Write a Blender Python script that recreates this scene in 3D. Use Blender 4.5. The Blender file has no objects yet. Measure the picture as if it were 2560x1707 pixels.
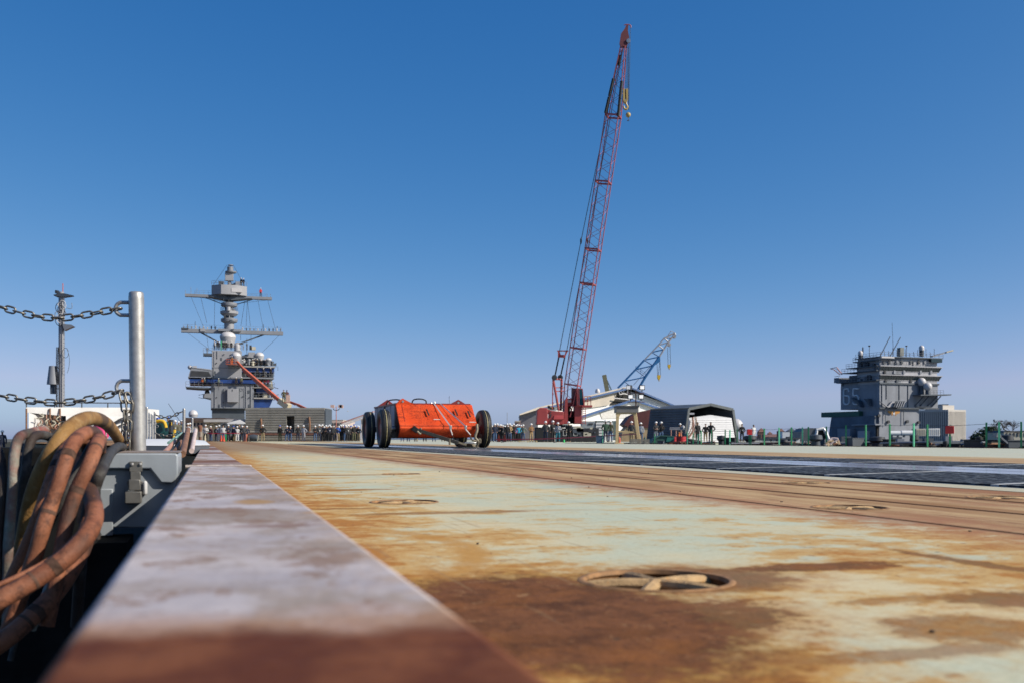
import bpy, bmesh, math, random
from mathutils import Vector, Matrix
R = math.radians
random.seed(65)
# ------------------------------------------------------------------ camera, sky, sun, exposure
SC = bpy.context.scene
COL = SC.collection
F, HOR, CAMZ = 2489.0, 1096.0, 0.30          # focal length in photo pixels, horizon row, eye height above the deck (m)
AX = R(17.1)                                  # the ship's axis points this far left of the view
cam_d = bpy.data.cameras.new('camera'); cam = bpy.data.objects.new('camera', cam_d); COL.objects.link(cam)
cam.location = (0, 0, CAMZ); cam.rotation_euler = (R(90), 0, 0)
cam_d.sensor_width = 36; cam_d.lens = 36*F/2560; cam_d.shift_y = (HOR-853.5)/2560
cam_d.clip_start = .05; cam_d.clip_end = 20000
cam_d.dof.use_dof = True; cam_d.dof.focus_distance = 9.0; cam_d.dof.aperture_fstop = 4.8
SC.camera = cam
SUN_AZ, SUN_EL = R(72), R(34)                 # sun behind the camera's right shoulder
world = bpy.data.worlds.new('World'); SC.world = world; world.use_nodes = True
wn = world.node_tree
bg = wn.nodes['Background']; sky = wn.nodes.new('ShaderNodeTexSky'); sky.sky_type = 'NISHITA'; sky.sun_disc = False
sky.sun_elevation = SUN_EL; sky.sun_rotation = math.pi-SUN_AZ
sky.air_density = .4; sky.dust_density = 1; sky.ozone_density = 3
sep = wn.nodes.new('ShaderNodeSeparateColor'); com = wn.nodes.new('ShaderNodeCombineColor')
wn.links.new(sky.outputs[0], sep.inputs[0])
SKY_STRENGTH = .1
chan = []
for i, (g, k) in enumerate(((1.79, 4.83), (.903, 1.074), (.52, .817))):   # one tone curve per channel: the deep clear blue of the picture
    p = wn.nodes.new('ShaderNodeMath'); p.operation = 'POWER'; p.inputs[1].default_value = g
    m = wn.nodes.new('ShaderNodeMath'); m.operation = 'MULTIPLY'; m.inputs[1].default_value = k*SKY_STRENGTH**(g-1)
    wn.links.new(sep.outputs[i], p.inputs[0]); wn.links.new(p.outputs[0], m.inputs[0]); chan.append(m.outputs[0])
for i, lim in ((0, .57), (1, .80)):                                # never redder or greener than blue: the sky round the sun stays near white
    q = wn.nodes.new('ShaderNodeMath'); q.operation = 'MULTIPLY'; q.inputs[1].default_value = lim; wn.links.new(chan[2], q.inputs[0])
    mn = wn.nodes.new('ShaderNodeMath'); mn.operation = 'MINIMUM'; wn.links.new(chan[i], mn.inputs[0]); wn.links.new(q.outputs[0], mn.inputs[1]); wn.links.new(mn.outputs[0], com.inputs[i])
wn.links.new(chan[2], com.inputs[2])
wn.links.new(com.outputs[0], bg.inputs[0]); bg.inputs[1].default_value = SKY_STRENGTH
sun_d = bpy.data.lights.new('sun', 'SUN'); sun = bpy.data.objects.new('sun', sun_d); COL.objects.link(sun)
sun_d.energy = 5.0; sun_d.angle = R(.53); sun_d.color = (1, .915, .79)
sdir = Vector((math.sin(SUN_AZ)*math.cos(SUN_EL), -math.cos(SUN_AZ)*math.cos(SUN_EL), math.sin(SUN_EL)))
sun.rotation_euler = sdir.to_track_quat('Z', 'Y').to_euler(); sun.location = sdir*50
SC.view_settings.view_transform = 'Standard'; SC.view_settings.look = 'None'; SC.view_settings.gamma = 1
SC.view_settings.exposure = 0.3; SC.view_settings.use_curve_mapping = False
SC.cycles.max_bounces = 6; SC.cycles.use_denoising = True

# ------------------------------------------------------------------ helpers
V = Vector
U = V((-math.sin(AX), math.cos(AX), 0)); N = V((math.cos(AX), math.sin(AX), 0))
def S(s, t, z=0): return U*s+N*t+V((0, 0, z))                      # along the ship, across the ship
def ray(px, py): return V(((px-1280)/F, 1, (HOR-py)/F))
def at(px, py, Y): return V((0, 0, CAMZ))+ray(px, py)*Y
def onship(px, py, s):                                             # (t, z) on the cross-ship plane at s
    d = ray(px, py); k = s/d.dot(U); return k*d.dot(N), CAMZ+k*d.z
def gnd(px, Y, z=0): return V(((px-1280)/F*Y, Y, z))

class MB:
    def __init__(s): s.v = []; s.f = []
    def add(s, vs, fs):
        o = len(s.v); s.v += [tuple(v) for v in vs]; s.f += [tuple(i+o for i in f) for f in fs]; return s
    def box(s, lo, hi):
        (a, b, c), (d, e, f) = lo, hi
        a, d = min(a, d), max(a, d); b, e = min(b, e), max(b, e); c, f = min(c, f), max(c, f)
        return s.add([(a,b,c),(d,b,c),(d,e,c),(a,e,c),(a,b,f),(d,b,f),(d,e,f),(a,e,f)],
                     [(0,3,2,1),(4,5,6,7),(0,1,5,4),(1,2,6,5),(2,3,7,6),(3,0,4,7)])
    def prism(s, pts, vec):                                        # a polygon swept along vec
        n = len(pts); pts = [V(p) for p in pts]; vec = V(vec)
        nrm = V((0, 0, 0))
        for i in range(n): nrm += pts[i].cross(pts[(i+1) % n])
        if nrm.dot(vec) > 0: pts.reverse()
        q = [p+vec for p in pts]
        return s.add(pts+q, [tuple(range(n)), tuple(range(2*n-1, n-1, -1))]+[((i+1) % n, i, n+i, n+(i+1) % n) for i in range(n)])
    def cyl(s, a, b, r, r2=None, n=10):
        a, b = V(a), V(b); r2 = r if r2 is None else r2; d = (b-a)
        if d.length < 1e-6: return s
        q = d.to_track_quat('Z', 'Y'); vs = []
        for p, rr in ((a, r), (b, r2)):
            for i in range(n):
                an = 2*math.pi*i/n; vs.append(p+q @ V((rr*math.cos(an), rr*math.sin(an), 0)))
        return s.add(vs, [tuple(range(n-1, -1, -1)), tuple(range(n, 2*n))]+[(i, (i+1) % n, n+(i+1) % n, n+i) for i in range(n)])
    def bar(s, a, b, w, h=None, up=(0, 0, 1)):
        a, b = V(a), V(b); h = w if h is None else h; d = (b-a).normalized(); up = V(up)
        if abs(d.dot(up)) > .98: up = V((0, 1, 0))
        x = d.cross(up).normalized()*w/2; y = x.cross(d).normalized()*h/2
        vs = [p+i*x+j*y for p in (a, b) for i, j in ((-1,-1),(1,-1),(1,1),(-1,1))]
        return s.add(vs, [(3,2,1,0),(4,5,6,7),(0,1,5,4),(1,2,6,5),(2,3,7,6),(3,0,4,7)])
    def tube(s, path, r, n=8, cap=True):
        path = [V(p) for p in path]; m = len(path); vs = []; fs = []
        t0 = (path[1]-path[0]).normalized(); up = V((0, 0, 1)) if abs(t0.z) < .9 else V((1, 0, 0))
        x = t0.cross(up).normalized()
        for i, p in enumerate(path):
            t = (path[min(i+1, m-1)]-path[max(i-1, 0)]).normalized()
            x = (x-t*x.dot(t)).normalized(); y = t.cross(x)
            rr = r[i] if isinstance(r, (list, tuple)) else r
            vs += [p+x*rr*math.cos(2*math.pi*k/n)+y*rr*math.sin(2*math.pi*k/n) for k in range(n)]
        for i in range(m-1):
            for k in range(n):
                a, b = i*n+k, i*n+(k+1) % n; fs.append((a, b, b+n, a+n))
        if cap: fs += [tuple(range(n-1, -1, -1)), tuple(range((m-1)*n, m*n))]
        return s.add(vs, fs)
    def lathe(s, prof, c=(0, 0, 0), n=20, axis='Z', cap=True):               # profile of (radius, height)
        c = V(c); vs = []; m = len(prof)
        for r, h in prof:
            for k in range(n):
                an = 2*math.pi*k/n; p = V((r*math.cos(an), r*math.sin(an), h))
                if axis == 'X': p = V((p.z, p.x, p.y))
                if axis == 'Y': p = V((p.y, p.z, p.x))
                vs.append(c+p)
        fs = [(i*n+k, i*n+(k+1) % n, (i+1)*n+(k+1) % n, (i+1)*n+k) for i in range(m-1) for k in range(n)]
        if cap and prof[0][0] > 1e-6: fs.append(tuple(range(n-1, -1, -1)))
        if cap and prof[-1][0] > 1e-6: fs.append(tuple(range((m-1)*n, m*n)))
        return s.add(vs, fs)
    def poly(s, pts): return s.add(pts, [tuple(range(len(pts)))])
    def mesh(s, name, smooth=True, ang=35):
        me = bpy.data.meshes.new(name); me.from_pydata(s.v, [], s.f); me.validate(); me.update()
        if smooth: me.shade_smooth(); me.set_sharp_from_angle(angle=R(ang))
        return me
    def build(s, name, m, parent=None, bevel=0, smooth=True, ang=35, **kw):
        o = bpy.data.objects.new(name, s.mesh(name, smooth, ang)); COL.objects.link(o); o.parent = parent
        if m: o.data.materials.append(m)
        if bevel:
            b = o.modifiers.new('bevel', 'BEVEL'); b.width = bevel; b.segments = 2; b.limit_method = 'ANGLE'; b.angle_limit = R(40)
        for k, v in kw.items(): o[k] = v
        return o
def catmull(pts, k=6):
    pts = [V(p) for p in pts]; P = [2*pts[0]-pts[1]]+pts+[2*pts[-1]-pts[-2]]; out = []
    for i in range(1, len(P)-2):
        for j in range(k):
            t = j/k; a, b, c, d = P[i-1:i+3]
            out.append(.5*((2*b)+(c-a)*t+(2*a-5*b+4*c-d)*t*t+(3*b-a-3*c+d)*t**3))
    return out+[pts[-1]]
def thing(name, label, cat, loc=(0, 0, 0), rotz=0, group=None):
    o = bpy.data.objects.new(name, None); COL.objects.link(o); o.empty_display_size = .2
    o.location = loc; o.rotation_euler = (0, 0, rotz); tag(o, label, cat, group); return o
def tag(o, label, cat, group=None):
    o['label'] = label; o['category'] = cat
    if group: o['group'] = group
    return o
def struct(o, kind='structure'): o['kind'] = kind; return o
def inst(name, me, parent=None, loc=(0, 0, 0), rot=(0, 0, 0), scale=(1, 1, 1)):
    o = bpy.data.objects.new(name, me); COL.objects.link(o); o.parent = parent
    o.location = loc; o.rotation_euler = rot; o.scale = scale; return o
def arc(c, r, a0, a1, n, plane='xz'):
    out = []
    for i in range(n+1):
        a = a0+(a1-a0)*i/n; x, y = r*math.cos(a), r*math.sin(a)
        out.append(V(c)+(V((x, 0, y)) if plane == 'xz' else V((x, y, 0)) if plane == 'xy' else V((0, x, y))))
    return out
def dome(r, base=.0): return [(r*math.cos(a), base+r*math.sin(a)) for a in [i*math.pi/2/7 for i in range(7)]]+[(0, base+r)]

ALB = .82                                                          # all colours were matched under a dimmer sun
class NT:                                                          # a short way to write node trees
    def __init__(s, name):
        s.m = bpy.data.materials.new(name); s.m.use_nodes = True; s.t = s.m.node_tree; s.b = s.t.nodes['Principled BSDF']
        s.co = s.t.nodes.new('ShaderNodeTexCoord').outputs['Object']
    def set(s, sock, v):
        if isinstance(v, bpy.types.NodeSocket): s.t.links.new(v, sock)
        elif isinstance(v, (tuple, list)) and len(v) == 3 and sock.type == 'RGBA': sock.default_value = (*v, 1)
        else: sock.default_value = v
    def math(s, op, a, b=0, c=0, clamp=False):
        n = s.t.nodes.new('ShaderNodeMath'); n.operation = op; n.use_clamp = clamp
        for i, v in enumerate((a, b, c)): s.set(n.inputs[i], v)
        return n.outputs[0]
    def mix(s, f, a, b, mode='MIX'):
        n = s.t.nodes.new('ShaderNodeMix'); n.data_type = 'RGBA'; n.blend_type = mode
        s.set(n.inputs[0], f); s.set(n.inputs[6], a); s.set(n.inputs[7], b); return n.outputs[2]
    def map(s, scale=(1, 1, 1), loc=(0, 0, 0), rot=(0, 0, 0)):
        n = s.t.nodes.new('ShaderNodeMapping'); s.set(n.inputs[0], s.co)
        n.inputs[1].default_value = loc; n.inputs[2].default_value = rot; n.inputs[3].default_value = scale; return n.outputs[0]
    def noise(s, scale, detail=5, rough=.55, vec=None, dist=0):
        n = s.t.nodes.new('ShaderNodeTexNoise'); s.set(n.inputs['Vector'], vec or s.co)
        n.inputs['Scale'].default_value = scale; n.inputs['Detail'].default_value = detail
        n.inputs['Roughness'].default_value = rough; n.inputs['Distortion'].default_value = dist; return n.outputs[0]
    def voro(s, scale, vec=None, feature='F1'):
        n = s.t.nodes.new('ShaderNodeTexVoronoi'); n.feature = feature; s.set(n.inputs['Vector'], vec or s.co); n.inputs['Scale'].default_value = scale; return n.outputs[0]
    def step(s, x, lo, hi):
        n = s.t.nodes.new('ShaderNodeMapRange'); n.interpolation_type = 'SMOOTHSTEP'
        s.set(n.inputs[0], x); n.inputs[1].default_value = lo; n.inputs[2].default_value = hi; return n.outputs[0]
    def xyz(s, vec=None):
        n = s.t.nodes.new('ShaderNodeSeparateXYZ'); s.set(n.inputs[0], vec or s.co); return n.outputs
    def bump(s, h, strength=.3, dist=.02):
        n = s.t.nodes.new('ShaderNodeBump'); s.set(n.inputs['Height'], h); n.inputs['Strength'].default_value = strength; n.inputs['Distance'].default_value = dist
        s.t.links.new(n.outputs[0], s.b.inputs['Normal'])
    def out(s, col=None, rough=None, metal=None, spec=None):
        if isinstance(col, bpy.types.NodeSocket): col = s.mix(1.0, col, (ALB, ALB, ALB), 'MULTIPLY')
        elif col is not None: col = tuple(x*ALB for x in col)
        for k, v in (('Base Color', col), ('Roughness', rough), ('Metallic', metal), ('Specular IOR Level', spec)):
            if v is not None: s.set(s.b.inputs[k], v)
        return s.m
MATS = {}
def mat(name, col, rough=.6, metal=0, var=.12, scale=3, rust=0, rustcol=(.2, .085, .035), bump=0, bscale=40, streak=0, spec=None, key=None):
    if name in MATS: return MATS[name]
    t = NT(name); n = t.noise(scale, 6, .6)
    c = t.mix(t.step(n, .3, .7), tuple(x*(1-var) for x in col), tuple(min(1, x*(1+var)) for x in col))
    if streak:                                                     # run-off dirt, long in z
        c = t.mix(t.math('MULTIPLY', t.step(t.noise(1, 5, .6, t.map((scale*2, scale*2, scale*.12))), .48, .75), streak), c, tuple(x*.45 for x in col))
    if rust:
        c = t.mix(t.step(t.noise(scale*1.7, 7, .65), .75-rust*.45, .83-rust*.4), c, rustcol)
    if bump: t.bump(t.noise(bscale, 5, .6), bump, .01)
    MATS[name] = t.out(c, rough, metal, spec); return MATS[name]
def railing(name, m, parent, pts, h=1.05, step=1.6, r=.025, rails=(.5, 1.0)):
    b = MB()
    for a, c in zip(pts[:-1], pts[1:]):
        a, c = V(a), V(c); k = max(1, round((c-a).length/step))
        for i in range(k+1):
            p = a.lerp(c, i/k); b.cyl(p, p+V((0, 0, h)), r, n=4)
        for f in rails: b.cyl(a+V((0, 0, h*f)), c+V((0, 0, h*f)), r*.8, n=4)
    return b.build(name, m, parent)
def lattice(m, name, parent, A, B, n, r, mode='warren'):
    """lacing of a four-chord boom between the corner lists A (start) and B (end)"""
    b = MB()
    for f in range(4):
        a0, a1, b0, b1 = V(A[f]), V(A[(f+1) % 4]), V(B[f]), V(B[(f+1) % 4])
        for i in range(n):
            u, w = i/n, (i+1)/n
            if (i+f) % 2: b.cyl(a0.lerp(b0, u), a1.lerp(b1, w), r, n=4)
            else: b.cyl(a1.lerp(b1, u), a0.lerp(b0, w), r, n=4)
        b.cyl(b0, b1, r*1.2, n=4); b.cyl(a0, a1, r*1.2, n=4)
    return b.build(name, m, parent, kind='stuff')
# ------------------------------------------------------------------ the setting: deck, water, shore
GRV = [(2.452, 2.472), (3.095, 3.125), (3.655, 3.69), (4.38, 4.405)]         # joints that run along the plates
def deck_material():
    t = NT('worn_deck_paint'); x, y, z = t.xyz()
    n1 = t.noise(.9, 8, .62); n2 = t.noise(3.1, 11, .70, t.map((1, 1, 1), (7, 3, 0))); n3 = t.noise(9, 10, .76, t.map((1, 1, 1), (2, 9, 0)))
    fine = t.noise(60, 4, .7); long = t.noise(1, 6, .6, t.map((5, .35, 1)))
    pale = t.mix(t.step(n1, .35, .62), (.66, .57, .38), (.52, .57, .47))
    pale = t.mix(t.math('MULTIPLY', t.step(t.noise(1.6, 4, .5, t.map((1, 1, 1), (30, 4, 0))), .58, .7), .5), pale, (.40, .50, .47))
    # yellow to orange rust bleeding, heaviest beside the edge coaming
    near = t.math('MULTIPLY', t.step(x, 1.2, .15), .185)
    right = t.math('MULTIPLY', t.math('MULTIPLY', t.step(x, 1.0, 1.9), t.step(y, 3.6, 2.0)), .12)
    bias = t.math('ADD', near, right)
    o = t.math('ADD', t.math('ADD', t.math('MULTIPLY', n2, .62), t.math('MULTIPLY', n3, .38)), bias)
    c = t.mix(t.math('MULTIPLY', t.step(o, .475, .64), .6), pale, (.60, .39, .12)); c = t.mix(t.math('MULTIPLY', t.step(o, .545, .58), .55), c, (.55, .315, .095))
    c = t.mix(t.math('MULTIPLY', t.step(o, .595, .68), .9), c, (.42, .18, .042))
    flake = t.math('MULTIPLY', t.step(t.noise(16, 8, .78), .585, .61), t.step(o, .46, .60)); c = t.mix(t.math('MULTIPLY', flake, .8), c, (.22, .085, .03))
    # brown bare patches: distances to stains that lie on the plates
    wob = t.math('MULTIPLY', t.math('SUBTRACT', t.math('ADD', t.math('MULTIPLY', n2, .7), t.math('ADD', t.math('MULTIPLY', n3, .5), t.math('MULTIPLY', t.math('SUBTRACT', t.noise(28, 5, .7), .5), .45))), .6), 1.5)
    dark = halo = None
    for (cx, cy, rx, ry, k) in ((.57, 1.62, .31, .52, 1), (.82, 1.52, .17, .17, .85), (1.36, 2.02, .26, .06, .9), (1.78, 2.0, .04, .30, .7), (.95, 1.165, .2, .035, .45),
                                (1.28, 1.56, .15, .03, .4), (1.45, 1.5, .14, .10, .7), (1.15, 1.30, .12, .10, .55), (.98, 1.93, .27, .19, .75), (1.0, 8.3, .5, .12, .5), (.95, 3.95, .45, .06, .5), (2.0, 1.75, .2, .06, .7), (.55, 4.3, .18, .05, .5), (.80, 5.9, .3, .07, .5)):
        dx = t.math('DIVIDE', t.math('SUBTRACT', x, cx), rx); dy = t.math('DIVIDE', t.math('SUBTRACT', y, cy), ry)
        d = t.math('SQRT', t.math('ADD', t.math('MULTIPLY', dx, dx), t.math('MULTIPLY', dy, dy)))
        mk = t.math('MULTIPLY', t.step(t.math('ADD', d, t.math('MULTIPLY', wob, -1 if rx*ry > .03 else -2.2)), 1.15, .75), k)
        dark = mk if dark is None else t.math('MAXIMUM', dark, mk)
        hk = t.math('MULTIPLY', t.step(t.math('ADD', d, t.math('MULTIPLY', wob, -1.4)), 1.75, .85), k); halo = hk if halo is None else t.math('MAXIMUM', halo, hk)
    brown = t.mix(t.step(n3, .35, .62), (.075, .024, .012), (.20, .082, .036))
    brown = t.mix(t.math('MULTIPLY', t.step(n2, .5, .68), .7), brown, (.28, .105, .03))
    brown = t.mix(t.math('MULTIPLY', t.step(t.noise(34, 7, .75), .56, .64), .75), brown, (.045, .018, .01)); brown = t.mix(t.math('MULTIPLY', t.step(t.noise(20, 8, .75, t.map((1, 1, 1), (8, 8, 0))), .58, .64), .6), brown, (.42, .25, .13))
    c = t.mix(t.math('MULTIPLY', halo, .85), c, t.mix(t.step(n3, .4, .6), (.56, .32, .08), (.40, .17, .035)))
    c = t.mix(t.math('MULTIPLY', dark, .95), c, brown)
    # ring-shaped stain left by a drum
    dx = t.math('SUBTRACT', x, .12); dy = t.math('MULTIPLY', t.math('SUBTRACT', y, 2.72), .75)
    rr = t.math('SQRT', t.math('ADD', t.math('MULTIPLY', dx, dx), t.math('MULTIPLY', dy, dy)))
    ring = t.math('MULTIPLY', t.step(t.math('ABSOLUTE', t.math('SUBTRACT', t.math('ADD', rr, t.math('MULTIPLY', wob, .03)), .57)), .06, .015), t.step(x, .42, .6))
    c = t.mix(t.math('MULTIPLY', ring, .75), c, (.50, .27, .075))
    # tan and brown walkway of narrow plates beside the catapult, another beyond it
    xb = t.math('ADD', x, t.math('MULTIPLY', t.math('SUBTRACT', n2, .5), .5))
    band = t.math('MULTIPLY', t.step(xb, 2.28, 2.5), t.step(x, 4.42, 4.39))
    band2 = t.math('MULTIPLY', t.step(x, 8.9, 9.0), t.step(xb, 12.6, 11.6))
    tan = t.mix(t.step(long, .32, .68), (.30, .16, .075), (.56, .40, .23))
    tan = t.mix(t.math('MULTIPLY', t.step(t.noise(1, 6, .6, t.map((9, .8, 1), (4, 0, 0))), .56, .68), .8), tan, (.20, .085, .045))
    tan = t.mix(t.math('MULTIPLY', t.step(t.noise(1.4, 9, .7, t.map((1, .45, 1), (6, 1, 0))), .5, .62), .65), tan, (.33, .155, .09))
    edge = t.math('MULTIPLY', t.math('MULTIPLY', t.step(xb, 2.0, 2.35), t.step(xb, 2.75, 2.45)), t.step(n3, .3, .6))
    c = t.mix(band, c, tan); c = t.mix(t.math('MULTIPLY', edge, .75), c, (.36, .155, .085))
    c = t.mix(t.math('MULTIPLY', band2, .85), c, tan)
    far = t.math('MULTIPLY', t.step(y, 14, 30), t.step(x, 5, 3))
    c = t.mix(t.math('MULTIPLY', far, .8), c, t.mix(t.step(n1, .3, .7), (.20, .115, .07), (.34, .22, .13)))
    for g0, g1 in GRV: c = t.mix(t.math('MULTIPLY', t.math('MULTIPLY', t.step(x, g0-.045, g0), t.step(x, g1+.045, g1)), t.math('ADD', .25, t.math('MULTIPLY', n2, .7))), c, (.12, .06, .035))
    pl = t.math('MULTIPLY', t.step(x, 4.39, 4.41), t.step(x, 4.75, 4.73)); c = t.mix(t.math('MULTIPLY', pl, .8), c, (.50, .49, .40))
    c = t.mix(t.math('MULTIPLY', t.step(x, 11.9, 12.8), .75), c, t.mix(t.step(long, .3, .6), (.45, .52, .47), (.53, .56, .51)))
    # scratches, specks and grain
    c = t.mix(t.math('MULTIPLY', t.step(t.noise(1, 3, .5, t.map((34, 1.3, 1), (0, 0, 0), (0, 0, .5))), .63, .70), .35), c, (.33, .22, .12))
    c = t.mix(t.math('MULTIPLY', t.step(t.noise(1, 3, .5, t.map((1.6, 40, 1), (5, 0, 0), (0, 0, .2))), .64, .70), .3), c, (.36, .2, .1))
    sp = t.step(t.voro(4.5), .04, .025); c = t.mix(t.math('MULTIPLY', sp, .85), c, (.05, .04, .03))
    c = t.mix(t.math('MULTIPLY', t.step(t.voro(23, t.map((1, 1, 1), (3, 3, 0))), .12, .05), .35), c, (.2, .11, .06))
    c = t.mix(.35, c, t.mix(t.noise(190, 3, .7), (.15, .13, .1), (.85, .84, .78)), 'OVERLAY')
    c = t.mix(.35, c, t.mix(fine, (.1, .08, .06), (.9, .88, .8)), 'OVERLAY')
    t.bump(t.math('ADD', t.math('MULTIPLY', fine, .5), t.math('ADD', t.math('MULTIPLY', n3, 1.5), t.math('MULTIPLY', t.math('MULTIPLY', dark, 4), t.noise(30, 6, .7)))), .35, .004)
    return t.out(c, t.math('ADD', .68, t.math('MULTIPLY', n2, .25)), 0, .12)
M_deck = deck_material()
PAD = []                                                                     # tie-down recesses: centre (s, t)
for px, py in ((1640, 1450), (1010, 1254), (1004, 1184), (2124, 1268), (2016, 1206), (2500, 1243), (2300, 1560)):
    p = at(px, HOR, CAMZ*F/(py-HOR)); PAD.append((p.dot(U), p.dot(N)))
PAD = PAD[:6]
PR, PQ = .155, .185
def deck_mesh():
    b = MB(); segs = [(2.472, 3.095), (3.125, 3.655), (3.69, 4.38), (4.405, 4.72)]; plates = [MB() for _ in segs]
    def pick(t):                                                   # the narrow plates beside the track are pieces of their own
        return next((p for p, (l, h) in zip(plates, segs) if l < t < h), b)
    near_s0, near_s1, t0, t1 = -2.0, 12.0, .10, 4.72
    ts = sorted({t0, t1, *[v for g in GRV for v in g], *[v for s, t in PAD for v in (t-PQ, t+PQ)]})
    ss = sorted({near_s0, near_s1, *[v for s, t in PAD for v in (s-PQ, s+PQ)]})
    for i in range(len(ts)-1):
        for j in range(len(ss)-1):
            a, c, d, e = ts[i], ts[i+1], ss[j], ss[j+1]; mt, ms = (a+c)/2, (d+e)/2
            if any(abs(ms-s) < PQ and abs(mt-t) < PQ for s, t in PAD): continue
            g = any(l < mt < h for l, h in GRV); z = -.009 if g else 0
            pick(mt).poly([(a, d, z), (c, d, z), (c, e, z), (a, e, z)])
            if g: b.poly([(a, d, z), (a, e, z), (a, e, 0), (a, d, 0)]); b.poly([(c, d, 0), (c, e, 0), (c, e, z), (c, d, z)])
    for s, t in PAD:
        k = 40; ring = [(t+PR*math.cos(2*math.pi*i/k), s+PR*math.sin(2*math.pi*i/k), 0) for i in range(k)]; sq = []
        for i in range(k):
            x, y = math.cos(2*math.pi*i/k), math.sin(2*math.pi*i/k); q = PQ/max(abs(x), abs(y)); sq.append((t+x*q, s+y*q, 0))
        pick(t).add(ring+sq, [(i, k+i, k+(i+1) % k, (i+1) % k) for i in range(k)])
    # the joints go on beyond the cut-out stretch
    cuts = [.10]+[v for g in GRV for v in g]+[4.72]
    for i in range(len(cuts)-1):
        z = -.009 if i % 2 else 0
        pick((cuts[i]+cuts[i+1])/2).poly([(cuts[i], 12, z), (cuts[i+1], 12, z), (cuts[i+1], 45, z), (cuts[i], 45, z)])
    b.poly([(4.72, -2, 0), (24.2, -2, 0), (24.2, 45, 0), (4.72, 45, 0)])
    b.poly([(.10, 45, 0), (24.2, 45, 0), (24.2, 66, 0), (-9, 66, 0), (-3.0, 45, 0)])
    b.poly([(-.1, 21.4, -.001), (.10, 21.4, 0), (.10, 45, 0), (-3.0, 45, 0)])
    b.poly([(-9, 66, 0), (24.2, 66, 0), (62, 92, 0), (66, 300, 0), (-16, 300, 0), (-14, 90, 0)])
    b.prism([(24.2, -2, -.1), (24.2, 66, -.1), (62, 92, -.1), (66, 300, -.1), (-16, 300, -.1), (-14, 90, -.1), (-9, 66, -.1), (-3, 45, -.1), (.08, 21.4, -.1), (.08, -2, -.1)], (0, 0, -.8))
    return b, plates
deck_b, deck_p = deck_mesh()
deck = struct(deck_b.build('flight_deck', M_deck, smooth=False)); deck.rotation_euler = (0, 0, AX)
for p_ in deck_p: p_.build('deck_plate', M_deck, deck, smooth=False)

M_water = NT('harbour_water'); w_ = M_water
w_.bump(w_.noise(.6, 4, .6), .4, .3); M_water = w_.out((.03, .06, .08), .12)
struct(MB().poly([(-9000, -3000, -18), (9000, -3000, -18), (9000, 15000, -18), (-9000, 15000, -18)]).build('water', M_water, smooth=False))
M_shore = mat('shore_ground', (.10, .10, .085), .9, var=.4, scale=.02)
struct(MB().prism([(-3000, 700, -18), (5000, 420, -18), (6000, 9000, -18), (-5000, 9000, -18)], (0, 0, 16.5)).build('shore', M_shore, smooth=False))

# ------------------------------------------------------------------ tie-down recesses
M_rust = mat('rusty_steel', (.20, .095, .036), .85, .0, var=.4, scale=14, rust=.4, rustcol=(.10, .045, .018), bump=.6, bscale=90, spec=.1)
M_rustbar = mat('worn_rusty_bar', (.44, .285, .135), .8, .0, var=.25, scale=30, rust=.35, rustcol=(.46, .24, .08), bump=.4, bscale=120)
pl_ = ['beside the big brown stain', 'in pale plate beside the coaming', 'in pale plate, farthest from camera',
       'just past the brown plate border', 'nearest the photo centre among brown plates', 'in brown plates at the right border']
bowl = MB().lathe([(PR, .0), (PR*.99, -.05), (PR*.95, -.07), (PR*.6, -.085), (0, -.09)], n=40, cap=False).mesh('recess_bowl'); bowl.materials.append(M_rust)
barm = MB().tube(catmull([(0, 0, -.009), (.07, 0, -.008), (.125, 0, -.011), (.155, 0, -.016)], 4), [.0135]*13, 8).mesh('tie_bar'); barm.materials.append(M_rustbar)
rimm = MB().lathe([(PR*.97, -.006), (PR*.985, .003), (PR*1.03, .004), (PR*1.075, .0005)], n=40, cap=False).mesh('recess_rim'); rimm.materials.append(mat('worn_rim', (.30, .155, .06), .75, var=.5, scale=16, rust=.3, rustcol=(.2, .09, .03)))
hubm = MB().lathe([(0, .006), (.016, .003), (.022, -.009), (.012, -.02), (0, -.022)], n=12).mesh('bar_hub'); hubm.materials.append(M_rustbar)
for i, (s, t) in enumerate(PAD):
    r = thing('tie_down_recess', 'round rusty tie-down recess with crossed bars '+pl_[i], 'deck fitting', S(s, t), AX+random.uniform(0, 1) if i else 0, 'tie-down recesses in the deck')
    inst('bowl', bowl, r); inst('rim', rimm, r); inst('hub', hubm, r)
    for k in range(5): inst('bar', barm, r, rot=(0, 0, k*2*math.pi/5+math.pi))

# ------------------------------------------------------------------ catapult track
tn = NT('rough_track_surface'); g1 = tn.voro(15); g2 = tn.noise(70, 4, .7); g3 = tn.noise(1.3, 5, .6)
cc = tn.mix(tn.step(g1, .1, .55), (.15, .18, .21), (.016, .02, .028)); cc = tn.mix(tn.math('MULTIPLY', tn.step(g3, .5, .7), .35), cc, (.09, .10, .11))
tn.bump(tn.math('ADD', tn.math('MULTIPLY', g1, -1), tn.math('MULTIPLY', g2, .3)), 1, .03); M_grit = tn.out(cc, .78, 0, .3)
tn = NT('wet_steel_strip'); g = tn.noise(6, 3, .5); 
M_wet = tn.out(tn.mix(g, (.33, .31, .34), (.42, .40, .43)), .14, 0)
M_seam = mat('pale_joint', (.52, .52, .50), .6, var=.2, scale=6)
M_slot = mat('dark_slot', (.015, .015, .017), .8)
trk = thing('catapult_track', 'dark gritty catapult track with a wet shiny steel strip along the deck', 'catapult track', S(0, 0), AX); trk['kind'] = 'structure'
del trk['category']
MB().box((4.73, -1, -.02), (9.07, 62, .002)).build('track_bed', M_seam, trk)
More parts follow.
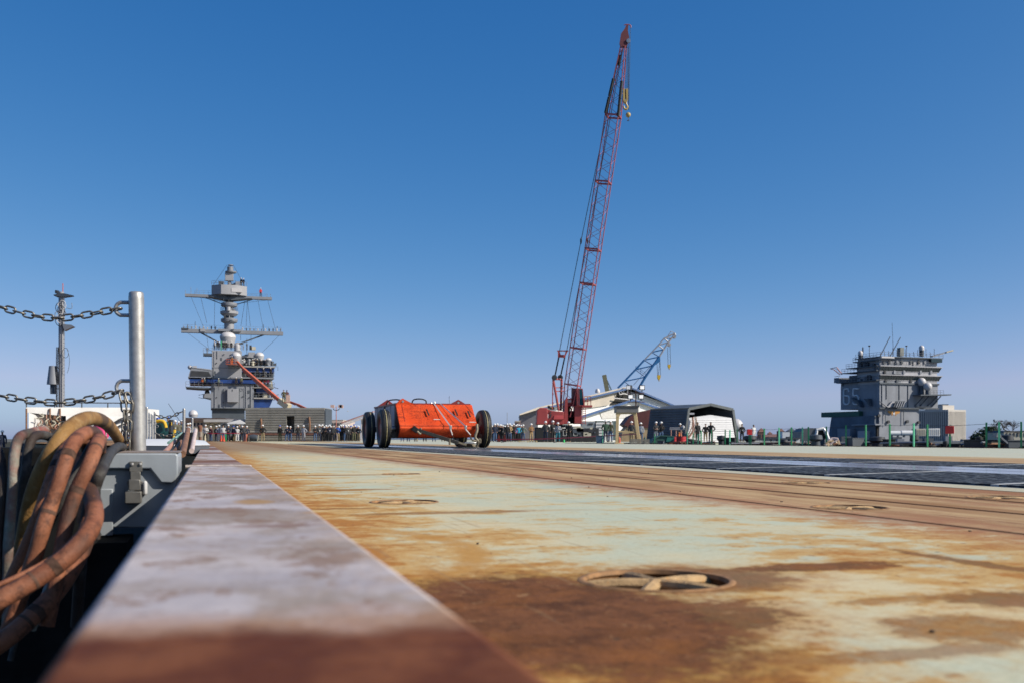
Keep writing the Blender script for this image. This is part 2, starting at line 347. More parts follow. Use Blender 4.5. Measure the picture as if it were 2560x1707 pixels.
pb_ = MB().box((-.765, 0, 0), (.765, 1.70, .014)); pb_.v = [(x, y+(x+.765)/1.53*.46, z) for x, y, z in pb_.v]; plate = pb_.mesh('track_plate')
sb_ = MB().box((-.765, 1.70, 0), (.765, 1.77, .0145)); sb_.v = [(x, y+(x+.765)/1.53*.46, z) for x, y, z in sb_.v]; seam = sb_.mesh('joint_strip'); seam.materials.append(M_seam); plate.materials.append(M_grit)
for k in range(28):
    for x in (5.51, 8.29): inst('track_plate', plate, trk, (x, -.12-.06+k*1.77, .0)); inst('joint_strip', seam, trk, (x, -.12-.06+k*1.77, .0))
MB().box((4.745, 49.9, 0), (6.275, 62, .014)).box((7.525, 49.9, 0), (9.055, 62, .014)).build('far_plate', M_grit, trk)
for x0, x1 in ((6.295, 6.86), (6.91, 7.505)): MB().box((x0, -1, 0), (x1, 62, .010)).build('shiny_strip', M_wet, trk)
MB().box((6.87, -1, 0), (6.90, 62, .004)).build('shuttle_slot', M_slot, trk)

# ------------------------------------------------------------------ edge coaming the camera rests beside
def coaming_material():
    t = NT('coaming_paint'); x, y, z = t.xyz(); n = t.noise(4, 7, .6); n2 = t.noise(11, 6, .65); nl = t.noise(1, 5, .6, t.map((1.5, 5, 1)))
    c = t.mix(t.step(n, .35, .65), (.42, .385, .405), (.56, .505, .505))
    c = t.mix(t.math('MULTIPLY', t.step(t.noise(2.6, 8, .68, t.map((1.6, 1, 1), (9, 2, 0))), .46, .60), .8), c, (.30, .235, .185))
    c = t.mix(t.math('MULTIPLY', t.step(t.noise(8, 9, .74, t.map((1.3, 1, 1), (1, 7, 0))), .53, .59), .8), c, (.26, .165, .115))
    c = t.mix(t.math('MULTIPLY', t.step(nl, .54, .66), .4), c, (.30, .24, .20))
    c = t.mix(t.math('MULTIPLY', t.math('MULTIPLY', t.step(x, .12, .20), t.step(n2, .42, .6)), .6), c, (.42, .29, .19))
    c = t.mix(t.math('MULTIPLY', t.step(t.noise(5, 6, .6, t.map((1, 1, 1), (4, 1, 0))), .6, .72), .7), c, (.45, .26, .12))
    for cx, cy, rx, ry, col, k in ((.10, 2.25, .05, .10, (.42, .25, .10), .8), (.10, 1.62, .09, .03, (.22, .12, .09), .7)):
        dx = t.math('DIVIDE', t.math('SUBTRACT', x, cx), rx); dy = t.math('DIVIDE', t.math('SUBTRACT', y, cy), ry)
        d = t.math('ADD', t.math('ADD', t.math('MULTIPLY', dx, dx), t.math('MULTIPLY', dy, dy)), t.math('MULTIPLY', n2, .8))
        c = t.mix(t.math('MULTIPLY', t.step(d, 1.5, .6), k), c, col)
    yy = t.math('ADD', y, t.math('MULTIPLY', t.math('SUBTRACT', n, .5), .35))
    c = t.mix(t.math('MULTIPLY', t.step(yy, .86, .72), .75), c, (.42, .23, .13))
    c = t.mix(t.step(yy, .77, .68), c, t.mix(t.step(n2, .4, .65), (.115, .034, .014), (.20, .07, .028)))
    yf = t.math('ADD', y, t.math('MULTIPLY', t.math('SUBTRACT', n2, .5), .5))
    for a, b_, k in ((5.35, 6.3, .6), (6.3, 7.0, .95), (10, 11.2, .8), (13.5, 17, .9), (18.5, 26, .9)):
        c = t.mix(t.math('MULTIPLY', t.math('MULTIPLY', t.step(yf, a-.1, a+.1), t.step(yf, b_+.1, b_-.1)), k), c, (.21, .105, .07))
    t.bump(t.math('ADD', n2, t.math('MULTIPLY', t.noise(60, 4, .6), .6)), .5, .006)
    return t.out(c, .72, 0, .12)
M_coam = coaming_material()
coam = thing('deck_edge_coaming', 'raised lilac-grey steel coaming with rust along the deck edge', 'deck edge', S(0, 0), AX)
KL, KR, KZ = -.099, .181, .1624
def section(y0, y1, l0, l1, r0, r1, dz=0):
    z = KZ+dz; return MB().add([(l0, y0, -.6), (r0, y0, -.6), (r1, y1, -.6), (l1, y1, -.6), (l0, y0, z), (r0, y0, z), (r1, y1, z), (l1, y1, z)], [(0, 3, 2, 1), (4, 5, 6, 7), (0, 1, 5, 4), (1, 2, 6, 5), (2, 3, 7, 6), (3, 0, 4, 7)])
section(-1.5, 5.33, -.102, -.084, .178, .230).build('coaming_section', M_coam, coam, bevel=.014)
section(5.36, 21.4, -.084, -.075, .212, .155, -.006).build('coaming_section', M_coam, coam, bevel=.012)
M_weld = mat('weld_bead', (.55, .47, .42), .5, .3, var=.3, scale=40)
MB().tube([(KL, 5.345, KZ-.004), (KR, 5.345, KZ-.004), (KR+.04, 5.345, KZ-.005), (KR+.05, 5.345, KZ-.03)], .0095, 8).build('weld_bead', M_weld, coam)
MB().box((KL+.01, 21.4, -.6), (KR-.05, 23.5, KZ-.04)).build('coaming_end', M_coam, coam, bevel=.01)

# ------------------------------------------------------------------ catwalk outboard of the coaming
M_cat = mat('catwalk_dark_steel', (.022, .021, .02), .9, var=.3, scale=3, rust=.2, spec=.03)
struct(MB().box((-2.3, -3, -1.25), (-.10, 30, -1.2)).build('catwalk', M_cat)).rotation_euler = (0, 0, AX)
# ------------------------------------------------------------------ stanchions and chains
M_galv = NT('galvanised_steel'); g = M_galv
gc = g.mix(g.step(g.noise(30, 5, .6), .3, .7), (.40, .385, .37), (.52, .505, .485)); gc = g.mix(g.math('MULTIPLY', g.step(g.noise(8, 6, .7), .62, .75), .6), gc, (.26, .20, .15))
g.bump(g.noise(220, 3, .6), .12, .003); M_galv = g.out(gc, .42, .6)
M_chain = mat('chain_steel', (.22, .205, .18), .45, .7, var=.3, scale=40, rust=.25, rustcol=(.17, .11, .07))
linkm = None
def link_mesh(L, Wd, r):
    pts = arc((L/2-Wd/2, 0, 0), Wd/2, -math.pi/2, math.pi/2, 8, 'xy')+arc((-(L/2-Wd/2), 0, 0), Wd/2, math.pi/2, 1.5*math.pi, 8, 'xy')
    b = MB(); n = 8; m = len(pts); vs = []; fs = []
    for i, p in enumerate(pts):
        tn_ = (pts[(i+1) % m]-pts[i-1]).normalized(); o_ = V((tn_.y, -tn_.x, 0))
        vs += [p+o_*r*math.cos(2*math.pi*k/n)+V((0, 0, 1))*r*math.sin(2*math.pi*k/n) for k in range(n)]
    for i in range(m):
        for k in range(n): fs.append((i*n+k, i*n+(k+1) % n, ((i+1) % m)*n+(k+1) % n, ((i+1) % m)*n+k))
    me = b.add(vs, fs).mesh('chain_link', ang=80); me.materials.append(M_chain); return me
LINK = link_mesh(.0575, .030, .0048)
def chain(label, path, pitch=.0475, group=None, link=LINK, scale=1):
    r = thing('chain', label, 'chain', path[0], group=group); P = [V(p) for p in path]
    fine = catmull(P, 24); acc = 0; nxt = 0; prev = fine[0]; pos = []
    for q in fine[1:]:
        d = (q-prev).length
        while acc+d >= nxt and d > 0:
            pos.append(prev.lerp(q, (nxt-acc)/d)); nxt += pitch
        acc += d; prev = q
    for i in range(len(pos)-1):
        c = (pos[i]+pos[i+1])/2; d = pos[i+1]-pos[i]
        q = d.to_track_quat('X', 'Z') @ Matrix.Rotation(R(90 if i % 2 else 8)+random.uniform(-.15, .15), 3, 'X').to_quaternion()
        o = inst('link', link, r, c-V(path[0]), scale=(scale,)*3); o.rotation_mode = 'QUATERNION'; o.rotation_quaternion = q
    return r
def stanchion(label, base, top, rad, rings, side=(-1, 0, 0), group='chain stanchions along the deck edge'):
    r = thing('stanchion', label, 'stanchion', base, group=group); base, top = V(base), V(top); d = top-base
    MB().lathe([(rad, 0), (rad, .97), (rad*.94, .995), (rad*.8, 1.0), (0, 1.0)], n=28).build('post', M_galv, r, ang=50)
    r.children[0].rotation_mode = 'QUATERNION'; r.children[0].rotation_quaternion = d.to_track_quat('Z', 'Y'); r.children[0].scale = (1, 1, d.length)
    for h in rings:
        c = d*h/d.length; sd = V(side).normalized(); pts = [c+V((0, 0, .032))]
        pts += [c+sd*.07+V((0, 0, .032))]+[c+sd*(.07+.032*math.sin(a))+V((0, 0, .032*math.cos(a))) for a in (.4, .9, 1.57, 2.2, 2.75)]+[c+sd*.07-V((0, 0, .032)), c-V((0, 0, .032))]
        MB().tube(catmull(pts, 3), .0095, 8).build('ring', M_galv, r)
    return r
sA = 5.0
pb, pt = at(346, 1150, 5.0), at(340.5, 731, 5.0)
pb = pb+(pb-pt)*.35
stanchion('thick galvanised post beside the grey locker, nearest of the chain posts', pb, pt, .0375, [(pt-pb).length-.085-.0, (pt-pb).length-.475], (-1, -.1, 0))
stanchion('galvanised post holding the chains just outside the left photo edge', at(-80, 1150, 5.0)-V((0, 0, .3)), at(-84, 735, 5.0), .0375, [1.06, .66], (1, 0, 0))
z1, z2 = 776, 979
chain('upper steel chain sagging from the near post to the left photo edge', [at(302, 772, 4.99), at(262, 779, 4.98), at(215, 788, 4.97), at(150, 796, 4.96), at(90, 791, 4.95), at(35, 778, 4.95), at(-12, 764, 4.96)], group='chains on the near posts')
chain('lower steel chain sagging from the near post to the left photo edge', [at(306, 975, 4.99), at(262, 989, 4.98), at(200, 1001, 4.97), at(140, 1006, 4.96), at(70, 1000, 4.95), at(20, 992, 4.95), at(-12, 986, 4.96)], group='chains on the near posts')
chain('loose end of chain hanging straight down beside the near post', [at(318, 982, 4.96), at(325, 1000, 4.955), at(322, 1040, 4.955), at(320, 1095, 4.955), at(318, 1150, 4.96)], group='chains on the near posts')
chain('second loose chain end doubled up beside the near post', [at(303, 980, 4.95), at(309, 1010, 4.945), at(312, 1050, 4.945), at(314, 1090, 4.945)], group='chains on the near posts')
stanchion('galvanised post behind the leaning pipes, at the far end of the coaming', at(459, 1130, 25)-V((0, 0, .2)), at(460, 1020, 25), .037, [.95, .45], (-1, 0, 0))
stanchion('thin far post between the galvanised post and the rusty bolt', at(481, 1112, 36), at(481, 1044, 36), .034, [.6], (-1, 0, 0))
for i, (px, ty, Y) in enumerate(((367, 1016, 24), (374, 1030, 27), (381, 1034, 26), (387, 1028, 29))):
    stanchion(['first', 'second', 'third', 'fourth'][i]+' post of the cluster right of the thick near post', at(px, 1125, Y), at(px, ty, Y), .030, [.7], (1, 0, 0))
L2 = link_mesh(.12, .06, .013)
chain('dark chain hanging between two far posts above the small vehicle', [at(389, 1036, 25), at(405, 1042, 25), at(420, 1042, 25), at(436, 1038, 25), at(447, 1031, 25), at(456, 1028, 25)], .1, 'chains on the far posts', L2)
chain('low dark chain between the far posts in front of the small vehicle', [at(389, 1082, 25), at(405, 1088, 25), at(425, 1088, 25), at(440, 1085, 25), at(456, 1078, 25)], .1, 'chains on the far posts', L2)

# ------------------------------------------------------------------ grey locker with a toggle latch
M_box = mat('haze_grey_paint', (.30, .33, .36), .45, var=.06, scale=5, bump=.05, streak=.15)
M_boxtop = mat('dirty_locker_top', (.24, .20, .18), .7, var=.3, scale=9, rust=.4)
M_latch = mat('latch_steel', (.21, .20, .18), .4, .5, var=.15, scale=20)
SB = 4.72
lk = thing('locker', 'pale grey steel locker with a toggle latch beside the coaming', 'locker', S(SB, 0), AX)
def bxy(px, py): t, z = onship(px, py, SB); return t, z
def bpoly(pts, y0, y1): 
    q = [bxy(*p) for p in pts]; return MB().prism([(t, y0, z) for t, z in q], (0, y1-y0, 0))
bpoly([(60, 1172), (440, 1172), (440, 1262), (388, 1318), (60, 1318)], .0, .62).build('body', M_box, lk, bevel=.006)
lid = bpoly([(60, 1131), (440, 1131), (446, 1137), (446, 1186), (432, 1206), (403, 1206), (376, 1171), (60, 1171)], -.028, .64).build('lid', M_box, lk, bevel=.008)
bpoly([(60, 1129), (447, 1129), (447, 1131), (60, 1131)], -.024, .66).build('lid_top', M_boxtop, lid)
t0, z0 = bxy(225, 1221); t1, z1 = bxy(283, 1338)
MB().box((t0, -.012, z1), (t1, 0, z0)).build('side_panel', M_box, lk, bevel=.005)
for px, py in ((248, 1268), (248, 1335)):
    t_, z_ = bxy(px, py); MB().lathe([(.011, 0), (.009, .008), (0, .010)], (t_, -.012, z_), 10, 'Y').build('screw', M_latch, lk).scale = (1, 1, 1)
la = MB()
def lb(a, b, y0, y1): (t0, z0), (t1, z1) = bxy(*a), bxy(*b); return MB().box((t0, y0, z1), (t1, y1, z0))
lt = lb((325, 1152), (357, 1177), -.042, -.029).build('latch', M_latch, lk, bevel=.002)
lb((328, 1177), (353, 1200), -.050, -.03).build('hook', M_latch, lt, bevel=.002)
lb((324, 1196), (354, 1223), -.072, -.04).build('toggle', M_latch, lt, bevel=.004)
lb((316, 1226), (356, 1254), -.085, -.005).build('catch_plate', M_latch, lt, bevel=.003)
lb((320, 1200), (358, 1208), -.062, -.052).build('pivot_pin', M_latch, lt, bevel=.002)
for px in (332, 352):
    t_, z_ = bxy(px, 1159); MB().lathe([(0, -.008), (.006, -.006), (.008, 0)], (t_, -.042, z_), 10, 'Y').build('rivet', M_galv, lt)
M_cloth = mat('pale_rag', (.6, .6, .6), .8)
lb((357, 1200), (369, 1236), -.03, -.002).build('caulk_smear', M_cloth, lk, bevel=.01)

# ------------------------------------------------------------------ hoses slung over the locker
def hose_material(name, col, wear, wear2):
    t = NT(name); n = t.noise(7, 6, .6); n2 = t.noise(22, 6, .7); n3 = t.noise(3, 4, .5, t.map((1, 1, 1), (3, 8, 1)))
    c = t.mix(t.step(n, .35, .65), col, wear); c = t.mix(t.math('MULTIPLY', t.step(n2, .5, .66), .8), c, wear2)
    c = t.mix(t.math('MULTIPLY', t.step(n3, .52, .62), .8), c, (.045, .03, .025))
    c = t.mix(.5, c, t.mix(t.noise(60, 5, .7), (.2, .18, .16), (.8, .78, .76)), 'OVERLAY')
    t.bump(t.math('ADD', n2, t.math('MULTIPLY', t.noise(90, 4, .7), .8)), .6, .006); return t.out(c, .6, 0, .22)
H_or = hose_material('worn_orange_hose', (.20, .074, .040), (.33, .135, .072), (.075, .034, .024))
H_ye = hose_material('tan_yellow_hose', (.32, .18, .06), (.22, .115, .038), (.38, .26, .12))
H_bk = hose_material('black_rubber_hose', (.035, .034, .033), (.06, .058, .055), (.09, .085, .08))
H_gn = hose_material('red_and_green_hose', (.22, .24, .20), (.28, .10, .08), (.30, .30, .26))
def hose(label, pts, width, m, name='hose', group='hoses slung over the locker'):
    """pts: crop pixels (x, y) of the photo at 2.306x plus distance Y"""
    width *= .97
    P = catmull([at(x/2.306, 1000+y/2.306, Y) for x, y, Y in pts], 8)
    mY = sum(p[2] for p in pts)/len(pts)
    o = MB().tube([p-P[0] for p in P], width/2.306/2/F*mY, 14).build(name, m, None, ang=80); o.location = P[0]
    if m is H_or and width > 40:                                   # wraps of dark tape and grime
        for f in random.sample((.3, .38, .5, .58, .68), 2):
            i = int(f*len(P))+random.randrange(3)
            MB().tube([p-P[0] for p in P[i:i+random.choice((2, 3))]], width/2.306/2/F*mY*1.035, 14, cap=False).build('tape_band', mat('grimy_tape', (.10, .055, .038), .75, var=.6, scale=25, spec=.15), o, ang=80)
    return tag(o, label, 'hose', group)
hose('tan yellow hose arching highest over the locker', [(120, 900, 3.3), (175, 600, 3.25), (240, 410, 3.2), (318, 265, 3.2), (405, 155, 3.3), (510, 103, 3.6), (605, 128, 4.1), (672, 205, 4.8), (708, 290, 5.35), (716, 400, 5.5), (716, 700, 5.5)], 76, H_ye)
hose('worn orange hose, left of the two that bend over the top', [(20, 1400, 2.75), (110, 1150, 2.75), (200, 900, 2.75), (245, 740, 2.75), (300, 580, 2.78), (352, 430, 2.8), (400, 290, 2.85), (455, 212, 2.95), (530, 185, 3.1), (570, 235, 3.35), (555, 360, 3.5), (480, 700, 3.6)], 86, H_or)
hose('worn orange hose, middle one with a bright sunlit shoulder', [(270, 1300, 2.7), (330, 1000, 2.72), (365, 800, 2.75), (400, 640, 2.78), (450, 500, 2.8), (515, 370, 2.82), (553, 270, 2.9), (572, 225, 3.05), (575, 260, 3.3), (560, 400, 3.5), (500, 700, 3.6)], 82, H_or)
hose('thick orange hose crossing in front towards the lower left', [(440, 330, 3.15), (480, 440, 3.08), (520, 540, 2.95), (545, 640, 2.78), (520, 745, 2.64), (410, 878, 2.55), (250, 1000, 2.5), (110, 1085, 2.46), (-60, 1180, 2.42), (-260, 1300, 2.4)], 108, H_or)
hose('lowest orange hose running to the lower left corner', [(520, 700, 3.0), (470, 860, 2.9), (400, 990, 2.8), (300, 1130, 2.72), (170, 1260, 2.65), (40, 1370, 2.6), (-150, 1500, 2.55)], 112, H_or)
hose('thin black hose bent down beside the locker lid', [(715, 300, 5.4), (708, 268, 4.9), (675, 268, 4.1), (630, 312, 3.5), (585, 400, 3.05), (548, 500, 3.0), (505, 640, 3.0), (470, 900, 3.1), (440, 1300, 3.2)], 58, H_bk)
hose('faded red and green hose at the left, hanging straight', [(260, 170, 3.6), (180, 185, 3.45), (110, 215, 3.3), (82, 320, 3.25), (76, 460, 3.2), (62, 640, 3.2), (45, 900, 3.2), (40, 1300, 3.2)], 58, H_gn)
hose('black hose bent over between the red and the tan hose', [(330, 240, 3.6), (265, 203, 3.5), (195, 210, 3.4), (160, 290, 3.35), (148, 420, 3.3), (125, 540, 3.3), (110, 900, 3.3), (100, 1300, 3.3)], 56, H_bk)
hose('black hose cut by the left photo edge', [(-60, 240, 3.4), (-10, 290, 3.3), (14, 400, 3.25), (10, 540, 3.2), (-10, 900, 3.2), (-10, 1300, 3.2)], 52, H_bk)
hose('pale grey strap end hanging under the orange hoses', [(505, 760, 3.3), (470, 900, 3.25), (430, 980, 3.2), (300, 1060, 3.0), (265, 1120, 2.95), (225, 1200, 2.9), (180, 1320, 2.9)], 52, mat('pale_strap', (.34, .35, .30), .7), 'strap')
hose('thin black cable threaded between the two upright orange hoses', [(60, 1500, 2.9), (215, 900, 2.95), (300, 700, 2.95), (372, 540, 2.95), (440, 400, 2.98), (520, 260, 3.05), (560, 215, 3.2), (560, 300, 3.5), (500, 700, 3.6)], 34, H_bk, 'cable')
hose('thin brown cable lying along the thick crossing hose', [(540, 560, 2.85), (500, 700, 2.72), (420, 800, 2.66), (300, 905, 2.6), (160, 985, 2.55), (0, 1060, 2.5), (-150, 1130, 2.48)], 30, H_or, 'cable')
hose('dark cable hanging inside the tan hose arch', [(150, 1100, 3.5), (230, 700, 3.5), (300, 460, 3.5), (380, 300, 3.5), (470, 200, 3.6), (540, 210, 3.9), (560, 400, 4.0), (560, 800, 4.0)], 40, H_bk, 'cable')
hose('orange hose strand at the back of the bundle, half hidden', [(-40, 1250, 3.0), (90, 980, 3.0), (180, 780, 3.0), (250, 590, 3.0), (310, 420, 3.05), (370, 290, 3.15), (440, 230, 3.3), (500, 260, 3.5), (500, 500, 3.7)], 74, H_or)
hose('black hose tucked behind the straight red and green hose', [(150, 200, 3.7), (120, 300, 3.6), (112, 460, 3.5), (100, 640, 3.5), (70, 900, 3.5), (60, 1300, 3.5)], 46, H_bk)
bp = S(SB-.9, -.35)
lb_ = thing('hose_shade_box', 'black box behind the hoses, standing in for hose shadow', 'dark box', S(4.35, 0), AX)
M_hshade = mat('hose_shade_black', (.012, .012, .012), .8, var=.4, scale=6, spec=.08)  # box added behind the hoses; its black is hose shadow put into the colour
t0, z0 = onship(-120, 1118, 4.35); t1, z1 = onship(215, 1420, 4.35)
MB().box((t0, 0, z1), (t1, .3, z0)).build('shade_front', M_hshade, lb_, bevel=.02)
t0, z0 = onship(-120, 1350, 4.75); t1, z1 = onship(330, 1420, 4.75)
MB().box((t0, .1, z1-.8), (t1, .5, z0)).build('shade_plinth', M_hshade, lb_)

# ------------------------------------------------------------------ pipes leaning beyond the locker, rusty bolt on the coaming
M_p1 = mat('rusty_brown_pipe', (.25, .125, .07), .7, .1, var=.3, scale=12, rust=.4, bump=.3)
M_p2 = mat('pinkish_white_pipe', (.62, .50, .47), .6, var=.15, scale=10)
M_p3 = mat('salmon_pipe', (.50, .27, .20), .6, var=.2, scale=8, rust=.2)
M_p4 = mat('teal_pipe', (.20, .34, .30), .6, var=.2, scale=8)
def pipe(label, a, b, r, m):
    o = MB().lathe([(r*.82, 0), (r, 0), (r, 1), (r*.82, 1)], n=14).build('pipe', m, ang=40); a, b = at(*a), at(*b)
    o.location = a; o.rotation_mode = 'QUATERNION'; o.rotation_quaternion = (b-a).to_track_quat('Z', 'Y'); o.scale = (1, 1, (b-a).length)
    return tag(o, label, 'pipe', 'pipes leaning beyond the locker')
pipe('rusty brown pipe leaning beyond the locker, thickest of the bundle', (456, 1134, 5.9), (470, 1073, 8.5), .021, M_p1)
pipe('pinkish white pipe leaning nearest the coaming', (479, 1126, 6.6), (489, 1074, 9.0), .017, M_p2)
pipe('salmon pipe lying lowest in the leaning bundle', (412, 1130, 6.2), (437, 1101, 8.6), .017, M_p3)
pipe('thin teal pipe at the left of the leaning bundle', (421, 1106, 7.4), (455, 1081, 10.5), .010, M_p4)
pipe('short rusty pipe tucked under the brown one', (437, 1128, 6.3), (453, 1102, 8.8), .016, M_p1)
M_dk = mat('gap_black', (.012, .013, .014), .8)
o = MB().prism([at(430, 1135, 9.2), at(478, 1135, 9.2), at(483, 1080, 9.2), at(457, 1080, 9.2), at(440, 1100, 9.2)], U*.5).build('gap_sheet', M_dk)  # the dark gap between the pipes, filled in with a black sheet
tag(o, 'black sheet put in for the dark gap behind the leaning pipes', 'gap_sheet')
rb = thing('rusty_bolt', 'rusty brown bollard bolt standing on the far end of the coaming', 'bollard', at(500, 1112, 20.5))
M_rb = mat('red_brown_rust', (.20, .085, .05), .8, .1, var=.35, scale=9, bump=.3)
h = .40
MB().lathe([(.030, -.05), (.030, h*.42)], n=14).build('shank', M_rb, rb)
MB().lathe([(.042, h*.42), (.044, h*.62), (.042, h*.7)], n=6).build('nut', mat('worn_nut', (.27, .22, .18), .6, .3, var=.3, scale=12), rb)
MB().lathe([(.036, h*.7), (.038, h*.82), (.044, h*.86), (.046, h*1.0), (.03, h*1.03), (0, h*1.03)], n=14).build('head', M_rb, rb)
pw = thing('work_boat', 'white boat hull edge lying behind the near post', 'boat', at(400, 1117, 13))
b = MB(); M_white = mat('white_gloss', (.72, .73, .74), .4, var=.05)
MB().prism([(-.42, 0, .02), (.30, 0, .02), (.16, .2, .085), (-.05, .2, .105), (-.42, .2, .11)], (0, 1.2, 0)).build('hull', M_white, pw, bevel=.01)
MB().box((-.42, .0, -.09), (.28, 1.2, .015)).build('rubbing_strake', mat('grey_strake', (.10, .11, .13), .6), pw)
# ------------------------------------------------------------------ the wheeled red test sled on the catapult
def sled_material():
    t = NT('orange_red_sled_paint'); n = t.noise(1.5, 6, .6); n2 = t.noise(6, 7, .7)
    c = t.mix(t.step(n, .35, .65), (.66, .065, .014), (.80, .10, .025))
    def scribble(loc, sc, th):                                     # scrawled signatures: thin wandering lines
        w = t.noise(1, 3, .6, t.map((sc*1.3, sc, sc*2.4), loc)); gate = t.step(t.noise(1.3, 2, .5, t.map((1, 1, 1), loc)), .46, .58)
        return t.math('MULTIPLY', t.step(t.math('ABSOLUTE', t.math('SUBTRACT', w, .5)), th, th*.3), gate)
    for loc, sc, th in (((0, 0, 0), 9, .022), ((3, 5, 1), 15, .026), ((8, 2, 4), 5, .014)):
        c = t.mix(t.math('MULTIPLY', scribble(loc, sc, th), .9), c, (.06, .012, .01))
    c = t.mix(t.math('MULTIPLY', t.step(n2, .54, .66), .5), c, (.34, .035, .012))
    c = t.mix(t.math('MULTIPLY', t.step(t.noise(2.2, 8, .7, t.map((1, 1, 2.5), (5, 5, 5))), .56, .64), .55), c, (.22, .03, .015))
    c = t.mix(t.math('MULTIPLY', t.step(t.noise(1, 5, .6, t.map((9, 9, 60))), .62, .7), .4), c, (.78, .2, .1))
    t.bump(t.noise(25, 4, .6), .08, .01); return t.out(c, .6, 0, .12)
M_sled = sled_material()
M_dred = mat('dark_red_paint', (.20, .012, .012), .5, var=.2, scale=5)
M_sgrey = mat('sled_grey_side', (.50, .47, .48), .6, var=.12, scale=2, streak=.4)
M_blackm = mat('greasy_black_steel', (.025, .023, .02), .55, .3, var=.4, scale=9)
M_olive = mat('olive_brown_steel', (.20, .17, .12), .6, .3, var=.35, scale=12)
M_strap = mat('white_strap', (.72, .68, .64), .8, var=.1, scale=20)
M_steel = mat('bright_steel', (.5, .49, .47), .3, .8, var=.1)
sl = thing('test_sled', 'orange-red wheeled test sled with four black tyres on the catapult track', 'test sled', S(30.8, 6.9, .014), AX)
def sv(px, py, y):                                                 # crop pixel to the sled's cross plane y
    t, z = onship(870+px/6.19, 970+py/6.19, 30.8+y); return V((t-6.9, y, z-.014))
prof = [(.12, 1.37), (.0, 1.37), (-.52, .84), (-.73, .68), (-.76, .60), (-.70, .47), (-.55, .37), (-.35, .33), (.12, .33)]
nose = MB().prism([(-1.24, y, z) for y, z in prof], (2.48, 0, 0)).build('nose', M_sled, sl, bevel=.02)
MB().prism([(-1.245, y*.96+.01, z*.985+.005) for y, z in prof], (.01, 0, 0)).build('nose_side_shade', mat('maroon_nose_shade', (.05, .012, .012), .6), nose)  # shade on the nose's left side, put into a maroon skin
body = MB().box((-1.20, .12, .52), (1.20, 4.25, 1.36)).build('body', M_sgrey, sl, bevel=.02)
MB().box((-1.22, .12, 1.36), (1.22, 4.27, 1.41)).build('top_rim', M_dred, body)
for y in (1.05, 2.0, 2.9, 3.6): MB().box((-1.215, y, .55), (-1.20, y+.05, 1.36)).build('side_rib', M_sgrey, body)
MB().box((-1.0, .12, .30), (1.0, 3.3, .52)).build('chassis', M_blackm, sl)
def lug(x0, x1, xa, y, z0, h, m):
    r = MB().prism([(x0, y, z0), (x1, y, z0), (xa+.10, y, z0+h*.72), (xa, y, z0+h), (xa-.10, y, z0+h*.72)], (0, .06, 0)).build('lifting_lug', m, sl)
    MB().lathe([(.035, 0), (.035, .08)], (xa, y-.01, z0+h*.5), 12, 'Y').build('lug_eye', M_steel, r)
lug(-1.23, -.62, -1.0, .0, 1.36, .19, M_sled); lug(.45, 1.18, .84, .2, 1.34, .2, M_dred); lug(-1.22, -.5, -.85, 3.6, 1.40, .25, M_dred)
for x, z in ((-.30, 1.12), (.62, 1.12), (1.02, 1.08)):
    MB().bar((x, -.255-(1.12-z)*.98, z+.09), (x+.035, -.245-.20-(1.12-z)*.98, z-.10), .035, .03).build('slot', M_blackm, nose)
# straps with ratchets and chain hooks
def fnt(x, z): return -.0-(1.37-z)*.98-.018
def strapl(pts, w, name, m, par, th=.012):
    b = MB()
    for a, c in zip(pts[:-1], pts[1:]): b.bar(a, c, w, th, up=(0, 1, .3))
    return b.build(name, m, par)
for (xa, xb, xc) in ((.0, .30, .36), (.20, .78, .94)):
    st = strapl([V((xa, .3, 1.385)), V((xa, -.01, 1.395)), V((xb, -.93, .68))], .036, 'strap', M_strap, sl)
    MB().box((xb-.035, -.97, .58), (xb+.045, -.92, .70)).build('ratchet', M_steel, st, bevel=.01)
    MB().cyl((xb, -.95, .58), (xc, -.96, .40), .022, .016, 8).build('hook_end', M_strap, st)
MB().cyl((.36, -.96, .40), (.45, -.93, .2), .008, n=5).cyl((.94, -.96, .40), (1.02, -.9, .2), .008, n=5).build('strap_cord', M_blackm, sl)
for z, xa, xb in ((.88, -.13, .08), (.80, 1.0, 1.2), (.70, -.8, -.72)):
    MB().box((xa, fnt(0, z)-.004, z), (xb, fnt(0, z)+.02, z+.022)).build('tape_mark', M_strap, nose)
MB().bar((-1.22, -.735, .688), (1.22, -.735, .688), .012, .008).build('crease_seam', M_dred, nose); MB().bar((-1.04, fnt(0, 1.36)+.012, 1.36), (-1.04, fnt(0, .72)+.012, .72), .010, .008).build('plate_seam', M_dred, nose); MB().bar((1.02, fnt(0, 1.36)+.012, 1.36), (1.2, fnt(0, 1.05)+.012, 1.05), .010, .008).build('plate_seam', M_dred, nose)
MB().bar((-.75, fnt(0, 1.15)-.0, 1.15), (-.25, fnt(0, 1.12), 1.12), .008, .004).build('scratch_mark', M_dred, nose)
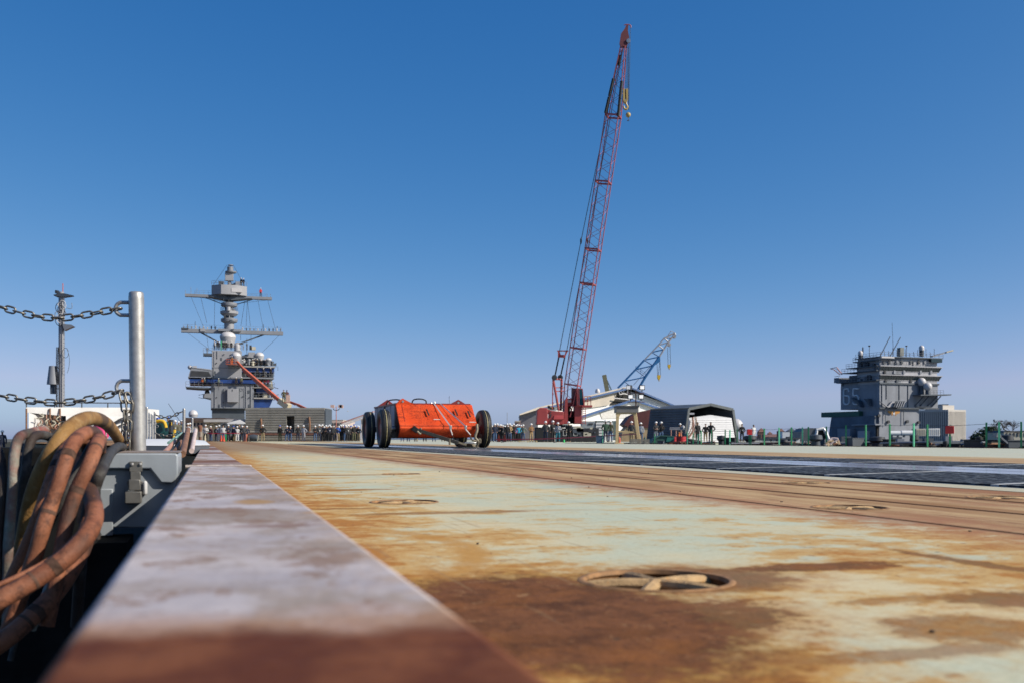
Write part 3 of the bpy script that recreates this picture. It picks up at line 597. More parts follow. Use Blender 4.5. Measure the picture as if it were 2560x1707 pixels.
# tow bar, launch shoe, axle ends
tb = MB().bar((-.85, -.80, .63), (-.70, -.84, .52), .14, .16).bar((-.72, -.82, .56), (.55, -.95, .16), .09, .11).build('tow_bar', M_blackm, sl, bevel=.01)
MB().bar((.50, -.95, .19), (.80, -.98, .10), .06, .06).build('tow_bar_end', M_olive, tb)
MB().cyl((.28, -.94, .10), (.28, -.94, .30), .035, n=8).build('bracket', M_olive, tb)
sh = MB().lathe([(.0, .02), (.30, .02), (.33, .05), (.27, .10), (.10, .16), (0, .17)], (.95, -.75, 0), 18).build('launch_shoe', M_olive, sl)
sh.scale = (1.0, .7, 1)
MB().box((.74, -1.0, .13), (1.12, -.7, .19)).build('shoe_plate', M_steel, sl, bevel=.02)
hb = MB().tube(catmull([(1.18, -.80, .74), (1.17, -.86, .55), (1.10, -.90, .34), (1.20, -.90, .2), (1.16, -.86, .05)], 4), .045, 8).build('holdback_arm', M_olive, sl)
MB().tube(catmull([(.95, -.88, .36), (1.0, -.92, .26), (1.12, -.92, .22), (1.26, -.9, .28), (1.27, -.88, .16)], 4), .03, 8).build('holdback_link', M_olive, hb)
MB().tube(catmull([(-.80, -.80, .66), (-.72, -.88, .52), (-.62, -.86, .44), (-.6, -.82, .62)], 4), .03, 8).build('rope_loop', M_olive, tb)
for x0, x1 in ((-1.62, -1.0), (1.0, 1.62)):
    for y in (0, 3.0): MB().cyl((x0, y, .605), (x1, y, .605), .085, n=14).build('axle', M_steel if y == 0 else M_blackm, sl)
MB().lathe([(.075, 0), (.075, .24), (.06, .26), (0, .26)], (-1.0, -.55, .60), 14, 'X').build('axle_stub', M_steel, sl).rotation_euler = (0, 0, 0)
# hoses and fittings on top
for pts in ([(-1.15, 2.2, 1.42), (-1.1, 1.9, 1.55), (-.95, 1.3, 1.56), (-.85, .9, 1.5), (-.8, .6, 1.38)], [(-.65, .35, 1.38), (-.6, .3, 1.52), (-.4, .25, 1.55), (-.22, .25, 1.5), (-.2, .25, 1.37)]):
    MB().tube(catmull(pts, 5), .022, 8).build('top_hose', M_blackm, sl)
MB().tube(catmull([(-1.23, 2.0, 1.36), (-1.26, 2.0, 1.2), (-1.25, 2.05, 1.0)], 4), .02, 6).build('cable', M_blackm, sl)
for x, y, h in ((.02, .5, .07), (.12, .45, .10), (-.35, .6, .05)): MB().lathe([(.03, 0), (.03, h), (.015, h+.02), (0, h+.02)], (x, y, 1.36), 8).build('valve', M_steel, sl)
MB().tube(catmull([(.74, 1.0, 1.36), (.73, 1.0, 1.58), (.72, .95, 1.68)], 4), .006, 5).build('wire', M_blackm, sl)
# wheels
M_tyre = mat('tyre_rubber', (.018, .018, .019), .55, var=.3, scale=4, bump=.1)
M_rim = mat('red_brown_rim', (.20, .05, .045), .5, .2, var=.2, scale=6)
M_ypaint = mat('faded_yellow_stripe', (.42, .36, .18), .7, var=.5, scale=16)
tp = [(.34, -.11), (.40, -.145), (.47, -.158), (.54, -.15), (.578, -.125), (.592, -.10), (.583, -.094), (.583, -.084), (.598, -.078), (.602, -.042), (.590, -.036), (.590, -.024), (.605, -.018), (.606, .018), (.592, .024), (.592, .036), (.602, .042), (.598, .078), (.583, .084), (.583, .094), (.592, .10), (.578, .125), (.54, .15), (.47, .158), (.40, .145), (.34, .11)]
tyre = MB().lathe(tp, n=48, axis='X', cap=False).mesh('tyre', ang=25); tyre.materials.append(M_tyre)
rim = MB().lathe([(.345, -.105), (.33, -.12), (.30, -.09), (.16, -.07), (.15, -.10), (.09, -.11), (0, -.11)], n=28, axis='X', cap=False).lathe([(.345, .105), (.33, .12), (.30, .09), (.16, .07), (.15, .10), (.09, .11), (0, .11)], n=28, axis='X', cap=False).mesh('rim'); rim.materials.append(M_rim)
stripe = MB().lathe([(.6045, -.012), (.6085, -.008), (.6085, .006), (.6045, .010)], n=48, axis='X', cap=False).mesh('stripe'); stripe.materials.append(M_ypaint)
nut = MB().lathe([(0, -.02), (.016, -.018), (.016, .01)], n=6, axis='X').mesh('wheel_nut'); nut.materials.append(M_steel)
for x in (-1.6, 1.6):
    for y in (0, 3.0):
        w = inst('wheel', tyre, sl, (x, y, .606)); inst('rim', rim, w); inst('stripe', stripe, w, (.015 if y else .0, 0, 0))
        for k in range(8):
            a = k*math.pi/4; inst('wheel_nut', nut, w, (-.085 if x < 0 else .085, .12*math.cos(a), .12*math.sin(a)))
# ------------------------------------------------------------------ people
def body_mesh(name, pose):
    J = {'pel': (0, 0, .95, .155, .115), 'sp': (0, .0, 1.14, .15, .11), 'ch': (0, .005, 1.34, .175, .12), 'nk': (0, 0, 1.49, .058, .06), 'hb': (0, -.02, 1.57, .07, .085),
         'hd': (0, -.02, 1.66, .078, .095), 'ht': (0, -.01, 1.74, .055, .065), 'no': (0, -.125, 1.625, .016, .02)}
    for sx, sd in ((-1, 'L'), (1, 'R')):
        J.update({'sh'+sd: (sx*.185, 0, 1.42, .08, .08), 'el'+sd: (sx*.25, .03, 1.14, .058, .058), 'wr'+sd: (sx*.25, -.03, .90, .042, .042), 'ha'+sd: (sx*.245, -.05, .80, .035, .045),
                  'th'+sd: (sx*.215, -.09, .83, .016, .016), 'hi'+sd: (sx*.095, 0, .88, .10, .105), 'kn'+sd: (sx*.115, -.01, .50, .072, .075), 'an'+sd: (sx*.125, .02, .10, .055, .058),
                  'he'+sd: (sx*.125, .05, .045, .045, .04), 'to'+sd: (sx*.145, -.16, .04, .045, .035)})
    for k, v in pose.items(): J[k] = tuple(v)+tuple(J[k][len(v):])
    E = [('pel', 'sp'), ('sp', 'ch'), ('ch', 'nk'), ('nk', 'hb'), ('hb', 'hd'), ('hd', 'ht'), ('hd', 'no')]
    for sd in 'LR': E += [('ch', 'sh'+sd), ('sh'+sd, 'el'+sd), ('el'+sd, 'wr'+sd), ('wr'+sd, 'ha'+sd), ('wr'+sd, 'th'+sd), ('pel', 'hi'+sd), ('hi'+sd, 'kn'+sd), ('kn'+sd, 'an'+sd), ('an'+sd, 'he'+sd), ('an'+sd, 'to'+sd)]
    ks = list(J); me = bpy.data.meshes.new(name); me.from_pydata([J[k][:3] for k in ks], [(ks.index(a), ks.index(b)) for a, b in E], [])
    o = bpy.data.objects.new(name, me); COL.objects.link(o); o.modifiers.new('skin', 'SKIN')
    if not me.skin_vertices: 
        bm = bmesh.new(); bm.from_mesh(me); bm.verts.layers.skin.verify(); bm.to_mesh(me); bm.free()
    for i, k in enumerate(ks): me.skin_vertices[0].data[i].radius = J[k][3:5]; me.skin_vertices[0].data[i].use_root = (k == 'pel')
    o.modifiers['skin'].use_smooth_shade = True; sb = o.modifiers.new('sub', 'SUBSURF'); sb.levels = 1
    dg = bpy.context.evaluated_depsgraph_get(); out = bpy.data.meshes.new_from_object(o.evaluated_get(dg)); out.name = name
    bpy.data.objects.remove(o)
    arms = [(V(J['sh'+s][:3]), V(J['el'+s][:3]), V(J['wr'+s][:3]), V(J['ha'+s][:3])) for s in 'LR']
    def dseg(p, a, b):
        t = max(0, min(1, (p-a).dot(b-a)/max(1e-6, (b-a).length_squared))); return (p-a-(b-a)*t).length
    for p in out.polygons:
        c = p.center; mi = 1
        if c.z < .115: mi = 3
        elif c.z < .93: mi = 2
        if c.z > 1.515: mi = 0
        for a, e, w, h in arms:
            d = min(dseg(c, a, e), dseg(c, e, w)); dh = dseg(c, w+(h-w)*.35, h)
            if c.z < .96 and c.z > .6 and min(d, dh) < .075 and (abs(c.x) > .17 or c.y < -.13): mi = 1
            if dh < .062 and dh < dseg(c, e, w): mi = 0
        p.material_index = mi
    for _ in range(4): out.materials.append(None)
    out.shade_smooth(); return out
pocket = {'elL': (-.30, .06, 1.13), 'wrL': (-.21, -.08, .98), 'haL': (-.17, -.13, .92), 'thL': (-.14, -.14, .95), 'elR': (.30, .06, 1.13), 'wrR': (.21, -.08, .98), 'haR': (.17, -.13, .92), 'thR': (.14, -.14, .95)}
POSES = [body_mesh('person_body', p) for p in (
    {}, pocket,
    {'elL': (-.27, -.05, 1.15), 'wrL': (-.02, -.22, 1.18), 'haL': (.10, -.22, 1.2), 'thL': (.06, -.24, 1.24), 'elR': (.27, -.05, 1.15), 'wrR': (.02, -.20, 1.12), 'haR': (-.12, -.21, 1.14), 'thR': (-.07, -.23, 1.18)},
    dict(pocket, knL=(-.16, -.10, .50), anL=(-.20, .02, .10), heL=(-.20, .05, .045), toL=(-.23, -.15, .04), elR=(.29, -.03, 1.14), wrR=(.10, -.24, 1.22), haR=(.06, -.27, 1.30), thR=(.03, -.27, 1.27)),
    {'knL': (-.11, -.16, .52), 'anL': (-.11, -.14, .10), 'heL': (-.11, -.10, .045), 'toL': (-.12, -.32, .05), 'knR': (.11, .02, .50), 'anR': (.12, .24, .12), 'heR': (.12, .28, .08), 'toR': (.13, .08, .04), 'elL': (-.27, .12, 1.16), 'wrL': (-.25, .16, .93), 'haL': (-.24, .15, .84), 'thL': (-.21, .12, .86), 'elR': (.27, -.06, 1.16), 'wrR': (.24, -.2, .97), 'haR': (.23, -.25, .9), 'thR': (.2, -.28, .93)},
    {'elL': (-.36, .10, 1.16), 'wrL': (-.19, .02, 1.0), 'haL': (-.16, -.03, .96), 'thL': (-.14, -.06, .99), 'elR': (.36, .10, 1.16), 'wrR': (.19, .02, 1.0), 'haR': (.16, -.03, .96), 'thR': (.14, -.06, .99)})]
hat_me = MB().lathe([(.135, 0), (.140, .012), (.118, .02)]+[(.118*math.cos(a), .02+.125*math.sin(a)) for a in (.2, .5, .8, 1.1, 1.35)]+[(0, .145)], n=14).mesh('hard_hat', ang=50)
badge_me = MB().box((-.035, -.01, -.05), (.035, .0, .05)).mesh('badge')
CL = {'black': (.012, .012, .014), 'navy': (.015, .022, .05), 'dark grey': (.05, .052, .058), 'grey': (.16, .17, .18), 'brown': (.24, .125, .05), 'tan': (.36, .25, .13), 'royal blue': (.02, .10, .42), 'white': (.62, .62, .62),
      'pale grey': (.33, .35, .40), 'cyan': (.03, .32, .52), 'maroon': (.09, .03, .035), 'pink': (.75, .07, .22), 'dark green': (.03, .07, .045), 'red': (.55, .03, .03), 'grey-green': (.16, .20, .17),
      'blue jeans': (.06, .11, .22), 'khaki': (.30, .23, .13), 'olive': (.09, .09, .045), 'teal': (.02, .16, .22), 'orange': (.70, .16, .03), 'camouflage': (.13, .125, .09)}
def cloth(c): return mat('cloth_'+c.replace(' ', '_'), CL[c], .9, var=.25, scale=9, bump=.2, bscale=25)
M_skin = [mat('skin_'+k, c, .55, var=.08) for k, c in (('fair', (.50, .29, .21)), ('tan', (.34, .19, .12)), ('dark', (.11, .06, .04)))]
M_boot = mat('boot_leather', (.05, .03, .02), .6); M_boot2 = mat('tan_boot', (.22, .13, .06), .7)
HAT = {'white': mat('white_hat', (.80, .80, .79), .35, var=.03), 'blue': mat('blue_hat', (.04, .10, .45), .35, var=.05), 'brown': mat('brown_hat', (.35, .2, .1), .5), 'yellow': mat('yellow_hat', (.7, .45, .03), .4)}
M_hair = mat('dark_hair', (.03, .02, .015), .7); hair_me = MB().lathe([(.088, 0), (.098, .03), (.09, .07), (.06, .105), (0, .118)], n=12).mesh('hair', ang=60)
M_badge = mat('white_badge', (.75, .75, .75), .5)
def person(loc, label, jacket='black', pants='blue jeans', hat='white', pose=None, rot=None, h=1.0, group='onlookers', badge=None, skin=None, name='person'):
    p = random.randrange(len(POSES)) if pose is None else pose; o = inst(name, POSES[p], None, loc)
    o.rotation_euler = (0, 0, random.uniform(-.5, .5) if rot is None else rot); h = h*random.uniform(.935, 1.045); o.scale = (h*1.04, h*1.04, h)
    sk = M_skin[random.choice((0, 0, 1, 1, 2)) if skin is None else skin]
    for sl_, m in zip(o.material_slots, (sk, cloth(jacket), cloth(pants), random.choice((M_boot, M_boot, M_boot2)))): sl_.link = 'OBJECT'; sl_.material = m
    if hat:
        hh = inst('hard_hat', hat_me, o, (0, -.02, 1.70), (R(-6), 0, 0)); hh.data = hat_me
        if not hat_me.materials: hat_me.materials.append(None)
        hh.material_slots[0].link = 'OBJECT'; hh.material_slots[0].material = HAT[hat]
    else:
        hh = inst('hair', hair_me, o, (0, .005, 1.675))
        if not hair_me.materials: hair_me.materials.append(M_hair)
    if badge or (badge is None and random.random() < .3):
        if not badge_me.materials: badge_me.materials.append(M_badge)
        inst('badge', badge_me, o, (.02, -.165, 1.18))
    return tag(o, label, 'person', group)
ORD = 'first second third fourth fifth sixth seventh eighth ninth tenth eleventh twelfth thirteenth fourteenth fifteenth sixteenth seventeenth eighteenth nineteenth twentieth twenty-first twenty-second twenty-third twenty-fourth twenty-fifth'.split()
def row(spec, where, group, Y, dY=0):
    """spec: (px, jacket, pants, hat, pose); ordered from the left of the photo"""
    spec = sorted(spec, key=lambda q: q[0])
    for i, q in enumerate(spec):
        px, ja, pa, ha, po = q[:5]; y = Y+(q[5] if len(q) > 5 else random.uniform(-dY, dY))
        t = f"person in {ja} and {pa}{', '+ha+' hat' if ha else ''}, {ORD[i]} from left {where}"
        person(gnd(px, y), t, ja, pa, ha, po, group=group)
bj, kh, bk, nv = 'blue jeans', 'khaki', 'black', 'navy'
row([(514, 'white', bk, 'white', 3), (527, 'maroon', bj, 'white', 0), (541, bk, nv, 'white', 1), (548, 'pale grey', 'white', 'white', 5), (558, 'white', bj, None, 0), (571, nv, bk, 'white', 2), (584, nv, 'olive', 'blue', 1),
     (593, 'white', 'white', 'white', 0), (598, bk, bj, 'brown', 4), (606, bk, bk, 'white', 3), (610, 'dark grey', nv, None, 1)], 'before the canopy tents', 'onlookers before the canopy tents', 112, 2)
row([(657, bk, kh, 'white', 5), (700, bk, 'olive', 'blue', 0), (718, nv, bj, 'white', 3), (726, nv, bj, 'white', 2), (745, bk, nv, 'white', 0), (759, 'pale grey', 'pale grey', 'white', 5)], 'at the ribbed shelter', 'onlookers at the ribbed shelter', 112, 1)
row([(788, bk, bj, 'white', 2), (798, 'dark grey', nv, 'white', 1), (806, nv, bk, 'white', 1), (815, bk, bk, 'white', 2), (821, bk, bk, 'white', 0), (824, nv, bk, 'white', 1), (831, 'dark grey', bk, None, 0), (838, bk, nv, None, 5), (844, 'royal blue', kh, None, 3), (852, bk, bk, 'white', 2),
     (857, bk, bj, 'white', 1), (864, bk, bj, 'white', 5), (870, 'dark grey', bk, 'white', 0), (877, bk, bk, 'blue', 2), (885, bk, 'olive', 'blue', 1), (891, nv, bk, 'blue', 0), (897, bk, kh, 'white', 1)], 'behind the left tyres', 'crowd left of the sled', 110, 3)
row([(617, nv, bk, 'white', 1), (803, bk, bk, 'white', 0), (811, 'dark grey', bk, 'white', 5), (818, 'grey', bk, 'white', 1), (827, bk, bk, 'white', 0), (835, nv, bk, 'white', 2), (848, bk, bk, 'white', 0), (855, 'maroon', bk, 'white', 1), (861, bk, bk, 'blue', 0), (867, nv, bk, 'white', 2), (874, 'grey', bk, 'white', 0), (881, bk, bk, 'white', 5), (888, 'dark grey', bk, 'white', 1), (894, bk, bk, 'white', 0)], 'in the rear row', 'rear row of the crowd', 117, 1)
row([(1230, 'dark grey', bk, 'white', 0), (1247, bk, bk, 'white', 1), (1254, nv, bk, 'white', 0), (1262, bk, bk, 'white', 2), (1271, 'grey', bk, 'white', 0), (1279, bk, bk, 'white', 5), (1293, bk, bk, 'white', 1), (1300, nv, bk, 'blue', 0)], 'behind, right of sled', 'rear row right of the sled', 108, 1)
row([(1006, bk, bj, None, 0), (1021, 'royal blue', bj, None, 1), (1040, bk, kh, None, 2), (1062, 'red', bk, None, 0), (1085, bk, bj, None, 1), (1108, 'dark grey', bk, None, 0), (1132, bk, bk, None, 1)], 'seen under the sled', 'crowd behind the sled', 106, 2)
row([(1224, 'brown', bj, 'white', 0, -6), (1237, nv, bj, 'white', 1, -8), (1243, bk, bk, 'white', 0), (1251, bk, bk, 'white', 2), (1257, 'dark grey', bk, 'white', 1), (1268, bk, nv, 'white', 0), (1274, 'tan', bj, 'white', 2), (1284, bk, bk, 'white', 1), (1290, 'pink', bk, 'white', 0, 3),
     (1297, 'cyan', bk, 'white', 1), (1303, bk, bj, 'white', 0, 2), (1308, 'grey-green', bj, 'white', 5)], 'between sled and crane', 'crowd between the sled and the crane', 102, 2)
row([(1328, 'brown', 'tan', 'white', 2, 5), (1364, 'dark grey', nv, 'white', 5), (1382, bk, bk, 'white', 0, 1), (1395, 'pale grey', 'teal', 'white', 3), (1422, bk, bk, 'white', 1, -1)], 'before the crane base', 'workers before the crane', 87, 0)
row([(1514, 'dark green', nv, 'white', 1), (1526, 'olive', bj, 'white', 0, 2), (1579, 'dark grey', kh, 'white', 0, 5), (1602, 'pale grey', bj, 'white', 0, 4)], 'around the yellow frame', 'workers around the yellow frame', 84, 0)
row([(1640, 'dark grey', 'pale grey', 'white', 2), (1653, bk, bj, 'white', 3), (1700, bk, 'orange', 'white', 1), (1744, bk, bk, None, 0), (1764, bk, kh, None, 1, 1), (1777, bk, bk, None, 5, -1)], 'beside the dark shed', 'workers beside the dark shed', 91, 0)
row([(1855, bk, bk, None, 1), (1884, 'white', 'white', None, 0)], 'near the red box', 'workers by the red box post', 100, 0)
row([(395, nv, bk, 'blue', 1), (421, nv, bk, 'blue', 0), (425, bk, bk, 'white', 2, 6), (438, 'camouflage', bk, 'white', 0, 9), (447, 'camouflage', bk, 'white', 1, 12), (454, 'camouflage', bk, 'white', 5, 14), (470, 'white', bk, 'white', 0, 20), (475, 'grey', bk, 'white', 1, 22)], 'around the green forklift', 'workers around the forklift', 70, 0)
person(gnd(252, 42, -.55), 'person in pink jacket glimpsed under the tan hose arch', 'pink', bk, None, 0, group='workers by the white shelter', badge=False)
person(gnd(256, 44, -.62), 'person in red jacket half hidden under the tan hose arch', 'red', bk, None, 5, group='workers by the white shelter', badge=False)
person(gnd(314, 60, -.35), 'person in navy with a yellow vest left of the thick near post', nv, nv, None, 0, group='workers by the white shelter', badge=False)
person(gnd(332, 60, -.1), 'person in navy just left of the thick near post', nv, nv, 'white', 1, group='workers by the white shelter', badge=False)
person(gnd(6, 75, -.9), 'person in white hard hat at the left photo edge', nv, nv, 'white', 0, group='workers by the white shelter', badge=False)
person(gnd(1421, 96, 1.9), 'person standing in the dark opening of the crane house', 'maroon', bk, None, 0, group='workers before the crane', badge=False)
# ------------------------------------------------------------------ far island with the tall mast
M_haze = mat('haze_grey', (.225, .238, .268), .55, var=.07, scale=.35, streak=.22)
M_hazel = mat('light_haze_grey', (.305, .31, .335), .55, var=.06, scale=.35, streak=.15)
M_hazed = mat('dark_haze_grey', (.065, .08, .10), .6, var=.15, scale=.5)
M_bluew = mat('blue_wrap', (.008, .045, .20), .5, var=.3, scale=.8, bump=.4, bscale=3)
M_dome = mat('radome_white', (.60, .58, .58), .4, var=.03, scale=.4)
M_domeg = mat('radome_grey', (.40, .40, .42), .45, var=.04, scale=.4)
M_glass = NT('dark_window_glass').out((.012, .025, .03), .12, 0, .6)
M_dksteel = mat('dark_steel', (.045, .048, .055), .6, .3, var=.3, scale=1)
M_rail = mat('rail_grey', (.20, .205, .22), .6)
M_deckslab = mat('slab_grey', (.33, .32, .31), .6, var=.15, scale=.6)
M_cream = mat('cream_panel', (.50, .46, .36), .6, var=.1)
IS = 216.0
isl = thing('carrier_island', 'grey warship island with a tall ringed mast and wide yards', 'ship island', S(IS, 0), AX)
def f4(cx, cy, y=0): t, z = onship(430+cx/6.533, 820+cy/6.533, IS+y); return V((t, y, z))
def f3(cx, cy, y=0): t, z = onship(430+cx/6.533, 640+cy/6.533, IS+y); return V((t, y, z))
def blk(f, a, b, y0, y1, name, m, par=isl, bevel=0):
    p, q = f(*a, y0), f(*b, y0); return MB().box((p.x, y0, q.z), (q.x, y1, p.z)).build(name, m, par, bevel)
def pol(f, pts, y0, y1, name, m, par=isl): return MB().prism([f(x, y, y0) for x, y in pts], (0, y1-y0, 0)).build(name, m, par)
p = f4(655, 1310); q = f4(1190, 1310)
MB().prism([(p.x, .6, p.z+.02), (q.x, .6, p.z+.02), (q.x, .6, 0), (p.x+.1, .6, 0)], (0, 10, 0)).build('base', M_hazed, isl)
tw = blk(f4, (640, 900), (1335, 1312), 0, 14, 'lower_tower', M_haze)
for cx in (868, 1100, 1170): MB().box((f4(cx, 0).x-.03, -.05, f4(0, 1300).z), (f4(cx, 0).x+.03, 0, f4(0, 960).z)).build('seam', M_hazed, tw)
up = blk(f4, (655, 362), (1140, 905), -.06, 13, 'upper_tower', M_hazel)
MB().box((f4(655, 0).x, -.1, f4(0, 632).z), (f4(1100, 0).x, -.06, f4(0, 626).z)).build('seam', M_hazed, up)
hp = blk(f4, (902, 985), (1085, 1205), -.9, 0, 'hatch_cover', M_hazel, bevel=.05)
MB().box((f4(980, 0).x, -.98, f4(0, 1015).z), (f4(990, 0).x, -.9, f4(0, 985).z)).build('hatch_handle', M_dksteel, hp)
c = f4(1128, 1005); MB().tube([c+V((.28*math.cos(a), -.03, .28*math.sin(a))) for a in [i*math.pi/8 for i in range(17)]], .03, 5).build('ring_mark', M_dksteel, tw)
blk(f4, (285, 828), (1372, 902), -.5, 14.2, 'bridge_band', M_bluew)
blk(f4, (960, 792), (1668, 826), -.4, 14.3, 'bridge_slab', M_haze)
# left bridge wing
w = pol(f4, [(262, 800), (300, 672), (330, 640), (655, 690), (655, 806)], -.3, 7, 'bridge_wing', M_haze)
pol(f4, [(300, 778), (318, 690), (600, 708), (640, 782)], -.42, -.28, 'wing_window', M_dksteel, w)
pol(f4, [(330, 640), (655, 690), (655, 672), (480, 650)], -.4, 6.8, 'wing_roof', M_hazel, w)
c = f4(292, 636, 2); MB().lathe([(0, -.45)]+[(.45*math.cos(a), .45*math.sin(a)) for a in (-1.2, -.8, -.4, 0, .4, .8, 1.2)]+[(0, .45)], c, 14).build('radome', M_domeg, w)
blk(f4, (335, 612), (405, 645), 1, 3, 'wing_equipment', M_domeg, w)
pf = pol(f4, [(220, 950), (640, 962), (640, 984), (520, 988), (225, 968)], -1.2, 7, 'platform', M_hazed)
railing('railing', M_rail, pf, [f4(225, 950, -1.1), f4(640, 962, -1.1), f4(820, 958, -.5)], 1.05, .9, .035)
pol(f4, [(505, 1070), (640, 1060), (640, 1135), (505, 1128)], 0, 4, 'sponson', M_haze); pol(f4, [(515, 1130), (640, 1135), (640, 1162)], 0, 4, 'sponson_foot', M_hazed)
for a, b in (((432, 1090), (505, 1075)), ((432, 1128), (515, 1145))): MB().cyl(f4(*a), f4(*b), .05, n=5).build('whip', M_dksteel, isl)
c = f4(575, 1040, 1); MB().lathe([(.5, -.4), (.5, .1), (.3, .35), (0, .4)], c, 12).build('gun_mount', M_dksteel, isl)
pf = blk(f4, (510, 405), (655, 446), 0, 3, 'side_platform', M_hazed); railing('railing', M_rail, pf, [f4(512, 405), f4(655, 405)], 1.0, .7, .03)
MB().lathe([(.08, 0), (.08, .7), (.35, .72), (.35, .8), (.1, .85), (.1, 1.1), (0, 1.1)], f4(572, 405, 1), 10).build('sensor', M_haze, pf)
# platform and radomes on the front
pf = blk(f4, (920, 572), (1162, 606), -2.8, 0, 'front_platform', M_hazed); railing('railing', M_rail, pf, [f4(922, 572, -2.7), f4(1160, 572, -2.7)], 1.0, .6, .03)
def radome(f, cx, ytop, yeq, ybot, hw, y, name='radome', m2=M_domeg):
    c = f(cx, yeq, y); r = abs(f(cx+hw, yeq, y).x-c.x); hb = c.z-f(cx, ybot, y).z; ht = f(cx, ytop, y).z-c.z
    o = MB().lathe([(r*.99, 0)]+[(r*math.cos(a), ht*math.sin(a)) for a in (.0, .25, .5, .75, 1.0, 1.25, 1.45)]+[(0, ht)], c, 22).build(name, M_dome, isl)
    MB().lathe([(r*.72, -hb), (r*.8, -hb*.7), (r*.97, -hb*.1), (r, 0)], c, 22).build('radome_skirt', m2, o); return o
radome(f4, 1045, 390, 455, 600, 82, -1.3); radome(f3, 912, 1242, 1330, 1490, 133, 2.2); radome(f4, 1428, 392, 452, 600, 78, 3); radome(f4, 1578, 482, 520, 600, 52, 3, m2=M_haze)
c = f4(1066, 370, .5); rr = f4(1118, 370, .5).x-c.x
MB().lathe([(rr, 0), (rr, 1.0)]+[(rr*math.cos(a), 1.0+rr*.75*math.sin(a)) for a in (.3, .7, 1.1, 1.4)]+[(0, 1.0+rr*.75)], c, 16).build('radome', M_domeg, isl)
c = f3(1090, 1430, 5); MB().lathe([(0, .3), (.5, .22), (1.0, -.05), (1.05, -.12), (0, -.1)], c, 18).build('dish', M_domeg, isl)
MB().cyl(c, c-V((0, 0, 1.2)), .25, n=8).build('dish_post', M_hazed, isl)
railing('railing', M_rail, isl, [f4(660, 360, 0), f4(1138, 360, 0)], 1.0, .8, .03)
blk(f4, (792, 212), (815, 358), .4, .9, 'green_screen', mat('green_post', (.05, .33, .17), .6))
# right-hand decks, set back, wrapped in blue
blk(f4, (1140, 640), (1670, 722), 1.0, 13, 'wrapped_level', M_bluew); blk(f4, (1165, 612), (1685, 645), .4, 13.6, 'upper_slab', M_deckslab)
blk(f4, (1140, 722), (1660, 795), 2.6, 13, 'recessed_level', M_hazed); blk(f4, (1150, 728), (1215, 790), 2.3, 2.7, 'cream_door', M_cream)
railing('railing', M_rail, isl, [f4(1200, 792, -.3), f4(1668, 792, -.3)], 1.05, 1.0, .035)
blk(f4, (1340, 900), (1650, 965), 2.0, 12, 'shaded_level', M_hazed); blk(f4, (1330, 960), (1668, 976), -.2, 13, 'middle_slab', M_deckslab)  # dark grey levels between the slabs: their shade put into the colour
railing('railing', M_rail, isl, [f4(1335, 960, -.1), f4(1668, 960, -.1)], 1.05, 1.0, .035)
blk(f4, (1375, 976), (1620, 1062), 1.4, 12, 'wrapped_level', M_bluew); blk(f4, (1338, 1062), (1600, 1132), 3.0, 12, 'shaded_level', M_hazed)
blk(f4, (1335, 1130), (1665, 1152), -.2, 13, 'lower_slab', M_deckslab); railing('railing', M_rail, isl, [f4(1335, 1130, -.1), f4(1665, 1130, -.1)], 1.05, 1.0, .035)
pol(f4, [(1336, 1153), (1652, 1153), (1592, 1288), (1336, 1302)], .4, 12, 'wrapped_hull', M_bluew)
for i in range(46):                                                # boxes, vents and lamps on the right-hand decks
    lv = random.choice(((612, 1170, 1670), (612, 1170, 1560), (792, 1180, 1650), (960, 1345, 1660), (1130, 1345, 1650), (600, 1140, 1380), (480, 1140, 1360), (358, 1145, 1350)))
    cx = random.uniform(lv[1], lv[2]); q = f4(cx, lv[0], random.uniform(.4, 3)); s_ = random.uniform(.15, .6); hh = random.uniform(.3, 1.5)
    (MB().box(q-V((s_, s_, 0)), q+V((s_, s_, hh))) if i % 3 else MB().lathe([(s_*.5, 0), (s_*.5, hh*.7), (s_*.8, hh*.75), (s_*.6, hh), (0, hh)], q, 8)).build('deck_equipment', random.choice((M_hazed, M_haze, M_dksteel, M_domeg, M_cream)), isl)
blk(f4, (1140, 470), (1370, 600), 2, 9, 'signal_house', M_hazed); blk(f4, (1150, 440), (1330, 480), 1.5, 8, 'signal_deck', M_hazel); blk(f4, (1250, 390), (1360, 480), 3, 8, 'vent_house', M_hazel)
for cx, c0, c1 in ((1222, 170, 450), (1700, 560, 640), (1640, 900, 1000), (1730, 620, 690)): MB().cyl(f4(cx, c1, 1), f4(cx, c0, 1), .04, n=5).build('antenna', M_dksteel, isl)
for a, b in (((1660, 960), (1740, 985)), ((1660, 1100), (1740, 1080)), ((1660, 1180), (1700, 1130))): MB().cyl(f4(*a), f4(*b), .06, n=5).build('whip', M_dksteel, isl)
for cx0, cy0, cx1, cy1 in ((690, 380, 690, 620), (735, 370, 735, 500), (675, 640, 675, 800), (850, 980, 850, 1300), (1210, 920, 1210, 1300), (1290, 910, 1290, 1300), (700, 960, 700, 1300)):
    MB().cyl(f4(cx0, cy0, -.12), f4(cx1, cy1, -.12), .07, n=5).build('pipe_run', M_hazed if cx0 % 2 else M_haze, isl)
for cx, cy in ((760, 1240), (1250, 1240), (690, 700), (790, 480), (1240, 1010), (820, 1010)): blk(f4, (cx, cy), (cx+26, cy+50), -.1, .1, 'wall_door', M_hazed)
for cx, cy in ((720, 560), (840, 420), (960, 420), (720, 1120), (830, 1200), (1160, 1100), (1260, 1120), (1000, 930)): blk(f4, (cx, cy), (cx+16, cy+12), -.3, .0, 'wall_fitting', M_dksteel)
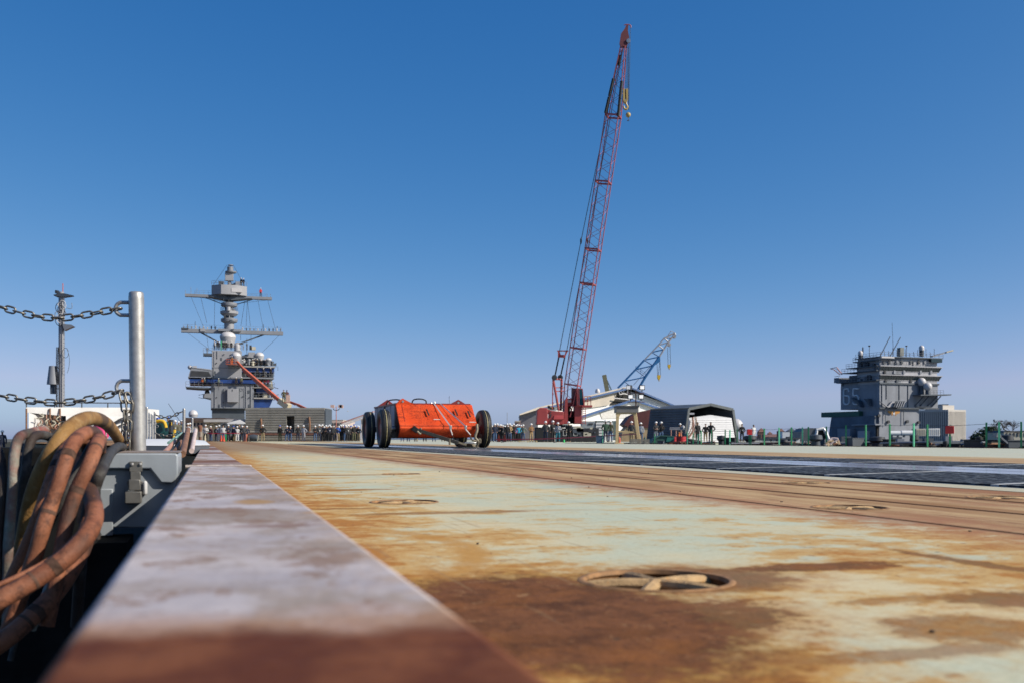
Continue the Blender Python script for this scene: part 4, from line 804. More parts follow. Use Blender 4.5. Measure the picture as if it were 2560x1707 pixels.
blk(f4, (655, 812), (960, 826), -.5, 0, 'wall_ledge', M_hazed); blk(f4, (640, 1296), (1335, 1312), -.25, 0, 'wall_ledge', M_hazed); blk(f4, (640, 915), (1335, 922), -.3, 0, 'wall_ledge', M_hazed)
# the mast
def col(cx0, cx1, y0, y1, name, m, n=14, y=4.0):
    a, b = f3(cx0, y1, y), f3(cx1, y1, y); r = (b.x-a.x)/2; top = f3(cx0, y0, y).z; return MB().lathe([(r, 0), (r, top-a.z)], ((a.x+b.x)/2, y, a.z), n).build(name, m, isl)
col(850, 1015, 1085, 1480, 'mast', M_hazel); col(858, 1008, 985, 1040, 'mast', M_hazed); col(862, 1004, 830, 925, 'mast', M_haze); col(870, 1000, 650, 790, 'mast', M_hazed)
def ringp(cx0, cx1, y0, y1, name, y=4.0):
    a, b = f3(cx0, y1, y), f3(cx1, y1, y); r = (b.x-a.x)/2; h = f3(cx0, y0, y).z-a.z
    MB().lathe([(r*.72, 0), (r*.98, h*.25), (r, h*.45), (r*.96, h*.5), (r, h*.55), (r, h*.9), (r*.8, h), (0, h)], ((a.x+b.x)/2, y, a.z), 24).build(name, M_haze, isl)
ringp(797, 1070, 765, 840, 'ring_antenna'); ringp(797, 1072, 1022, 1096, 'ring_antenna')
o = MB().lathe([(1.3, 0), (1.85, .5), (1.85, 1.05), (0, 1.05)], f3(935, 990, 4), 8).build('mast_platform', M_hazel, isl); c = f3(935, 910, 4)
railing('railing', M_rail, o, [c+V((1.75*math.cos(a), 1.75*math.sin(a), 0)) for a in [i*math.pi/4 for i in range(9)]], .8, .8, .025)
MB().lathe([(.45, 0), (.45, .8), (0, .85)], f3(920, 900, 2.2), 12).build('radome', M_domeg, isl)
def yard(f, xl, yl, xr, yr, th, name):
    a, b = f(xl, yl, 4), f(xr, yr, 4); zz = (a.z+b.z)/2
    return MB().box((a.x, 3.4, zz-th), (b.x, 4.8, zz)).build(name, M_haze, isl), a.x, b.x, zz
y1_, xa, xb, zz = yard(f3, 212, 618, 1630, 690, .55, 'upper_yard'); c0 = f3(935, 660, 4).x
MB().prism([(c0-4.2, 2.6, zz-.5), (c0+4.6, 2.6, zz-.5), (c0+.9, 2.6, zz-1.05), (c0-.9, 2.6, zz-1.05)], (0, 3, 0)).build('yard_root', M_hazed, y1_)
for x in (xa+.1, xa+1.2, xa+2.0, xa+2.4, xb-.3, xb-1.0): MB().cyl((x, 4, zz), (x, 4, zz+random.uniform(.7, 1.8)), .04, n=5).build('antenna', M_haze, y1_)
railing('railing', M_rail, y1_, [(xa+2, 3.5, zz), (c0-3.4, 3.5, zz)], .8, 1, .02); railing('railing', M_rail, y1_, [(c0+3.6, 3.5, zz), (xb-1, 3.5, zz)], .6, 1.2, .02)
for sx in (-1, 1): MB().bar((c0+sx*.9, 4, zz-2.0), (c0+sx*4.8, 4, zz-.6), .16, .16).build('strut', M_hazed, y1_)
hz = MB().prism([(c0-3.6, 5.5, zz), (c0-3.6, 3.2, zz), (c0-1.7, 1.6, zz), (c0+1.2, 1.6, zz), (c0+3.6, 3.2, zz), (c0+3.6, 5.5, zz)], (0, 0, 2.0)).build('radar_house', M_hazel, isl)
railing('railing', M_rail, hz, [(c0-3.6, 3.2, zz+2), (c0-1.7, 1.6, zz+2), (c0+1.2, 1.6, zz+2), (c0+3.6, 3.2, zz+2)], .9, .7, .03)
MB().box((c0+.4, 1.52, zz+.5), (c0+2.6, 2.2, zz+1.3)).build('house_panel', M_dome, hz).rotation_euler = (0, 0, 0)
MB().box((c0-2.2, 3, zz+2), (c0-1.1, 4, zz+2.9)).build('house_equipment', M_hazed, hz); MB().box((c0+1.3, 2.6, zz+2), (c0+2.2, 3.4, zz+2.9)).build('house_equipment', M_hazel, hz)
MB().cyl((c0, 4, zz+2), (c0, 4, zz+3.4), .35, n=10).build('mast', M_haze, isl)
a, b = f3(866, 405, 3.6), f3(1004, 285, 3.6); MB().box((a.x, 3.4, a.z), (b.x, 4.4, b.z)).build('radar_panel', M_hazel, isl, bevel=.05)
ringp(868, 1055, 248, 284, 'top_platform'); col(900, 1003, 180, 250, 'top_drum', M_haze); MB().lathe([(.08, -.5), (.08, -.1), (.62, 0), (.5, .15), (0, .2)], f3(960, 160, 4), 14).build('top_disc', M_haze, isl)
y2_, xa, xb, z2 = yard(f3, 150, 1185, 1812, 1252, .75, 'lower_yard'); c0 = f3(935, 1230, 4).x
MB().box((c0-2.3, 2.6, z2-.35), (c0+2.4, 5.4, z2+.12)).build('yard_root', M_haze, y2_)
MB().box((xa, 3.2, z2-.1), (xa+1.5, 5, z2+.15)).build('yard_tip', M_hazed, y2_); MB().box((xa+3.8, 3.2, z2-.5), (xa+4.8, 3.4, z2+.15)).build('yard_plate', M_hazel, y2_)
for i in range(26):
    x = xa+.5+(xb-xa-1)*i/25
    if abs(x-c0) < 2.2: continue
    MB().lathe([(.10, 0), (.10, .3), (.16, .35), (.1, .5+.3*random.random()), (0, .55)], (x, 3.8, z2), 6).build('lamp', random.choice((M_dome, M_haze, M_dksteel)), y2_)
railing('railing', M_rail, y2_, [(xa+.4, 3.5, z2), (xb-.4, 3.5, z2)], .9, 1.3, .02)
for x, h in ((xa+1.3, 1.0), (xa+2.8, 1.6), (xb-4.1, 1.5), (xb-1.2, 1.2)): MB().cyl((x, 4, z2), (x, 4, z2+h), .06, n=5).build('antenna', M_dksteel, y2_)
for a, b in (((450, 1245), (775, 1420)), ((1540, 1275), (1105, 1430))): MB().bar(f3(*a, 4), f3(*b, 4), .28, .28).build('strut', M_hazed, y2_)
for a, b in (((470, 680), (570, 1100)), ((1190, 740), (1125, 1150)), ((1232, 740), (1282, 1150)), ((1232, 740), (1210, 1150)), ((1120, 1290), (1122, 1380)), ((1290, 1290), (1290, 1400))):
    MB().cyl(f3(*a, 3.6), f3(*b, 3.6), .035, n=4).build('halyard', M_dksteel, isl)
for k in range(34):                                                # small aerials, lamps and boxes crowding the mast
    cx = random.uniform(830, 1040); cy = random.choice((500, 760, 905, 1020, 1085, 660, 1215)); q = f3(cx, cy, random.uniform(2.0, 5.5)); hh = random.uniform(.3, 1.2)
    (MB().cyl(q, q+V((0, 0, hh)), .05, n=5) if k % 2 else MB().box(q+V((-.2, -.2, 0)), q+V((.25, .2, hh*.6)))).build('mast_fitting', random.choice((M_hazed, M_dksteel, M_haze, M_domeg)), isl)
for a, b in (((250, 640), (860, 760)), ((1600, 720), (1010, 790)), ((300, 640), (520, 1180)), ((700, 700), (690, 1190)), ((1400, 710), (1500, 1240)), ((1560, 720), (1700, 1240)), ((900, 150), (660, 500)), ((1000, 150), (1190, 500)), ((180, 1200), (655, 1560)), ((1780, 1270), (1400, 1640)), ((560, 1230), (600, 1560))):
    MB().cyl(f3(*a, 3.5), f3(*b, 3.5), .03, n=4).build('rigging', M_dksteel, isl)
# crew on the island
def crew(f, cx, cy, y, label, ja, hat='white', pa='black', pose=0): 
    q = f(cx, cy, y); person(S(IS, 0)+U*q.y+N*q.x+V((0, 0, q.z)), label, ja, pa, hat, pose, group='workers on the island', badge=False)
for k, (cx, ja) in enumerate(((694, 'white'), (736, 'black'), (770, 'navy'), (834, 'black'), (862, 'black'), (888, 'black'), (968, 'black'))): crew(f4, cx, 360, .5, f'worker in {ja} top on the tower roof under the great dome, {ORD[k]} from left', ja)
for k, (cx, ja) in enumerate(((1130, 'black'), (1170, 'navy'))): crew(f3, cx, 500, 3.6, f'worker in {ja} top on the radar house roof, {ORD[k]} from left', ja)
crew(f3, 1448, 672, 4, 'worker in red and navy leaning on the upper yard', 'red')
for k, (cx, ja) in enumerate(((492, 'orange'), (530, 'grey-green'), (762, 'grey-green'), (1048, 'black'), (1135, 'olive'))): crew(f4, cx, 952 if cx < 800 else 940, -.9, f'worker in {ja} before the blue band, {ORD[k]} from left', ja)
for k, (cx, ja) in enumerate(((1180, 'white'), (1320, 'black'), (1352, 'navy'), (1390, 'black'), (1450, 'black'), (1520, 'navy'))): crew(f4, cx, 640, 1.0, f'worker in {ja} top on the upper right deck, {ORD[k]} from left', ja)
for k, (cx, ja) in enumerate(((1392, 'black'), (1496, 'dark grey'), (1612, 'black'))): crew(f4, cx, 790, .3, f'worker in {ja} top on the railed right deck, {ORD[k]} from left', ja)
for k, (cx, ja) in enumerate(((1455, 'black'), (1516, 'red'), (1570, 'pink'))): crew(f4, cx, 960, .5, f'worker in {ja} top on the middle right deck, {ORD[k]} from left', ja)
# ------------------------------------------------------------------ boom lifts in front of the island
M_lift = mat('lift_orange', (.55, .13, .065), .5, var=.12, scale=.8); M_lcream = mat('lift_cream', (.60, .52, .36), .5, var=.1)
lf = thing('boom_lift', 'long orange telescopic boom lift reaching up to the island', 'boom lift', gnd(766, 197))
def l4(cx, cy, Y): return at(430+cx/6.533, 820+cy/6.533, Y)-lf.location
MB().bar(l4(1915, 1290, 196), l4(1760, 1180, 197.5), 1.0, 1.15).build('boom_base', M_lcream, lf)
MB().bar(l4(1770, 1190, 197.4), l4(1165, 670, 203), .55, .66).build('boom_mid', M_lift, lf); MB().bar(l4(1190, 690, 202.8), l4(1060, 545, 204), .36, .42).build('boom_tip', M_lift, lf)
MB().box(V((-.3, -1.2, .5)), V((4.2, 1.2, 1.9))).build('chassis', M_lift, lf)
for x in (.4, 3.4): MB().lathe([(.3, -.2), (.5, -.18), (.5, .18), (.3, .2)], (x, -1.2, .5), 16, 'Y').build('wheel', M_tyre, lf)
bk_ = l4(975, 595, 204); bs = MB().box(bk_+V((-1.0, -.6, 0)), bk_+V((.9, .6, .12))).build('basket_floor', M_lift, lf)
railing('basket_rail', M_lift, bs, [bk_+V(q) for q in ((-1, -.6, .1), (.9, -.6, .1), (.9, .6, .1), (-1, .6, .1), (-1, -.6, .1))], 1.0, .9, .04)
person(at(430+980/6.533, 820+590/6.533, 204), 'worker in brown raised in the long lift basket', 'brown', 'orange', 'white', 1, group='lift workers', badge=False)
lf2 = thing('boom_lift', 'small orange articulated lift with a two-man basket behind the shelter', 'boom lift', gnd(765, 140))
def l5(cx, cy, Y): return at(590+cx/7.127, 970+cy/7.127, Y)-lf2.location
MB().bar(l5(1240, 360, 140), l5(1090, 290, 140.5), .30, .34).build('boom_base', M_lift, lf2); MB().bar(l5(1090, 285, 140.5), l5(940, 230, 141), .22, .24).build('boom_tip', M_lift, lf2)
MB().bar(l5(1060, 300, 140.6), l5(930, 245, 141), .08, .08).build('level_link', M_lift, lf2)
q = l5(905, 260, 141); MB().box(q+V((-.35, -.4, 0)), q+V((.55, .4, .08))).build('basket_floor', M_lift, lf2); MB().box(q+V((.0, -.42, .05)), q+V((.55, -.36, 1.1))).build('basket_panel', mat('lift_pale', (.75, .5, .4), .6), lf2)
MB().box(V((-1.5, -.8, .3)), V((1.5, .8, 1.5))).build('chassis', M_lift, lf2); MB().bar(V((0, 0, 1.4)), l5(1240, 360, 140), .35, .4).build('riser', M_lift, lf2)
for x in (-1, 1): MB().lathe([(.25, -.15), (.45, -.13), (.45, .13), (.25, .15)], (x, -.8, .45), 14, 'Y').build('wheel', M_tyre, lf2)
for k, cx in enumerate((850, 905)): person(at(590+cx/7.127, 970+258/7.127, 141.2+.3*k), f"worker in {('olive', 'maroon')[k]} in the small lift basket", ('olive', 'maroon')[k], 'olive', None, 1, group='lift workers', badge=False)

# ------------------------------------------------------------------ left background: mast, wrapped scaffold, forklift, canopies
ms = thing('antenna_mast', 'slim grey antenna mast with two small platforms at the left', 'mast', gnd(157, 95, -2.5))
def m7(cx, cy, dy=0): return at(cx/5.6, 720+cy/5.6, 95+dy)-ms.location
r_ = abs(m7(895, 0).x-m7(822, 0).x)/2; cx_ = m7(859, 0).x
MB().cyl((cx_, 0, 0), (cx_, 0, m7(0, 60).z), r_, n=16).build('pole', M_hazel, ms)
MB().prism([m7(748, 98, -.4), m7(820, 78, -.4), m7(900, 78, -.4), m7(1032, 110, -.4), m7(910, 128, -.4), m7(800, 122, -.4)], (-.3, .8, 0)).build('top_platform', M_hazed, ms)
MB().prism([m7(870, 505, -.4), m7(1000, 518, -.4), m7(1034, 540, -.4), m7(900, 600, -.4)], (-.2, .8, 0)).build('lower_platform', M_haze, ms)
for dx in (905, 925): MB().cyl((m7(dx, 0).x, -.3, 0), (m7(dx, 0).x, -.3, m7(0, 130).z), .02, n=4).build('ladder_rail', M_rail, ms)
b = MB()
for i in range(40): z = i*.33; b.cyl((m7(905, 0).x, -.3, z), (m7(925, 0).x, -.3, z), .015, n=4)
b.build('ladder_rungs', M_rail, ms, kind='stuff')
for dx in (812, 826, 842): MB().tube(catmull([(m7(dx, 0).x+random.uniform(-.03, .03), -.3, z) for z in (0, 3, 6, 9, 11.5)], 4), .04, 5).build('cable', M_dksteel, ms)
for i in range(7): q = m7(845+random.uniform(-40, 45), 240+i*38, -.5); MB().tube([q+V((.35*math.cos(a), random.uniform(-.1, .1), .45*math.sin(a))) for a in [k*.63 for k in range(11)]], .035, 5).build('coiled_cable', random.choice((M_dksteel, M_dome, M_haze)), ms)
q = m7(745, 1345); MB().lathe([(.95*.6, 0), (.62*.6, 1.75), (0, 1.78)], q, 14).build('horn', M_haze, ms); MB().box(q+V((-.2, -.2, -.9)), q+V((.2, .2, 0))).build('horn_post', M_hazed, ms); MB().box(m7(700, 1410), m7(815, 1395, .6)).build('horn_shelf', M_hazed, ms)
MB().box(m7(762, 1118), m7(815, 1102, .4)).build('bracket', M_hazed, ms); MB().cyl(m7(880, 60), m7(880, -60), .04, n=5).build('top_antenna', M_lift, ms); MB().box(m7(768, 75), m7(830, 45, .5)).build('top_lamp', M_dksteel, ms)
MB().tube(catmull([m7(930, 285), m7(1005, 290), m7(1005, 215)], 3), .03, 5).build('side_antenna', M_haze, ms)
MB().tube([m7(915+45*math.cos(a), 905+70*math.sin(a), -.5) for a in [k*.5 for k in range(13)]], .02, 4).build('loop_cable', M_dksteel, ms); MB().tube(catmull([m7(935, 840, -.4), m7(970, 960, -.4), m7(965, 1100, -.4), m7(940, 1190, -.4)], 4), .02, 4).build('hanging_cable', M_dksteel, ms)
M_wrap = mat('white_sheeting', (.72, .72, .72), .6, var=.08, scale=.6, bump=.9, bscale=1.2)
wr = thing('sheeted_scaffold', 'scaffold wrapped in torn white sheeting behind the hoses', 'scaffold', gnd(200, 80))
def a0(px, py, dy=0): return at(px, py, 74+dy+(px-65)*.024)-wr.location
MB().prism([a0(65, 1017), a0(332, 1018), a0(332, 1040), a0(240, 1042), a0(150, 1038), a0(65, 1030)], (0, 6, 0)).build('sheeting', M_wrap, wr)
MB().prism([a0(165, 1036), a0(330, 1038), a0(330, 1090), a0(165, 1090)], (0, 5, 0)).build('sheeting', M_wrap, wr)
MB().prism([a0(72, 1030), a0(85, 1036), a0(82, 1085), a0(72, 1085)], (0, 4, 0)).build('torn_flap', M_wrap, wr)
MB().prism([a0(86, 1032, 3), a0(165, 1034, 3), a0(165, 1085, 3), a0(86, 1085, 3)], (0, 1, 0)).build('inner_wall', mat('blue_grey_wall', (.22, .27, .32), .7, var=.15), wr)
railing('top_rail', M_dksteel, wr, [a0(66, 1017), a0(332, 1018)], .36, 1.9, .05, (1.0,))
for px in (66, 125, 150): MB().cyl(a0(px, 1020, -.2), a0(px, 1092, -.2), .07, n=6).build('scaffold_leg', M_p1, wr)
for i in range(22): px, py = random.uniform(85, 160), random.uniform(1030, 1062); MB().tube(catmull([a0(px, py, -.4), a0(px+random.uniform(-12, 12), py+8, -.6), a0(px+random.uniform(-15, 15), py+random.uniform(10, 22), -.4)], 4), .035, 5).build('dangling_rope', random.choice((M_p1, M_dksteel, M_p3, M_cream)), wr)
for i in range(8): py = random.uniform(1040, 1065); MB().tube(catmull([a0(285, py+10, -.3), a0(303, py, -.4), a0(325, py-6, -.3)], 4), .04, 5).build('dangling_rope', M_dksteel, wr)
fk = thing('forklift', 'teal and yellow forklift truck among workers left of the island', 'forklift', gnd(412, 66))
def k0(px, py, dy=0): return at(px, py, 66+dy)-fk.location
M_teal = mat('teal_machine', (.02, .10, .10), .5, var=.2); M_yel = mat('machine_yellow', (.72, .46, .03), .5, var=.1)
MB().prism([k0(390, 1100), k0(432, 1100), k0(432, 1082), k0(420, 1076), k0(405, 1080), k0(390, 1085)], (0, 2.2, 0)).build('body', M_teal, fk, bevel=.05)
MB().prism([k0(389, 1058), k0(408, 1054), k0(412, 1062), k0(412, 1082), k0(389, 1084)], (0, 1.6, 0)).build('cab', M_teal, fk)
MB().tube(catmull([k0(388, 1053, -.2), k0(400, 1051, -.2), k0(409, 1053, -.2), k0(413, 1060, -.2), k0(415, 1068, -.2)], 4), .11, 8).build('boom_arm', M_yel, fk)
MB().box(k0(421, 1048), k0(434, 1095, .5)).build('mast_frame', M_dksteel, fk); MB().box(k0(428, 1054, -.1), k0(430, 1062)).build('mast_mark', M_yel, fk); MB().box(k0(433.5, 1073, -.3), k0(440, 1082)).build('yellow_panel', M_yel, fk)
MB().box(k0(434, 1083, -.3), k0(436, 1094)).build('hazard_stripe', M_yel, fk)
for px in (396, 424): MB().lathe([(.12, -.15), (.27, -.14), (.27, .14), (.12, .15)], k0(px, 1100)+V((0, -.1, .1)), 14, 'Y').build('wheel', M_tyre, fk)
bl = thing('deck_house', 'low brown-roofed cream deck house left of the island', 'deck house', gnd(500, 150))
def d0(px, py, dy=0): return at(px, py, 150+dy)-bl.location
MB().prism([d0(463, 1052), d0(512, 1053), d0(512, 1104), d0(463, 1104)], (0, 8, 0)).build('wall', M_cream, bl); MB().prism([d0(462, 1043, -.4), d0(560, 1044, -.4), d0(585, 1052, -.4), d0(462, 1053, -.4)], (0, 9, 0)).build('roof', mat('brown_roof', (.12, .085, .07), .7, var=.2), bl)
for i in range(5): MB().box(d0(466+i*9, 1056, -.05), d0(471+i*9, 1064)).build('window', M_dksteel, bl)
rd = thing('radome', 'white ball radome standing on the brown-roofed deck house', 'radome', at(483, 1042, 152))
rr = 11.5/F*152; MB().lathe([(rr, rr*.6)]+[(rr*math.cos(a), rr*.6+rr*math.sin(a)) for a in (.0, .3, .6, .9, 1.2, 1.45)]+[(0, rr*1.6)], (0, 0, 0), 20).build('cap', M_dome, rd)
MB().lathe([(rr*.85, 0), (rr, rr*.6)], (0, 0, 0), 20).build('skirt', M_domeg, rd)
MB().cyl(at(421, 1008, 120), at(455, 1060, 120), .03, n=5).build('guy_wire', M_dksteel); tag(bpy.data.objects['guy_wire'], 'thin slanting wire behind the far galvanised post', 'wire')
def canopy(label, px0, px1, yt, ye, Y, peak=None):
    c = thing('canopy_tent', label, 'canopy', gnd((px0+px1)/2, Y)); g0 = lambda px, py, dy=0: at(px, py, Y+dy)-c.location
    m = mat('canopy_fabric', (.62, .60, .56), .7, var=.06, scale=.8)
    if peak: MB().add([g0(px0, ye), g0(px1, ye), g0(px1, ye-2, 4), g0(px0, ye-2, 4), g0(peak, yt, 2)], [(0, 1, 4), (1, 2, 4), (2, 3, 4), (3, 0, 4)]).prism([g0(px0, ye), g0(px1, ye), g0(px1, ye+1.6), g0(px0, ye+1.6)], (0, .05, 0)).build('roof', m, c)
    else: MB().prism([g0(px0, ye), g0(px0, yt+1), g0(px0+2, yt), g0(px1-1, yt), g0(px1, ye)], (0, 4, 0)).build('roof', m, c)
    for px in (px0+1, (px0+px1)/2, px1-1): MB().cyl(g0(px, ye), g0(px, 1103), .05, n=6).build('leg', M_dksteel, c)
    b = MB()
    for i in range(5): x0_ = px0+(px1-px0)*i/5; x1_ = px0+(px1-px0)*(i+1)/5; b.cyl(g0(x0_, ye+2), g0(x1_, ye+9), .035, n=4).cyl(g0(x1_, ye+2), g0(x0_, ye+9), .035, n=4)
    b.build('truss', M_dksteel, c)
canopy('long flat white canopy before the island base', 509, 613, 1047, 1054, 122); canopy('pointed beige canopy beside the ribbed shelter', 567, 614, 1048, 1058, 117, 600)

# ------------------------------------------------------------------ ribbed shelter
M_rib = mat('ribbed_grey_steel', (.25, .24, .215), .6, var=.12, scale=.7, streak=.25); M_ribl = mat('ribbed_pale_steel', (.36, .35, .33), .6, var=.12, scale=.7)
rs = thing('ribbed_shelter', 'long grey shelter of horizontal ribbed boards with an open doorway', 'shelter', gnd(713, 120))
def r5(cx, cy, dy=0): return at(590+cx/7.127, 970+cy/7.127, 120+dy)-rs.location
xl, xr = r5(168, 0).x, r5(1578, 0).x; ys_ = [352]+[405+43.2*i for i in range(13)]; dl, dr = r5(900, 0).x, r5(1042, 0).x
for i in range(len(ys_)-1):
    zt, zb = r5(0, ys_[i]).z, r5(0, ys_[i+1]).z+.045; mm = M_ribl if (i in (9, 10) or i == 6) else M_rib
    segs = [(xl, dl, mm if i >= 9 else M_rib), (dr, xr, mm)] if ys_[i+1] > 500 and ys_[i] < 780 else [(xl, xr, M_rib)]
    if i == 12: segs = [(xl+.2, xr-.05, M_rib)]
    for a, b, m_ in segs:
        MB().prism([(a, 0, zb), (a, -.06, zb+.03), (a, -.075, zt-.05), (a, 0, zt)], (b-a, 0, 0)).build('board', m_, rs)
MB().box((xl, .01, r5(0, 800).z), (dl, .2, r5(0, 355).z)).box((dr, .01, r5(0, 800).z), (xr, .2, r5(0, 355).z)).box((xl, .01, 0), (xr, .25, r5(0, 800).z)).box((dl, .01, r5(0, 495).z), (dr, .2, r5(0, 355).z)).build('wall', M_rib, rs)
MB().box((xl, 4.0, 0), (xr, 4.2, r5(0, 355).z)).build('rear_wall', M_rib, rs); MB().prism([(xl, 0, r5(0, 356).z), (xr-.05, 0, r5(0, 356).z), (xr-.05, 4.2, r5(0, 356).z), (xl, 4.2, r5(0, 356).z)], (0, 0, .08)).build('roof', M_rib, rs)
MB().prism([(xr, -.05, 0), (xr, -.05, r5(0, 400).z), (xr, .25, r5(0, 358).z), (xr, 4.2, r5(0, 356).z), (xr, 4.2, 0)], (.14, 0, 0)).build('end_wall', M_hazed, rs)
MB().box((xl, -.12, r5(0, 830).z), (xr, -.06, r5(0, 795).z)).build('rust_rail', mat('rust_rail', (.16, .07, .05), .8, var=.3), rs)
MB().box((dl+.1, 2, .4), (dr, 2.1, r5(0, 500).z)).build('inner_partition', M_rib, rs)
for cx, h in ((455, 1.5), (1315, 1.7)): q = r5(cx, 760); MB().tube(catmull([q+V((0, -.15, 0)), q+V((.05, -.25, h*.5)), q+V((-.05, -.15, h))], 3), .11, 8).build('hung_coil', M_p1, rs)
MB().box(r5(420, 352), r5(905, 343, .3)).build('roof_cap', M_ribl, rs)
for cx, w_, h_, nm in ((150, 70, 110, 'gas_cart'),): pass
gc_ = thing('rust_red_drum', 'rust red drum at the left foot of the ribbed shelter', 'drum', gnd(613, 114)); MB().lathe([(.27, 0), (.27, .24), (.285, .25), (.27, .26), (.27, .55), (.285, .56), (.27, .57), (.27, .85), (0, .85)], n=16).build('shell', mat('rust_red', (.34, .10, .06), .6, var=.2), gc_)
ac = thing('compressor', 'small dark compressor on the deck before the ribbed shelter', 'compressor', gnd(634, 114)); MB().lathe([(.0, -.5), (.3, -.42), (.38, 0), (.3, .42), (0, .5)], (0, 0, .45), 14, 'X').build('tank', M_hazed, ac); MB().box((-.5, -.25, .0), (.45, .25, .12)).build('skid', M_dksteel, ac); MB().tube([(.45, 0, .1), (.55, 0, .7), (.5, 0, .75)], .04, 6).build('handle', M_cream, ac)
sb = thing('shelter', 'smaller shelter end showing behind the ribbed shelter', 'shelter', gnd(816, 132)); MB().prism([at(806, 1104, 132)-sb.location, at(806, 1042, 132)-sb.location, at(815, 1042, 132)-sb.location, at(818, 1048, 132)-sb.location, at(818, 1104, 132)-sb.location], (0, 3, 0)).build('wall', M_rib, sb); MB().box(V((-.6, -.1, 3.2)), V((.1, 3.2, 3.34))).build('roof_edge', M_ribl, sb)
pk = thing('pink_building', 'low flat pinkish building behind the lamp post', 'building', gnd(838, 260, -2)); q0 = lambda px, py: at(px, py, 260)-pk.location
MB().prism([q0(818, 1108), q0(818, 1049), q0(857, 1049), q0(857, 1108)], (0, 20, 0)).build('wall', mat('pink_beige_wall', (.52, .42, .38), .8, var=.06, scale=.3), pk); MB().prism([q0(817, 1050), q0(817, 1048.4), q0(858, 1048.4), q0(858, 1050)], (0, 20, 0)).build('parapet', M_cream, pk)
for i in range(5): MB().box(q0(822+i*7, 1062)+V((0, -.1, 0)), q0(826+i*7, 1056)+V((0, .05, 0))).build('window', M_dksteel, pk)
lp = thing('lamp_post', 'reddish lamp post with twin floodlights behind the crowd', 'lamp post', gnd(840.5, 200)); z0_ = lambda px, py: at(px, py, 200)-lp.location
M_lp = mat('red_oxide', (.45, .16, .12), .5)
MB().cyl((0, 0, 0), z0_(840.5, 1015), .10, .07, 8).build('pole', M_lp, lp); MB().tube(catmull([z0_(833, 1020), z0_(835, 1023.5), z0_(840.5, 1024.5), z0_(846, 1023.5), z0_(849, 1020)], 4), .08, 6).build('crossarm', M_dksteel, lp)
for px in (830.5, 849.5, 853): q = z0_(px, 1015); MB().prism([q+V(v) for v in ((-.38, 0, -.2), (.38, 0, -.35), (.38, 0, .3), (-.3, 0, .35))], (0, .5, 0)).build('floodlight', mat('lamp_salmon', (.6, .4, .34), .5), lp)
for k, (px, py, r_) in enumerate(((869.5, 1027, 2.2), (836, 1039, 1.2))):
    b_ = thing('gull', ['white gull flying right of the lamp post', 'small white gull flying left of the lamp pole'][k], 'bird', at(px, py, 120)); s_ = r_/F*120
    MB().lathe([(0, -1.2*s_), (.35*s_, -.5*s_), (.4*s_, .2*s_), (.15*s_, 1.0*s_), (0, 1.3*s_)], axis='X', n=8).build('body', M_white, b_); MB().prism([(-.2*s_, 0, .1*s_), (.3*s_, 0, .1*s_), (.1*s_, 1.6*s_, .7*s_)], (0, 0, .08*s_)).prism([(-.2*s_, 0, .1*s_), (.3*s_, 0, .1*s_), (.1*s_, -1.6*s_, .7*s_)], (0, 0, .08*s_)).build('wings', M_white, b_)
gw = thing('gangway', 'white lattice gangway sloping up behind the left tyres', 'gangway', gnd(880, 150)); w0 = lambda px, py, dy=0: at(px, py, 150+dy)-gw.location
M_gw = mat('gangway_white', (.66, .60, .60), .5)
for dy in (0, 1.4):
    for (a, b) in (((858, 1062), (935, 1035)), ((858, 1055), (935, 1029))): MB().bar(w0(*a, dy), w0(*b, dy), .16, .16).build('chord', M_gw, gw)
b = MB()
for i in range(9): x0_ = 858+i*8.5; f_ = lambda x: (x-858)/77; b.bar(w0(x0_, 1062-27*f_(x0_)), w0(x0_+8.5, 1055-26*f_(x0_+8.5)), .1).bar(w0(x0_, 1062-27*f_(x0_)), w0(x0_, 1055-26*f_(x0_)), .1)
b.build('lattice', M_gw, gw); MB().bar(w0(856, 1056, .7), w0(935, 1028, .7), 1.6, .12).build('walkway', M_lp, gw); MB().bar(w0(862, 1060, .7), w0(862, 1104, .7), .3).bar(w0(905, 1046, .7), w0(905, 1104, .7), .3).build('supports', M_gw, gw)
# ------------------------------------------------------------------ red lattice boom crane
M_cr = mat('crane_red', (.33, .045, .045), .55, var=.15, scale=.8, streak=.15); M_crl = mat('crane_boom_red', (.36, .075, .085), .55, var=.12, scale=.5)
M_wire = mat('wire_rope', (.03, .035, .045), .6, .4); M_sleeve = mat('black_sleeve', (.01, .01, .012), .7); M_hook = mat('hook_yellow', (.50, .36, .12), .5, var=.15)
CY = 96.0
cr = thing('lattice_crane', 'tall red lattice boom crane on a dark carrier in mid-deck', 'crane', gnd(1410, CY))
def c0_(px, py, dy=0): return at(px, py, CY+dy)-cr.location
Pf, Pt = c0_(1420, 1040, -.5), c0_(1562, 100, -2.5); ax = (Pt-Pf).normalized()
e1 = V((math.cos(R(18)), -math.sin(R(18)), 0)); e1 = (e1-ax*e1.dot(ax)).normalized(); e2 = ax.cross(e1)
def bc(py, w, w2=None):
    f = (1040-py)/940; c = Pf.lerp(Pt, f); w2 = w if w2 is None else w2; return [c+e1*w*i+e2*w2*j for i, j in ((-.5, -.5), (.5, -.5), (.5, .5), (-.5, .5))]
secs = [(1040, .75, 1.25), (960, 1.27, 1.27), (868, 1.27, 1.27), (706, 1.27, 1.27), (620, 1.27, 1.27), (452, 1.27, 1.27), (288, 1.25, 1.25), (118, .42, .7)]
